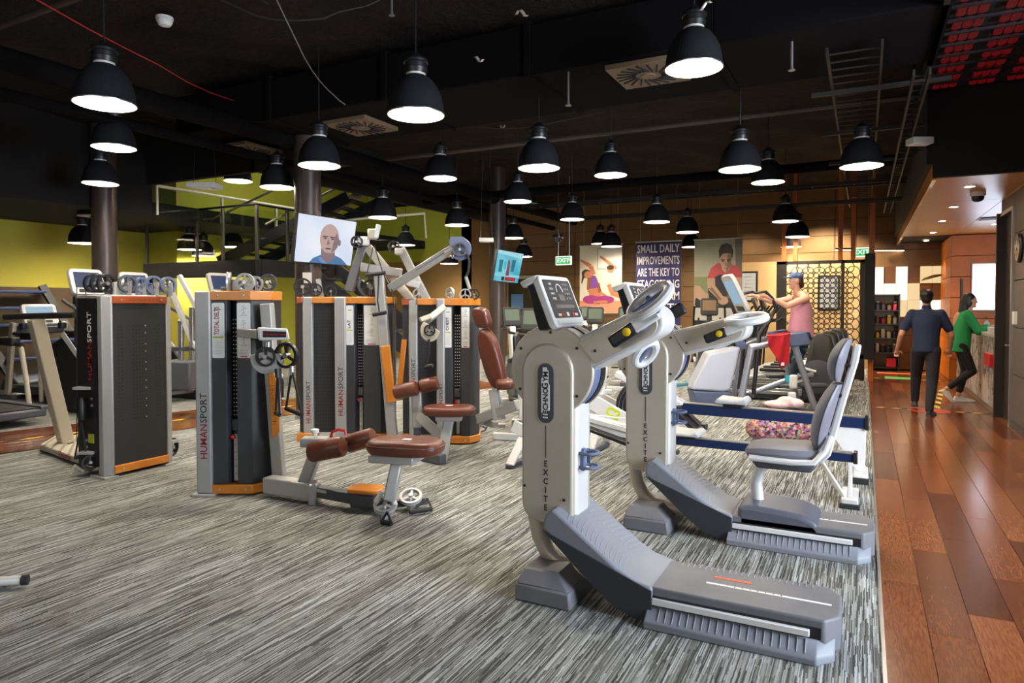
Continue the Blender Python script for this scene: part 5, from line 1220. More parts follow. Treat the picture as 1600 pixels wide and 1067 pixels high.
# ---- the adaptive trainer the woman is on
dW = 9.95
tst = mat('trainer_steel', '9CA0AA', .3, .55, .05); p0 = P(1170, 635, dW); p0.z = 0
t = thing('adaptive_trainer', 'silver front-drive elliptical trainer the woman in pink is using', 'exercise machine', p0)
def E_(px, py, s=0): return P(px, py, dW) + HD * s
def slab(name, pts, s0, s1, m, bev=.02, label=None): return MB().solid([E_(x, y, s0) for x, y in pts], [E_(x, y, s1) for x, y in pts]).build(name, m, t, bev, label=label, seg=3)
slab('front_shroud', [(1104, 550), (1153, 541), (1138, 607), (1128, 611), (1076, 607)], -.15, .2, mat('pearl_shroud', 'B2B6C2', .35, .1, .03), .04)
slab('shroud_base', [(1079, 609), (1138, 611), (1132, 642), (1086, 642)], -.16, .22, mat('shroud_slate', '4A5570', .5), .02)
for s, dx in ((-.3, 0), (.35, 14)):
    MB().tube([E_(1163 + dx, 540, s), E_(1155 + dx * .8, 580, s), E_(1143 + dx, 640, s)],   .05 if s < 0 else .042, 12).build('front_upright', tst, t)
    MB().tube([E_(1228 + dx * .4, 537, s), E_(1262 + dx * .2, 642, s)], .045, 12).build('rear_leg', tst, t)
    MB().tube([E_(1160 + dx, 541, s), E_(1190, 535, s), E_(1222, 530, s)], .05, 12).build('handrail', tst, t)
    MB().solid([E_(x, y, s - .07) for x, y in ((1214, 520), (1243, 516), (1252, 536), (1218, 540))], [E_(x, y, s + .07) for x, y in ((1214, 520), (1243, 516), (1252, 536), (1218, 540))]).build('elbow_block', bluep, t, .02)
    MB().tube([E_(1166, 612 + dx * .6, s * .6), E_(1225, 590 + dx, s * .6), E_(1262, 583 + dx, s * .6)], .035, 10).build('pedal_arm', tst, t)
    MB().obox(E_(1228 if s > 0 else 1262, 600 if s < 0 else 590, s * .55), RT * .2, HD * .08, (0, 0, .03)).build('pedal', greyd, t, .02)
MB().tube([E_(1160, 545), E_(1150, 515), E_(1152, 492)], .07, 12).build('console_mast', bluep, t)
small_console(t, E_(1148, 460), E_(1134, 432) - E_(1161, 488), -HD * 1, .5, .62, scr_pale, silver)
for s in (-.25, .25):
    MB().tube([E_(1172, 458, s), E_(1186, 456, s), E_(1198, 468, s), E_(1201, 482, s), E_(1192, 500, s * 1.1), E_(1175, 520, s * 1.2), E_(1166, 612, s * 1.2)], [.02, .024, .024, .024, .026, .03, .03], 10).build('swing_handle', blk, t)
MB().beam(E_(1140, 640, -.1), E_(1270, 643, -.1), .5, .05).build('base_frame', greyd, t, .01)
for k, (x, y) in enumerate(((1224, 592), (1222, 618))): MB().obox(E_(x, y, -.35), RT * .06, HD * .03, V((0, 0, .1))).build('roller_guard', wht, t, .03); MB().obox(E_(x - 8, y - 4 + k * 8, -.33), RT * .03, HD * .03, (0, 0, .05)).build('guard_bracket', mat('turquoise_clip', '2AA5B5', .5), t, .008)
# towel hung on the handrail
tw = MB()
tp = [E_(1180, 521, -.42), E_(1216, 516, -.42), E_(1215, 548, -.42), E_(1211, 573, -.42), E_(1196, 552, -.42), E_(1184, 540, -.42)]
def towel(u, v):
    top = E_(1180 + 36 * u, 521 - 5 * u, -.40); low = E_(1182 + 30 * u, 536 + 38 * max(0, 1 - abs(u - .75) * 1.35), -.40)
    p = top.lerp(low, v); return p - HD * (.05 + .03 * math.sin(u * 11 + v * 3) * (.3 + v)) + V((0, 0, .012 * math.sin(u * 9) * v))
tw.grid(towel, 22, 16); tw = tw.build('towel', mat('red_towel', 'B01A26', .95, 0, .15, 30, .5), None, 0, 60, thick=.014); tag(tw, 'red towel hanging over the handrail of the silver elliptical', 'towel')
hm = MB()
hm.tube([towel(i / 12, .06) - HD * .012 for i in range(13)], .006, 5); hm.build('hem', mat('towel_hem', 'D8606A', .9), tw); q = towel(.72, .86) - HD * .02; MB().obox(q, RT * .025, HD * .004, (0, 0, .022)).build('care_tag', paper, tw)
# floral gym bag on the floor between the rowers and the trainer
g = G(1222, 690)
n = NT('floral_fabric'); o_ = n.coord(); vr = n.n('ShaderNodeTexVoronoi'); vr.inputs['Scale'].default_value = 42; n.l(o_, vr.inputs[0])
sx_ = n.n('ShaderNodeSeparateColor'); n.l(vr.outputs['Color'], sx_.inputs[0])
n.l(n.ramp(sx_.outputs[0], [(0, lin('7A2E3A')), (.25, lin('A8505A')), (.45, lin('C4A084')), (.62, lin('6A7A4A')), (.8, lin('8A5A9A')), (.95, lin('2A2430'))]), n.b.inputs['Base Color']); n.b.inputs['Roughness'].default_value = .8
flor = n.m
bag = thing('gym_bag', 'floral patterned soft gym bag lying behind the blue rower rail', 'bag', g)
blob('body', [(g + V((-.2, -.05, .14)), .2, .15, .14, None), (g + V((.05, .0, .14)), .24, .16, .14, None), (g + V((.26, .06, .13)), .16, .14, .13, None)], flor, bag, .02, 4)
MB().tube([g + V((-.12, -.12, .22)), g + V((-.08, -.16, .36)), g + V((.12, -.14, .36)), g + V((.16, -.1, .22))], .014, 8).build('carry_handle', mat('bag_strap', '3A2A2A', .8), bag)
cl = blob('folded_clothes', [(g + V((-.1, .42, .36)), .16, .1, .05, None), (g + V((.08, .46, .38)), .12, .1, .06, None), (g + V((.0, .44, .42)), .1, .08, .04, None)], mat('pink_cloth', 'D8B4AC', .9, 0, .25, 18), None, .02, 3)
tag(cl, 'crumpled pale pink clothes lying on a black box above the gym bag', 'clothes')
bx = MB().box(g.x - .3, g.x + .3, g.y + .28, g.y + .6, 0, .31).build('equipment_box', blk, None, .02); tag(bx, 'black box on the carpet behind the gym bag', 'box')
# ================================================================== COLUMNS, STAIRS, GLASS
colm = mat('dark_bronze_column', '4A3F3C', .35, .3, .08, 4)
for (px, d, r, lb) in ((482, 9.3, .175, 'dark round column carrying the large portrait screen'), (165, 11.0, .185, 'dark round column at left in front of the green wall'), (777, 14.5, .175, 'dark round column behind the small screen')):
    q = P(px, 475, d); t = thing('column', lb, 'column', (q.x, q.y, 0))
    MB().lathe([(r, 0), (r, 4.45 if px != 165 else 4.45)], (q.x, q.y, 0), n=40).build('shaft', colm, t); MB().lathe([(r + .015, 0), (r + .015, .12)], (q.x, q.y, 0), n=40).build('skirting_ring', steel, t)
    if px == 482:
        MB().obox(P(480, 434, d - .19), RT * .06, HD * .004, (0, 0, .07)).build('notice', paper, t)
        MB().cyl(P(500, 300, d) , P(500, 330, d), .02, 8).build('cable_conduit', blk, t)
sm = mat('black_steel_beam', '15151B', .35, .4, .2); rl = mat('satin_handrail', 'B4AE96', .25, .9)
st = thing('staircase', 'steel and glass staircase with landing in front of the lime green wall at left', 'staircase', (-9.55, 8.7, 0))
ZL = 2.34
st_box = lambda *a: MB().box(*a)
st_box(-12.6, -9.5, 8.62, 8.74, ZL - .3, ZL).build('landing_beam', sm, st, .01); st_box(-9.6, -9.48, 8.74, 10.6, ZL - .3, ZL).build('landing_beam', sm, st, .01); st_box(-12.6, -9.6, 8.74, 10.6, ZL - .08, ZL - .02).build('landing_plate', sm, st)
for x, y in ((-12.5, 8.68), (-9.54, 8.68), (-9.54, 10.5), (-12.5, 10.5)): st_box(x - .07, x + .07, y - .07, y + .07, 0, ZL - .3).build('landing_post', sm, st, .006)
for x in (-12.55, -11.1, -10.4, -9.54): st_box(x - .03, x + .03, 8.66, 8.7, ZL - .1, ZL + .95).build('baluster', mat('gunmetal_post', '55534C', .3, .7), st, .004)
for y in (9.4, 10.3): st_box(-9.56, -9.52, y - .03, y + .03, ZL - .1, ZL + .95).build('baluster', mat('gunmetal_post', '55534C'), st, .004)
for x0, x1 in ((-12.5, -11.2), (-11.0, -10.5), (-10.3, -9.6)): st_box(x0, x1, 8.67, 8.69, ZL + .02, ZL + .88).build('glass_panel', glassm, st)
for y0, y1 in ((8.75, 9.35), (9.45, 10.25)): st_box(-9.55, -9.53, y0, y1, ZL + .02, ZL + .88).build('glass_panel', glassm, st)
MB().tube([(-12.6, 8.68, ZL + .97), (-9.54, 8.68, ZL + .97), (-9.54, 10.6, ZL + .97)], .022, 8).build('handrail', sm, st)
MB().tube([(-12.4, 8.72, ZL + .86), (-11.0, 8.72, ZL + .8), (-10.8, 8.8, ZL + .8), (-8.9, 9.9, 4.2)], .022, 8).build('handrail', rl, st); MB().tube([(-10.0, 9.3, ZL + .7), (-8.7, 10.4, 4.0)], .022, 8).build('handrail', rl, st)
MB().tube([(-9.9, 9.6, ZL + .75), (-8.5, 11.2, 1.6)], .022, 8).build('handrail', rl, st)
for k in (0, 1): MB().beam((-10.9, 9.0 + k * .9, ZL), (-8.6, 10.0 + k * .9, 3.55), .05, .22).build('stringer', sm, st); MB().beam((-9.7, 9.8 + k * 1.0, ZL), (-7.6, 11.6 + k * .8, .1), .05, .3).build('stringer', sm, st)
for i in range(11):
    f = (i + .5) / 11; c = V((-10.9, 9.45, ZL)).lerp(V((-8.6, 10.45, 3.55)), f); MB().obox(c, (.1, .03, 0), (-.1, .42, 0), (0, 0, .015)).build('tread', sm, st)
    c = V((-9.7, 10.3, ZL)).lerp(V((-7.6, 12.0, .1)), f); MB().obox(c, (.1, .09, 0), (-.3, .4, 0), (0, 0, .02)).build('tread', sm, st)
bl = thing('glass_balustrade', 'glass balustrade with bright handrail along the upper floor edge at left', 'balustrade', (-10.95, 7.8, 3.1))
for i in range(3): MB().box(-10.96, -10.94, 7.8 + i * 1.35, 9.12 + i * 1.35, 3.12, 3.6).build('glass_panel', glassm, bl)
MB().tube([(-10.93, 7.76, 3.6), (-10.93, 11.9, 3.6)], .028, 8).build('handrail', emit('x', 'FFFFFF', 0) if False else mat('bright_handrail', 'E8E2C0', .3, .0), bl)
MB().tube([(-10.93, 7.76, 3.1), (-10.93, 7.76, 3.62)], .02, 8).build('end_post', mat('bright_handrail', 'E8E2C0'), bl)
for y in (9.12, 10.47): MB().box(-10.97, -10.92, y - .02, y + .02, 3.1, 3.6).build('post', mat('bright_handrail', 'E8E2C0'), bl)
b2 = thing('glass_balustrade', 'short glass balustrade seen right of the middle column', 'balustrade', (-9, 11.8, 2.9))
a = lambda px, py: P(px, py, 13.6)
MB().tube([a(508, 348), a(560, 342), a(664, 333)], .025, 8).build('handrail', mat('bright_handrail', 'E8E2C0'), b2)
MB().solid([a(510, 350), a(662, 336), a(664, 372), a(510, 380)], [v + HD * .02 for v in (a(510, 350), a(662, 336), a(664, 372), a(510, 380))]).build('glass_panel', glassm, b2)
MB().beam(a(663, 333), a(666, 372), .03, .03).build('end_post', mat('bright_handrail', 'E8E2C0'), b2)
MB().beam(a(505, 338), a(566, 300), .12, .26, HD).build('upper_stringer', mat('brown_stringer', '7A6A50', .5), b2, .01)
for x in (538,): MB().beam(a(x, 300), a(x, 322), .06, .06).build('bracket_post', mat('bright_handrail', 'E8E2C0'), b2)
# ================================================================== SCREENS
def fl(name, parent, C4, pts, m, lay=0):
    """flat printed shape: unit-square outline on a panel whose corners are TL, TR, BL, BR"""
    TL, TR, BL, BR = C4; n = (TR - TL).cross(BL - TL).normalized()
    if n.dot(E0 - TL) < 0: n = -n
    f = lambda u, v: TL.lerp(TR, u).lerp(BL.lerp(BR, u), v) + n * (.0015 + .0012 * lay)
    return MB().poly([f(u, v) for u, v in pts]).build(name, m, parent, 0, 0)
def ell(cx, cy, rx, ry, rot=0, n=20):
    c, s = math.cos(rot), math.sin(rot)
    return [(cx + rx * math.cos(2 * PI * i / n) * c - ry * math.sin(2 * PI * i / n) * s, cy + rx * math.cos(2 * PI * i / n) * s + ry * math.sin(2 * PI * i / n) * c) for i in range(n)]
def limb(p, q, r1, r2, asp=1):
    d = V((q[0] - p[0], (q[1] - p[1]) * asp, 0)).normalized(); n = V((-d.y, d.x))
    return [(p[0] + n.x * r1, p[1] + n.y * r1 / asp), (q[0] + n.x * r2, q[1] + n.y * r2 / asp), (q[0] - n.x * r2, q[1] - n.y * r2 / asp), (p[0] - n.x * r1, p[1] - n.y * r1 / asp)]
def screen(name, label, C4, bg, thick=.06):
    TL, TR, BL, BR = C4; c = (TL + TR + BL + BR) / 4
    t = thing(name, label, 'television', c, 0)
    n = (TR - TL).cross(BL - TL).normalized()
    if n.dot(E0 - TL) < 0: n = -n
    e = [c + (v - c) * 1.035 for v in (TL, TR, BR, BL)]
    MB().solid([v - n * thick for v in e], [v - n * .003 for v in e]).build('bezel', blk, t, .006)
    MB().solid([v - n * .004 for v in (TL, TR, BR, BL)], [v for v in (TL, TR, BR, BL)]).build('display', bg, t, 0, 0)
    return t, n
def grad_emit(name, c1, c2, s):
    n = NT(name); n.b.inputs['Base Color'].default_value = (0, 0, 0, 1); n.b.inputs['Roughness'].default_value = .2
    f = n.noise(n.coord(), 1.6, 1); n.l(n.ramp(f, [(.3, lin(c1)), (.7, lin(c2))]), n.b.inputs['Emission Color']); n.b.inputs['Emission Strength'].default_value = s; return n.m
C4 = (P(467, 333, 8.8), P(557, 347, 9.65), P(460, 408, 8.8), P(548, 415, 9.65))
t, nn = screen('wall_television', 'large tilted screen showing a bald man against pale blue, on the middle column', C4, grad_emit('screen_pale_blue', 'D8E4FA', 'F2F6FF', .46))
sk1, sk2, sk3 = emit('screen_skin', 'C8A8A0', .42), emit('screen_skin_shade', '8A747C', .42), emit('screen_skin_dark', '4A4450', .42)
fl('picture_shirt', t, C4, [(.24, 1), (.3, .9), (.42, .82), (.68, .8), (.8, .86), (.93, 1)], emit('screen_shirt', '4A7AAE', .42), 1)
fl('picture_neck', t, C4, [(.42, .66), (.66, .66), (.68, .84), (.55, 1.0), (.43, .86)], sk2, 2)
fl('picture_head', t, C4, ell(.55, .46, .17, .33, -.05), sk1, 3); fl('picture_face_shade', t, C4, [(.66, .3), (.72, .46), (.7, .62), (.6, .78), (.62, .55), (.64, .4)], sk2, 4); fl('picture_ear', t, C4, ell(.73, .52, .025, .07), sk2, 4)
for x in (.47, .6): fl('picture_eye', t, C4, ell(x, .45, .03, .018), sk3, 5); fl('picture_brow', t, C4, [(x - .05, .4), (x + .05, .4), (x + .05, .42), (x - .05, .43)], sk3, 5)
fl('picture_nose', t, C4, [(.53, .44), (.56, .58), (.5, .59)], sk2, 5); fl('picture_mouth', t, C4, ell(.54, .67, .055, .018), sk3, 5); fl('picture_jaw', t, C4, [(.45, .72), (.5, .78), (.6, .78), (.65, .7), (.6, .76), (.5, .76)], sk2, 5)
fl('picture_collar', t, C4, [(.43, .86), (.55, 1), (.45, 1), (.38, .88)], emit('screen_collar', '6A9AC8', .42), 3)
q = P(500, 385, 9.3); c = (C4[0] + C4[3]) / 2; MB().beam(c - nn * .06, q, .08, .1).build('wall_bracket', blk, t)
C4 = (P(779, 390, 13.1), P(818, 397, 13.9), P(771, 438, 13.1), P(809, 442, 13.9))
t, nn = screen('wall_television', 'small tilted screen showing a turquoise street scene, on the far column', C4, grad_emit('screen_turquoise', '2AA8C8', '7ADCEC', .42))
for pts, col in (([(0, 0), (1, 0), (1, .18), (0, .1)], 'A8E4F4'), ([(.1, .3), (.25, .3), (.25, .7), (.12, .7)], '1A7A94'), ([(.6, .25), (.75, .25), (.72, .65), (.6, .65)], '187088'), ([(.3, .35), (.4, .35), (.38, .6), (.3, .6)], '48C0D8'), ([(0, .75), (1, .75), (1, .84), (0, .84)], '8AD8E8')): fl('picture_building', t, C4, pts, emit('scr_' + col, col, .42), 1)
fl('picture_person', t, C4, [(.44, .3), (.5, .28), (.54, .5), (.56, .8), (.42, .8), (.44, .5)], emit('scr_person', '8A3A4A', .42), 2); fl('picture_head', t, C4, ell(.48, .26, .03, .04), emit('scr_skin', 'C89070', .42), 2)
fl('picture_caption', t, C4, [(.42, .84), (.86, .84), (.86, .97), (.42, .97)], emit('scr_red', 'B02A2A', .42), 3); fl('picture_caption', t, C4, [(.28, .84), (.4, .84), (.4, .97), (.28, .97)], emit('scr_dark', '202830', .42), 3)
q = P(777, 425, 14.5); MB().beam((C4[0] + C4[3]) / 2 - nn * .05, q, .08, .1).build('wall_bracket', blk, t)
# ================================================================== POSTERS
def poster(name, label, cat, x0, x1, y0t, y1b, Y, bg):
    TL, TR, BL, BR = PY(x0, y0t[0], Y), PY(x1, y0t[1], Y), PY(x0, y1b[0], Y), PY(x1, y1b[1], Y)
    zt = (TL.z + TR.z) / 2; zb = (BL.z + BR.z) / 2
    TL, TR = V((TL.x, Y, zt)), V((TR.x, Y, zt)); BL, BR = V((TL.x, Y, zb)), V((TR.x, Y, zb))
    t = thing(name, label, cat, (TL + BR) / 2, 0, 'hanging posters')
    MB().box(TL.x, TR.x, Y, Y + .012, zb, zt).build('poster_sheet', bg, t)
    MB().cyl((TL.x - .02, Y + .006, zt), (TR.x + .02, Y + .006, zt), .018, 8).build('hanging_rail', steel, t); MB().cyl((TL.x - .02, Y + .006, zb), (TR.x + .02, Y + .006, zb), .014, 8).build('bottom_rail', steel, t)
    for x in (TL.x + .1, TR.x - .1): MB().cyl((x, Y + .006, zt), (x, Y + .006, 4.4), .004, 5).build('hanging_wire', steel, t)
    return t, (TL, TR, BL, BR)
Y = 15.5
ps = mat('print_skin', 'B5704C', .6); psd = mat('print_skin_dark', '7A4430', .6); ph = mat('print_hair', '2A1A18', .6); pm = mat('print_magenta', '8E2A6E', .6); pv = mat('print_violet', '6A3A8A', .6)
t, C4 = poster('poster', 'tall poster of a stretching woman in purple and a man doing yoga', 'poster', 906, 972, (384, 381), (488, 490), Y, mat('print_cream', 'D6CBB4', .6, 0, .06, 3))
fl('picture_floor', t, C4, [(0, .82), (1, .82), (1, 1), (0, 1)], mat('print_floor', 'D88A6A', .6), 1); fl('picture_window', t, C4, [(.42, .05), (1, .05), (1, .36), (.42, .36)], mat('print_grey', '9A9A9A'), 1); fl('picture_window', t, C4, [(.44, .06), (1, .06), (1, .345), (.44, .345)], mat('print_pale', 'DDD6C8', .6), 2)
A_ = 1.55
pshirt = mat('print_cream_shirt', 'C4BBA6', .6)
for pts, m in ((limb((.87, .36), (.62, .23), .05, .035, A_), ps), (limb((.62, .23), (.49, .17), .035, .022, A_), ps), ([(.7, .44), (.82, .36), (1, .4), (1, .7), (.72, .68), (.68, .55)], pshirt), (ell(.74, .36, .085, .058), ps), (ell(.735, .335, .085, .035), ph), (limb((.74, .7), (1.0, .74), .06, .08, A_), ps), (limb((.7, .58), (.76, .7), .05, .04, A_), ps),
               (limb((.33, .44), (.27, .31), .065, .05, A_), ps), (limb((.27, .31), (.02, .215), .05, .022, A_), ps), (limb((.1, .43), (.05, .56), .035, .012, A_), ph), (ell(.16, .42, .11, .066), ph), (ell(.2, .435, .09, .055), ps), ([(.26, .43), (.4, .46), (.48, .6), (.52, .76), (.24, .77), (.2, .62), (.22, .5)], ps), ([(.23, .49), (.3, .45), (.38, .455), (.47, .58), (.44, .63), (.27, .64), (.22, .56)], pv), (limb((.24, .48), (.22, .66), .05, .045, A_), psd), (limb((.22, .66), (.44, .75), .045, .03, A_), ps), (limb((.44, .56), (.5, .7), .04, .035, A_), psd), (limb((.5, .7), (.66, .765), .035, .025, A_), ps),
               (ell(.28, .8, .2, .062), pm), (ell(.6, .8, .23, .055), pm), (limb((.2, .81), (.5, .83), .07, .06, A_), pm), (limb((.34, .845), (.6, .83), .03, .03, A_), ps), (ell(.62, .835, .06, .02), ps)):
    LAY = globals().get('LAY', 3) + .35; fl('picture_shape', t, C4, pts, m, LAY)
t, C4 = poster('banner', 'purple banner lettered SMALL DAILY IMPROVEMENTS in white capitals', 'banner', 994, 1064, (379, 375), (508, 510), Y, mat('banner_purple', '281F56', .6))
for i, (tx, sz) in enumerate((('SMALL DAILY', 1), ('IMPROVEMENTS', .92), ('ARE THE KEY TO', .84), ('STAGGERING', 1.08), ('LONG-TERM', 1.15), ('RESULTS', 1.4))):
    zz = C4[0].z - (.165 + .255 * i) * 1.06
    o = text('banner_lettering', tx, .26, paper, t, ((C4[0].x + C4[1].x) / 2, Y - .003, zz), (1, 0, 0), (0, 0, 1), .001, 1, bold=.003)
    xs = [v.co.x for v in o.data.vertices]; f = .94 * (C4[1].x - C4[0].x) / (max(xs) - min(xs)); cx = (max(xs) + min(xs)) / 2
    for v in o.data.vertices: v.co.x = (v.co.x - cx) * f
t, C4 = poster('poster', 'tall grey poster of a man in a red shirt stretching forward', 'poster', 1085, 1160, (375, 371), (535, 538), Y, mat('print_grey_green', '8E8C7A', .6, 0, .25, 2))
LAY = 2
pred = mat('print_red', '9A3438', .6); pblk = mat('print_black', '1A1720', .6)
pk, pk2 = mat('print_muted_skin', 'A08068', .6), mat('print_muted_skin_dark', '6E5444', .6); pgs = mat('print_green_smear', '6E7450', .6)
for pts, m in (([(0, .36), (.34, .36), (.3, .52), (0, .52)], pgs), ([(.85, 0), (1, 0), (1, .66), (.9, .66)], mat('print_dusk', '5A564E', .6)), ([(0, .6), (1, .6), (1, .78), (0, .78)], mat('print_grey2', 'A8A49A', .6)), ([(0, .78), (1, .78), (1, 1), (0, 1)], pblk), ([(0, .44), (.12, .45), (.28, .53), (.36, .6), (.3, .64), (0, .58)], pk), ([(.04, .56), (.3, .63), (.36, .66), (0, .66)], pblk),
    ([(.36, .36), (.45, .28), (.85, .28), (.97, .36), (.94, .56), (.82, .66), (.34, .66), (.3, .5)], pblk), ([(.29, .36), (.36, .28), (.5, .23), (.6, .24), (.68, .3), (.78, .25), (.9, .26), (.98, .31), (.98, .38), (.88, .38), (.7, .36), (.55, .34), (.42, .37), (.31, .385)], pred), ([(.55, .25), (.8, .24), (.75, .3), (.66, .33), (.58, .3)], pk2),
    (limb((.36, .375), (.37, .47), .085, .08, 2), pk), (limb((.37, .46), (.58, .57), .08, .055, 2), pk), (limb((.93, .37), (.92, .48), .075, .07, 2), pk), (limb((.92, .47), (.7, .58), .065, .05, 2), pk2), (ell(.62, .59, .11, .04), pk), (limb((.36, .47), (.57, .585), .03, .02, 2), pk2),
    ([(.55, .16), (.56, .24), (.6, .3), (.66, .325), (.73, .3), (.78, .24), (.79, .16), (.7, .12), (.6, .12)], pk), ([(.7, .15), (.79, .16), (.78, .24), (.72, .3), (.67, .32), (.69, .25)], pk2), ([(.53, .19), (.52, .11), (.57, .06), (.68, .045), (.78, .065), (.82, .12), (.8, .2), (.77, .15), (.68, .14), (.6, .145), (.56, .17)], ph), ([(.565, .195), (.64, .2), (.64, .21), (.57, .205)], ph), ([(.69, .2), (.77, .195), (.765, .205), (.69, .21)], ph), (ell(.61, .215, .022, .006), ph), (ell(.725, .215, .022, .006), ph), ([(.66, .21), (.69, .255), (.645, .258)], pk2), (ell(.665, .283, .04, .006), pk2)):
    LAY += .25; fl('picture_shape', t, C4, pts, m, LAY)
blsw = mat('print_sky_blue', '2E8EC8', .6)
def swoosh(t, C4, u, v, s): fl('picture_swoosh', t, C4, [(u, v), (u + .1 * s, v - .05 * s), (u + .35 * s, v - .075 * s), (u + .42 * s, v - .045 * s), (u + .33 * s, v - .06 * s), (u + .15 * s, v - .035 * s)], blsw, 4)
swoosh(t, C4, .16, .93, 1); text('poster_lettering', 'LIFE', .17, paper, t, C4[2] + V((.62, -.006, .24)), (1, 0, 0), (0, 0, 1), .001); text('poster_lettering', 'NEW', .07, paper, t, C4[2] + V((.66, -.006, .12)), (1, 0, 0), (0, 0, 1), .001)
q0, q1 = PY(972, 445, 18.38), PY(994, 480, 18.38)
sg = thing('wall_sign', 'dark wall sign with blue swoosh and white lettering between poster and banner', 'sign', ((q0.x + q1.x) / 2, 18.38, 1.7))
MB().box(q0.x - .3, q1.x + .3, 18.37, 18.4, 1.35, 2.15).build('sign_board', blk, sg); C4 = (V((q0.x - .3, 18.36, 2.15)), V((q1.x + .3, 18.36, 2.15)), V((q0.x - .3, 18.36, 1.35)), V((q1.x + .3, 18.36, 1.35)))
text('sign_lettering', 'LIFE', .24, paper, sg, ((q0.x + q1.x) / 2 + .1, 18.365, 1.75), (1, 0, 0), (0, 0, 1), .001, bold=.004); text('sign_lettering', 'NEW', .09, paper, sg, ((q0.x + q1.x) / 2 + .1, 18.365, 1.57), (1, 0, 0), (0, 0, 1), .001); fl('swoosh', sg, C4, [(.15, .4), (.3, .2), (.65, .1), (.8, .2), (.65, .16), (.35, .28)], blsw, 1)
# exit signs
eg = emit('exit_green', '3FBF62', .45); ew = emit('exit_white', 'F0FFF0', .6)
for (px, py, d, w_, lb) in ((880, 407, 15.4, .19, 'green and white EXIT sign left of the yoga poster'), (1346, 394, 14.4, .17, 'green and white EXIT sign above the lattice screen')):
    q = P(px, py, d); t = thing('exit_sign', lb, 'exit sign', q)
    MB().box(q.x - w_, q.x + w_, q.y, q.y + .06, q.z - .1, q.z + .1).build('case', ew, t, .006); MB().box(q.x - w_ * .88, q.x + w_ * .88, q.y - .006, q.y, q.z - .075, q.z + .075).build('green_face', eg, t)
    text('exit_lettering', 'EXIT', .13, ew, t, (q.x + .0, q.y - .008, q.z), (1, 0, 0), (0, 0, 1), .001, 1.1, bold=.003); text('exit_arrow', '>', .12, ew, t, (q.x + w_ * .78, q.y - .008, q.z), (1, 0, 0), (0, 0, 1), .001)
    for k in (-1, 1): MB().cyl((q.x + k * w_ * .7, q.y + .03, q.z + .1), (q.x + k * w_ * .7, q.y + .03, 4.4), .006, 6).build('drop_rod', steel, t)
# glazed doors in the back wall
for i, (a0, a1) in enumerate(((728, 762), (792, 838))):
    q0, q1 = PY(a0, 420, 18.36), PY(a1, 420, 18.36)
    d = thing('door_%d' % (i + 2), '', '', ((q0.x + q1.x) / 2, 18.38, 0)); del d['category']; del d['label']; d['kind'] = 'structure'
    fm = mat('pale_door_frame', 'B4A88A', .5)
    for x in (q0.x, q1.x): MB().box(x - .05, x + .05, 18.33, 18.41, 0, 2.4).build('frame_side', fm, d)
    MB().box(q0.x, q1.x, 18.33, 18.41, 2.3, 2.4).build('frame_head', fm, d); MB().box(q0.x + .05, q1.x - .05, 18.36, 18.39, .02, 2.3).build('pane', mat('dark_glazing', '3A3424', .1, 0, .2, 2), d); MB().box(q0.x + .15, q0.x + .55, 18.35, 18.36, 1.4, 1.85).build('notice', mat('notice_blue', '5A86B8', .5), d); MB().cyl((q1.x - .15, 18.33, .9), (q1.x - .15, 18.33, 1.2), .015, 8).build('door_handle', steel, d)
# framed wall notices behind the lattice
for (a0, a1, b0, b1, lb) in ((1157, 1184, 424, 472, 'white framed notice on the wall left of the lattice screen'), (1278, 1312, 430, 485, 'framed white picture on the wall behind the lattice screen')):
    q0, q1 = PY(a0, b0, 18.36), PY(a1, b1, 18.36); t = thing('framed_notice', lb, 'notice', ((q0.x + q1.x) / 2, 18.38, q0.z))
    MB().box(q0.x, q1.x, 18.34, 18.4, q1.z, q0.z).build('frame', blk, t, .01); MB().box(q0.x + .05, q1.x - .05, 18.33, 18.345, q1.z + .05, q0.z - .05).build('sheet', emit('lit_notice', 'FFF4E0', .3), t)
    b = MB(); 
    for k in range(6): b.box(q0.x + .1, q1.x - .14, 18.328, 18.331, q0.z - .16 - k * .09, q0.z - .13 - k * .09)
    b.build('print_lines', mat('print_grey', '9A9A9A'), t)['kind'] = 'stuff'
# ---- lattice screen
la = thing('lattice_screen', 'black lattice screen of interlocking circles before the reception', 'screen', (-.8, 15.5, 0))
fmn = mat('bronze_black_frame', '1C150E', .5); X0, X1, Z0, Z1 = -1.66, .02, .42, 2.45
for x0, x1, z0, z1 in ((X0, X1, Z1 - .07, Z1), (X0, X1, Z0, Z0 + .1), (X0, X0 + .2, Z0, Z1), (X1 - .1, X1, Z0, Z1), (-.42, -.36, Z0, Z1)): MB().box(x0, x1, 15.47, 15.53, z0, z1).build('frame_bar', fmn, la, .004)
for x in (X0 + .1, -.39, X1 - .05): MB().box(x - .04, x + .04, 15.46, 15.54, 0, Z0 + .02).build('post', fmn, la)
MB().box(X0, X1, 15.48, 15.52, .02, .42).build('kick_panel', mat('dark_brown_board', '2E1A0C', .5), la)
RR = .125; ring = None; nr = 0
for off in (0, 1):
    for i in range(7):
        for j in range(9):
            x = X0 + .3 + i * .21 + off * .105; z = Z0 + .2 + j * .21 + off * .105
            if x > X1 - .14 or z > Z1 - .12: continue
            if ring is None: ring = o = MB().lathe([(RR - .012, -.012), (RR + .006, -.012), (RR + .006, .012), (RR - .012, .012), (RR - .012, -.012)], (x, 15.5, z), (0, 1, 0), 22, False).build('circle', fmn, la); o0 = V((x, 15.5, z))
            else: o = ring.copy(); COL.objects.link(o); o.location = V((x, 15.5, z)) - o0
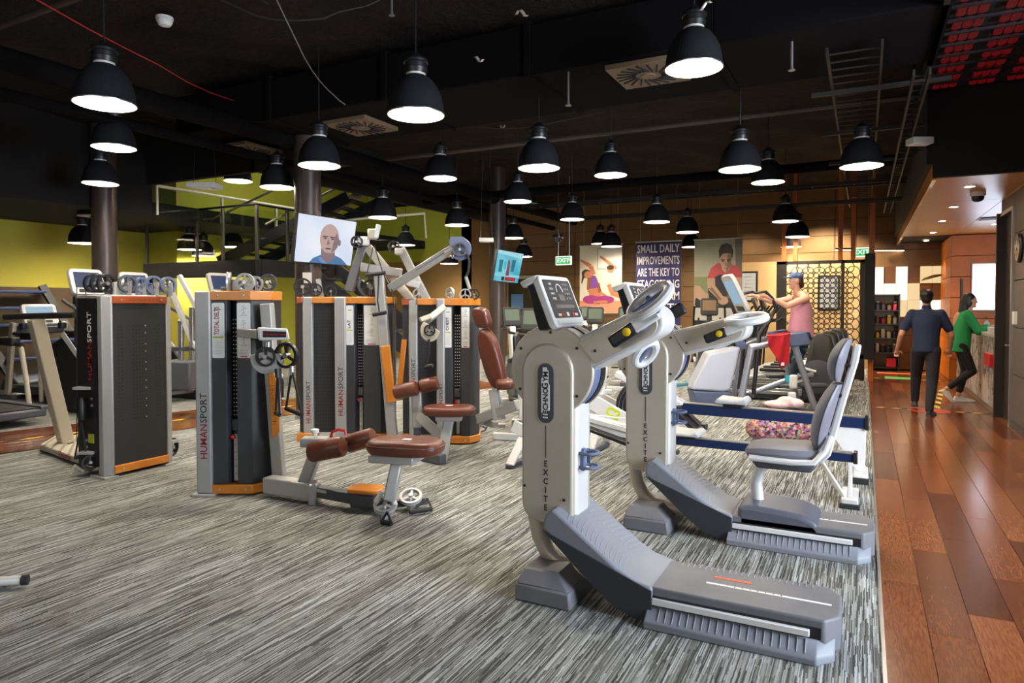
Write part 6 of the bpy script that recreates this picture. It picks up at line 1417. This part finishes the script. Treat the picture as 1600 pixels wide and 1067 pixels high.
o = MB().box(-3.0, .14, 18.36, 18.395, 0, 2.62).build('wall_back', mat('tan_plaster', 'B4966A', .7, 0, .05, 3)); struct(o); o['label'] = 'tan plastered wall section behind the lattice screen'
spot('lattice_wall_wash', (-.9, 17.2, 3.6), 330, (1, .78, .5), 110, .1, (-.9, 18.4, 1.2))
spot('lattice_wall_wash', (-2.6, 17.2, 3.6), 60, (1, .78, .5), 100, .1, (-2.6, 18.4, 1.4))
for i, px in enumerate((1225, 1243, 1313, 1333)):
    q = PY(px, 400, 15.62); o = MB().box(q.x - .045, q.x + .045, 15.6, 15.69, 2.45 if i != 9 else 0, 4.42).build('timber_post', mat('orange_timber_post', 'A85A20', .5), None, .004); tag(o, ['leftmost', 'second', 'third', 'fourth'][i] + ' tall orange timber post above the lattice screen', 'post', 'orange timber posts')
q = PY(1361, 500, 15.4); o = MB().box(q.x - .05, q.x + .05, 15.35, 15.45, 0, 4.42).build('timber_post', mat('orange_timber_post', 'A85A20'), None, .004); tag(o, 'orange timber post standing on the floor at the end of the lattice screen', 'post', 'orange timber posts')
o = MB().box(q.x - .12, q.x + .06, 15.24, 15.36, .45, 2.55).build('end_panel', blkm, None, .006); tag(o, 'black upright panel at the corridor end of the lattice screen', 'panel')
led = emit('led_strip_warm', 'FFE6C0', 8)
for (a0, a1, py, d, lb) in ((1305, 1338, 389, 15.5, 'warm light strip left over the lattice screen'), (1366, 1424, 390, 16.0, 'warm light strip over the far end of the corridor')):
    q0, q1 = P(a0, py, d), P(a1, py, d); q1.z = q0.z; t = thing('light_strip', lb, 'light strip', (q0 + q1) / 2)
    MB().beam(q0, q1, .05, .04).build('housing', blk, t); MB().beam(q0 - V((0, 0, .024)), q1 - V((0, 0, .024)), .04, .01).build('diffuser', led, t); 
    for q in (q0, q1): MB().cyl(q, (q.x, q.y, 4.4), .005, 5).build('hanging_wire', blk, t)
# ================================================================== RECEPTION
def marble():
    n = NT('grey_marble'); o = n.coord(); f = n.noise(o, 1.6, 8, .65)
    v = n.math('ABSOLUTE', n.math('SUBTRACT', f, .5)); f2 = n.noise(o, 5, 5)
    n.l(n.ramp(n.math('ADD', n.math('MULTIPLY', v, 4), n.math('MULTIPLY', f2, .35)), [(.1, lin('6A6460')), (.3, lin('B4ADA6')), (.6, lin('CEC8C2'))]), n.b.inputs['Base Color']); n.b.inputs['Roughness'].default_value = .2; return n.m
mb = marble()
ct = thing('reception_counter', 'grey marble reception counter along the right side of the corridor', 'counter', (2.0, 13.6, 0))
MB().box(1.66, 2.2, 11.45, 15.9, 0, 1.08).build('counter_core', blkm, ct)
for y0, y1 in ((11.45, 12.9), (12.91, 14.4), (14.41, 15.9)): MB().box(1.63, 1.66, y0, y1, .08, 1.08).build('marble_slab', mb, ct, .003)
MB().box(1.6, 2.3, 11.43, 15.92, 1.08, 1.13).build('counter_top', mat('pale_counter_top', 'C8C0B6', .25), ct, .006); MB().box(1.64, 1.66, 11.45, 15.9, 0, .08).build('kick_strip', steel, ct)
o = MB().box(1.58, 1.63, 11.6, 12.15, .66, .84).build('suggestion_box', redp, None, .006); tag(o, 'red box fixed to the marble front of the counter', 'box')
o = MB().box(1.6, 1.66, 11.75, 12.0, 1.135, 1.22).build('card_holder', wht, None, .004); tag(o, 'small white box on the near end of the counter', 'box')
t = thing('pump_bottle', 'small clear pump bottle standing on the counter beside the woman in green', 'bottle', (1.75, 13.2, 1.13)); MB().lathe([(.035, 0), (.038, .01), (.038, .12), (.015, .15), (.015, .17)], (1.75, 13.2, 1.13), n=14).build('bottle_body', mat('pale_bottle', 'B8BCC8', .15), t); MB().tube([(1.75, 13.2, 1.3), (1.75, 13.2, 1.34), (1.7, 13.2, 1.34)], .008, 6).build('pump', blk, t)
t = thing('sign_holder', 'blue printed sign standing on the near end of the counter', 'sign', (1.72, 11.55, 1.13)); MB().box(1.7, 1.9, 11.53, 11.55, 1.13, 1.48).build('sign_sheet', mat('sign_blue', '3E6A9A', .4), t); MB().box(1.68, 1.92, 11.5, 11.58, 1.13, 1.145).build('sign_base', steel, t)
lbx = thing('lightbox', 'bright backlit panel on the orange timber wall behind the counter', 'light box', (2.3, 16.38, 1.9))
MB().box(1.9, 2.85, 16.33, 16.4, 1.42, 2.36).build('frame', silver, lbx, .006); MB().box(1.93, 2.82, 16.32, 16.335, 1.45, 2.33).build('lit_face', emit('lightbox_white', 'DCE8FF', 4.2), lbx)
o = MB().box(1.72, 1.76, 16.36, 16.4, 1.5, 2.05).build('umbrella_hook_bar', blk, None, .004); tag(o, 'slim black upright bar on the orange timber wall', 'bar')
# backlit tile wall at the corridor end
tw_ = thing('backlit_tile_wall', 'checkered wall of glowing cream and brown tiles at the corridor end', 'wall panel', (.9, 18.36, 2)); wt = emit('backlit_cream', 'FFEFD2', .75); wc = emit('backlit_warm', 'FFDCA4', .45); bt_ = mat('brown_tile', '6A4220', .5)
pat = ['WBWBPP', 'WWWCBB', 'BBCCWW']
for r, row in enumerate(pat):
    for c, k in enumerate(row):
        x0 = .16 + c * .245; z1 = 2.42 - r * .39
        MB().box(x0 + .004, x0 + .241, 18.34 if k != 'B' else 18.37, 18.4, z1 - .386, z1).build('tile', {'W': wt, 'C': wc, 'B': bt_, 'P': wc}[k], tw_, .004, 0)
MB().prism([(1.16, 2.08), (1.6, 2.2), (1.63, 2.24), (1.4, 2.22), (1.2, 2.14)], 18.33, 18.338).build('leaf_print', mat('leaf_print', '7A6A30', .6), tw_)
# product shelf
sh = thing('display_shelf', 'tall black display shelf of products beside the lattice screen', 'shelf', (.5, 18.1, 0)); SX0, SX1, SY = .2, .72, 17.95
for x in (SX0, SX1): MB().box(x - .015, x + .015, SY, SY + .35, 0, 1.78).build('side_panel', blk, sh)
for z in (.08, .42, .75, 1.08, 1.4, 1.76): MB().box(SX0, SX1, SY, SY + .35, z - .012, z + .012).build('shelf_board', blk, sh)
MB().box(SX0, SX1, SY + .33, SY + .35, 0, 1.76).build('back_panel', mat('shelf_back', '8E7A5A', .6), sh)
sp_ = spot('shelf_light', (.46, SY - .3, 2.3), 70, (1, .9, .75), 90, .05, (.46, SY + .2, 1.0))
cols = ['2A2A34', 'B8A890', 'A83040', '3A3038', 'C8B898', 'D0A030', '6A4A3A']; adj = ['dark', 'pale', 'red', 'black', 'cream', 'yellow', 'brown']; k = 0
rown = ['top shelf', 'second shelf', 'third shelf', 'fourth shelf']; cn = ['left end', 'left middle', 'right middle', 'right end']
for r, z in enumerate((1.412, 1.092, .762, .432)):
    for c in range(4):
        x = SX0 + .08 + c * .12; m = mat('product_' + cols[(k * 3 + r) % 7], cols[(k * 3 + r) % 7], .5); a = adj[(k * 3 + r) % 7]; y = SY + .16
        t = thing('product_tub', a + ' product tub at the ' + cn[c] + ' of the ' + rown[r] + ' of the display', 'tub', (x, y, z), 0, 'product tubs on the display shelf')
        h = .2 - .02 * (k % 3); MB().lathe([(.042, 0), (.045, .01), (.045, h - .05), (.03, h - .03)], (x, y, z), n=14).build('tub_body', m, t); MB().lathe([(.034, h - .03), (.034, h)], (x, y, z), n=14).build('lid', (wht, redp, blk)[k % 3], t); k += 1
t = tag(MB().box(SX1 - .25, SX1 - .05, SY + .05, SY + .3, .094, .3).build('product_box', redp, None, .01), 'red box on the bottom shelf of the display', 'box')
# ================================================================== PEOPLE
def face(t, c, f, r, s=1, hm=hairm):
    """eyes, brows and mouth; c head centre, f forward, r = head's right"""
    f, r = V(f).normalized(), V(r).normalized(); ew_ = mat('eye_white', 'E6E2DC', .3); ir = mat('iris_brown', '2A1A12', .2)
    for k in (-1, 1):
        e = V(c) + f * .088 * s + r * .032 * k * s + V((0, 0, .012 * s)); MB().ball(e, .0125 * s, n=8, m=6).build('eye', ew_, t); MB().ball(e + f * .008 * s, .007 * s, n=8, m=6).build('iris', ir, t)
        MB().beam(e + f * .006 + V((0, 0, .022 * s)) - r * .018 * s, e + f * .006 + V((0, 0, .022 * s)) + r * .018 * s, .006, .005).build('eyebrow', hm, t)
    m = V(c) + f * .096 * s - V((0, 0, .052 * s)); MB().ball(m, .006, .006, .006, 8, 6).beam(m - r * .02 * s, m + r * .02 * s, .008, .008).build('lips', mat('lips', '9A4A44', .5), t)
def head_caps(c, f, r, s=1):
    f, r = V(f).normalized(), V(r).normalized(); c = V(c); z = V((0, 0, 1)); M3 = Mx((r, f, z)).transposed()
    return [(c + z * .02 * s, .076 * s, .095 * s, .095 * s, M3), (c + f * .022 * s - z * .045 * s, .056 * s, .066 * s, .07 * s, M3), (c + f * .098 * s - z * .012 * s, c + f * .112 * s - z * .03 * s, .01 * s, .014 * s), (c + f * .07 * s - z * .095 * s, .03 * s, .025 * s, .02 * s, M3),
            (c + r * .078 * s - z * .005, .012 * s, .02 * s, .032 * s, M3), (c - r * .078 * s - z * .005, .012 * s, .02 * s, .032 * s, M3), (c - z * .04, c - f * .02 - z * .17 * s, .05 * s, .056 * s)]
def hand_caps(w_, d, side, up, curl=.5, s=1):
    """palm, four curled fingers and a thumb from the wrist w_ along d"""
    w_, d, side, up = V(w_), V(d).normalized(), V(side).normalized(), V(up).normalized(); out = [(w_, w_ + d * .045 * s, .024 * s, .03 * s), (w_ + d * .05 * s + side * .018 * s, w_ + d * .085 * s + side * .025 * s, .02 * s, .015 * s), (w_ + d * .05 * s - side * .018 * s, w_ + d * .085 * s - side * .025 * s, .02 * s, .014 * s)]
    for i, ln in enumerate((.07, .08, .075, .058)):
        b = w_ + d * .085 * s + side * (.03 - .02 * i) * s; a = curl; k = b + (d * math.cos(a) - up * math.sin(a)) * ln * .5 * s; e = k + (d * math.cos(a * 2.2) - up * math.sin(a * 2.2)) * ln * .5 * s
        out += [(b, k, .0095 * s, .009 * s), (k, e, .009 * s, .007 * s)]
    tb = w_ + d * .03 * s + side * .03 * s; tk = tb + (d * .6 + side * .8 - up * .2).normalized() * .035 * s; out += [(tb, tk, .012 * s, .01 * s), (tk, tk + (d * .9 + side * .3 - up * .4).normalized() * .03 * s, .01 * s, .008 * s)]
    return out
def shoe(t, heel, d, m=blk, sole=wht, s=1, name='shoe'):
    heel = V(heel); d = V(d).normalized(); sd = d.cross(V((0, 0, 1))); sd.normalize(); up = sd.cross(d)
    rs = []
    for u, w_, h in ((-.04, .02, .05), (-.025, .035, .085), (.04, .04, .095), (.1, .042, .075), (.17, .046, .055), (.22, .038, .045), (.25, .015, .03)):
        rs.append([heel + d * u * s + sd * (w_ * math.cos(a)) * s + up * (.02 + (h - .02) * max(0, math.sin(a)) if math.sin(a) > 0 else .02) * s for a in [2 * PI * i / 12 for i in range(12)]])
    o = MB().rings(rs).build(name, m, t)
    MB().rings([[heel + d * u * s + sd * k * w_ * s + up * z * s for k, z in ((-1, 0), (1, 0), (1.02, .024), (-1.02, .024))] for u, w_ in ((-.045, .025), (-.02, .038), (.1, .044), (.18, .047), (.23, .04), (.262, .015))]).build('sole', sole, o, .004)
    return o
# man walking away in navy polo and dark trousers
g = G(1448, 650); g.z = 0
F_ = V((.05, 1, 0)).normalized(); R_ = V((F_.y, -F_.x, 0)); Z_ = V((0, 0, 1))
def B(r, f, z): return g + R_ * r + F_ * f + Z_ * z
t = thing('person', 'person walking away in navy polo shirt and dark trousers, seen from behind', 'person', g)
hipc = (-.02, .12)
hl, hr = B(-.11, .14, .9), B(.07, .12, .9); kl, kr = B(-.13, .42, .54), B(.06, .14, .48); al, ar = B(-.14, .52, .16), B(.03, .02, .09)
sl, sr = B(-.21, .16, 1.42), B(.17, .16, 1.42); el_, er = B(-.32, .1, 1.12), B(.28, .2, 1.12); wl_, wr = B(-.37, .26, .9), B(.27, .32, .92); hc = B(-.02, .18, 1.635)
body = head_caps(hc, F_, R_) + [(B(-.02, .14, 1.3), .16, .1, .2, None), (B(-.02, .13, .98), .14, .1, .16, None), (sl, el_, .05, .042), (el_, wl_, .042, .028), (sr, er, .05, .042), (er, wr, .042, .028), (hl, kl, .08, .055), (kl, al, .052, .035), (hr, kr, .08, .055), (kr, ar, .052, .035)] + hand_caps(wl_, wl_ - el_ * .0 - B(-.36, .2, 1.0), R_, F_, .5) + hand_caps(wr, wr - er, -R_, F_, .5)
blob('body', body, skin, t, .012, 2)
navyc = mat('navy_cotton', '1E2744', .9, 0, .15, 10); darkt = mat('charcoal_trousers', '23232A', .9, 0, .15, 10)
M3 = Mx((R_, F_, Z_)).transposed()
blob('polo_shirt', [('loft', [(B(-.02, .13, .88), .165, .125, M3), (B(-.02, .13, 1.0), .16, .12, M3), (B(-.02, .135, 1.15), .17, .118, M3), (B(-.02, .145, 1.3), .19, .125, M3), (B(-.02, .155, 1.4), .19, .11, M3), (B(-.02, .16, 1.47), .12, .075, M3)]), (sl + R_ * .02 - Z_ * .01, sl.lerp(el_, .7), .072, .062), (sr - R_ * .02 - Z_ * .01, sr.lerp(er, .7), .072, .062), (B(-.02, .16, 1.46), B(-.02, .165, 1.5), .068, .062)], navyc, t, .014, 3)
blob('trousers', [(B(-.02, .13, .93), .16, .12, .11, M3), (hl, kl, .1, .075), (kl, al + Z_ * .0, .074, .055), (hr, kr, .1, .075), (kr, ar, .074, .055)], darkt, t, .014, 3)
blob('hair', [(hc + Z_ * .045 - F_ * .022, .086, .095, .085, M3), (hc - F_ * .06 - Z_ * .02, .07, .045, .06, M3)], hairm, t, .011, 2); face(t, hc, F_, R_)
shoe(t, B(.03, -.0, 0), F_ + R_ * .25, blk, greyd); shoe(t, B(-.14, .5, .07), F_ - Z_ * .35 + Z_ * .15, blk, greyd)
# woman in green at the counter
g = G(1498, 628); g.z = 0; F_ = V((1, .12, 0)).normalized(); R_ = V((F_.y, -F_.x, 0)); M3 = Mx((R_, F_, Z_)).transposed()
t = thing('person', 'person in green shirt with long dark hair leaning at the marble counter', 'person', g)
hl, hr = B(-.09, .02, .9), B(.09, .0, .9); kl, kr = B(-.07, .1, .5), B(.07, .16, .5); al, ar = B(-.06, .0, .1), B(.05, -.2, .19)
sl, sr = B(-.17, .06, 1.39), B(.17, .06, 1.39); el_, er = B(-.2, .24, 1.14), B(.21, .2, 1.13); wl_, wr = B(-.1, .42, 1.2), B(.1, .42, 1.19); hc = B(0, .13, 1.6)
blob('body', head_caps(hc, F_, R_, .96) + [(B(0, .04, 1.28), .14, .1, .18, None), (B(0, .02, .98), .13, .1, .15, None), (sl, el_, .044, .038), (el_, wl_, .038, .025), (sr, er, .044, .038), (er, wr, .038, .025), (hl, kl, .08, .055), (kl, al, .05, .032), (hr, kr, .08, .055), (kr, ar, .05, .032)] + hand_caps(wl_, F_, R_, Z_, .35, .9) + hand_caps(wr, F_, -R_, Z_, .35, .9), skin, t, .012, 2)
grn = mat('green_cotton_shirt', '1F8A4A', .85, 0, .15, 8)
blob('shirt', [('loft', [(B(0, -.01, .8), .17, .155, M3), (B(0, .0, .92), .168, .15, M3), (B(0, .025, 1.1), .155, .13, M3), (B(0, .05, 1.28), .17, .125, M3), (B(0, .06, 1.38), .165, .1, M3), (B(0, .065, 1.44), .1, .07, M3)]), (sl, el_, .068, .066), (el_, el_.lerp(wl_, .8), .062, .048), (sr, er, .072, .066), (er, er.lerp(wr, .8), .062, .048), (B(0, .07, 1.43), B(0, .08, 1.47), .06, .055)], grn, t, .013, 3)
blob('trousers', [(B(0, .0, .88), .14, .12, .12, M3), (hl, kl, .09, .066), (kl, kl.lerp(al, .8), .066, .052), (hr, kr, .09, .066), (kr, kr.lerp(ar, .8), .066, .052)], mat('black_trousers', '141316', .85), t, .013, 3)
blob('hair', [(hc + Z_ * .045 - F_ * .02, .084, .096, .085, M3), (hc - F_ * .07 + Z_ * .0, hc - F_ * .1 - Z_ * .22, .07, .07), (hc - F_ * .1 - Z_ * .2, B(0, -.06, 1.17), .07, .03), (hc - R_ * .06 - F_ * .02 - Z_ * .02, .03, .05, .08, M3), (hc + R_ * .06 - F_ * .03 - Z_ * .02, .03, .05, .09, M3)], mat('brown_black_hair', '1E1412', .5, 0, .3, 40), t, .011, 2); face(t, hc, F_, R_, .96)
shoe(t, B(-.06, -.02, 0), F_, wht, wht); shoe(t, B(.05, -.24, .14), F_ * .65 - Z_ * .75, wht, wht)
for dz in (.0,): MB().beam(B(-.11, .05, .05), B(-.11, .12, .07), .004, .02).build('shoe_stripe', navy, t)
# woman on the elliptical
F_ = -RT; R_ = HD * 1.0; M3 = Mx((R_, F_, Z_)).transposed(); gg = P(1250, 560, dW - .02)
def K(px, py, s=0): return P(px, py, dW) + HD * s
g = K(1250, 600); t = thing('person', 'person in pink tank top, blue cap and teal leggings on the silver elliptical', 'person', (g.x, g.y, g.z))
hc = K(1243, 439); sl, sr = K(1252, 466, -.17), K(1250, 466, .17); el_, er = K(1219, 478, -.24), K(1219, 472, .24); wl_, wr = K(1188, 463, -.24), K(1185, 461, .24)
hl, hr = K(1252, 524, -.09), K(1254, 524, .09); kl, kr = K(1240, 562, -.12), K(1246, 566, .1); al, ar = K(1229, 596, -.14), K(1268, 592, .12)
skp = mat('fair_skin', 'D8A48C', .5, 0, .05)
blob('body', head_caps(hc, F_, R_, 1.02) + [(K(1252, 480), .15, .12, .2, M3), (K(1252, 512), .15, .13, .16, M3), (sl, el_, .058, .046), (el_, wl_, .045, .03), (sr, er, .058, .046), (er, wr, .045, .03), (hl, kl, .09, .06), (kl, al, .056, .036), (hr, kr, .09, .06), (kr, ar, .056, .036), (K(1250, 462, -.1), K(1250, 462, .1), .07, .07)] + hand_caps(wl_, F_, R_, Z_, .55) + hand_caps(wr, F_, -R_, Z_, .55), skp, t, .013, 2)
blob('tank_top', [('loft', [(K(1252, 527), .185, .175, M3), (K(1251, 516), .18, .17, M3), (K(1251, 504), .17, .16, M3), (K(1252, 490), .17, .15, M3), (K(1252, 478), .17, .135, M3), (K(1252, 470), .15, .11, M3)]), (K(1252, 463, -.1), K(1252, 476, -.1), .05, .07), (K(1252, 463, .1), K(1252, 476, .1), .05, .07)], mat('pink_cotton', 'C98A9A', .9, 0, .12, 9), t, .014, 3)
n = NT('teal_patterned_leggings'); vr = n.n('ShaderNodeTexVoronoi'); vr.inputs['Scale'].default_value = 14; n.l(n.coord(), vr.inputs[0]); n.l(n.ramp(vr.outputs['Distance'], [(.1, lin('3A9AA8')), (.3, lin('1A4A5E')), (.6, lin('14202E'))]), n.b.inputs['Base Color']); n.b.inputs['Roughness'].default_value = .7
blob('leggings', [(K(1253, 524), .165, .165, .11, M3), (hl, kl, .11, .076), (kl, al, .072, .046), (hr, kr, .11, .076), (kr, ar, .072, .046)], n.m, t, .014, 3)
blob('hair', [(hc - F_ * .045 + Z_ * .01, .08, .07, .085, M3), (hc - F_ * .09 - Z_ * .05, .04, .04, .06, M3)], mat('auburn_hair', '4A2418', .5, 0, .2, 30), t, .012, 2)
cp = blob('cap', [(hc + Z_ * .065 - F_ * .01, .09, .108, .062, M3), (hc + Z_ * .05 + F_ * .12, .07, .075, .012, M3)], mat('blue_cap', '4A5E8A', .8), t, .011, 2); face(t, hc, F_, R_, 1.02)
shoe(t, al + Z_ * -.06, F_, wht, greyd); shoe(t, ar + Z_ * -.05, F_ - Z_ * .25, wht, greyd)
# metal foot of a bench cut off by the left edge
q = G(0, 908, .04); t = thing('bench_foot', 'silver tube foot poking in at the left edge of the carpet', 'equipment foot', q); MB().cyl(G(-60, 912, .04), G(38, 906, .04), .025, 12).build('tube', silver, t); MB().cyl(G(34, 906.5, .04), G(44, 905.5, .04), .028, 12).build('end_cap', rub, t)
MB().cyl(G(12, 908, .04), G(12, 908, .0), .015, 8).build('foot_stub', rub, t)
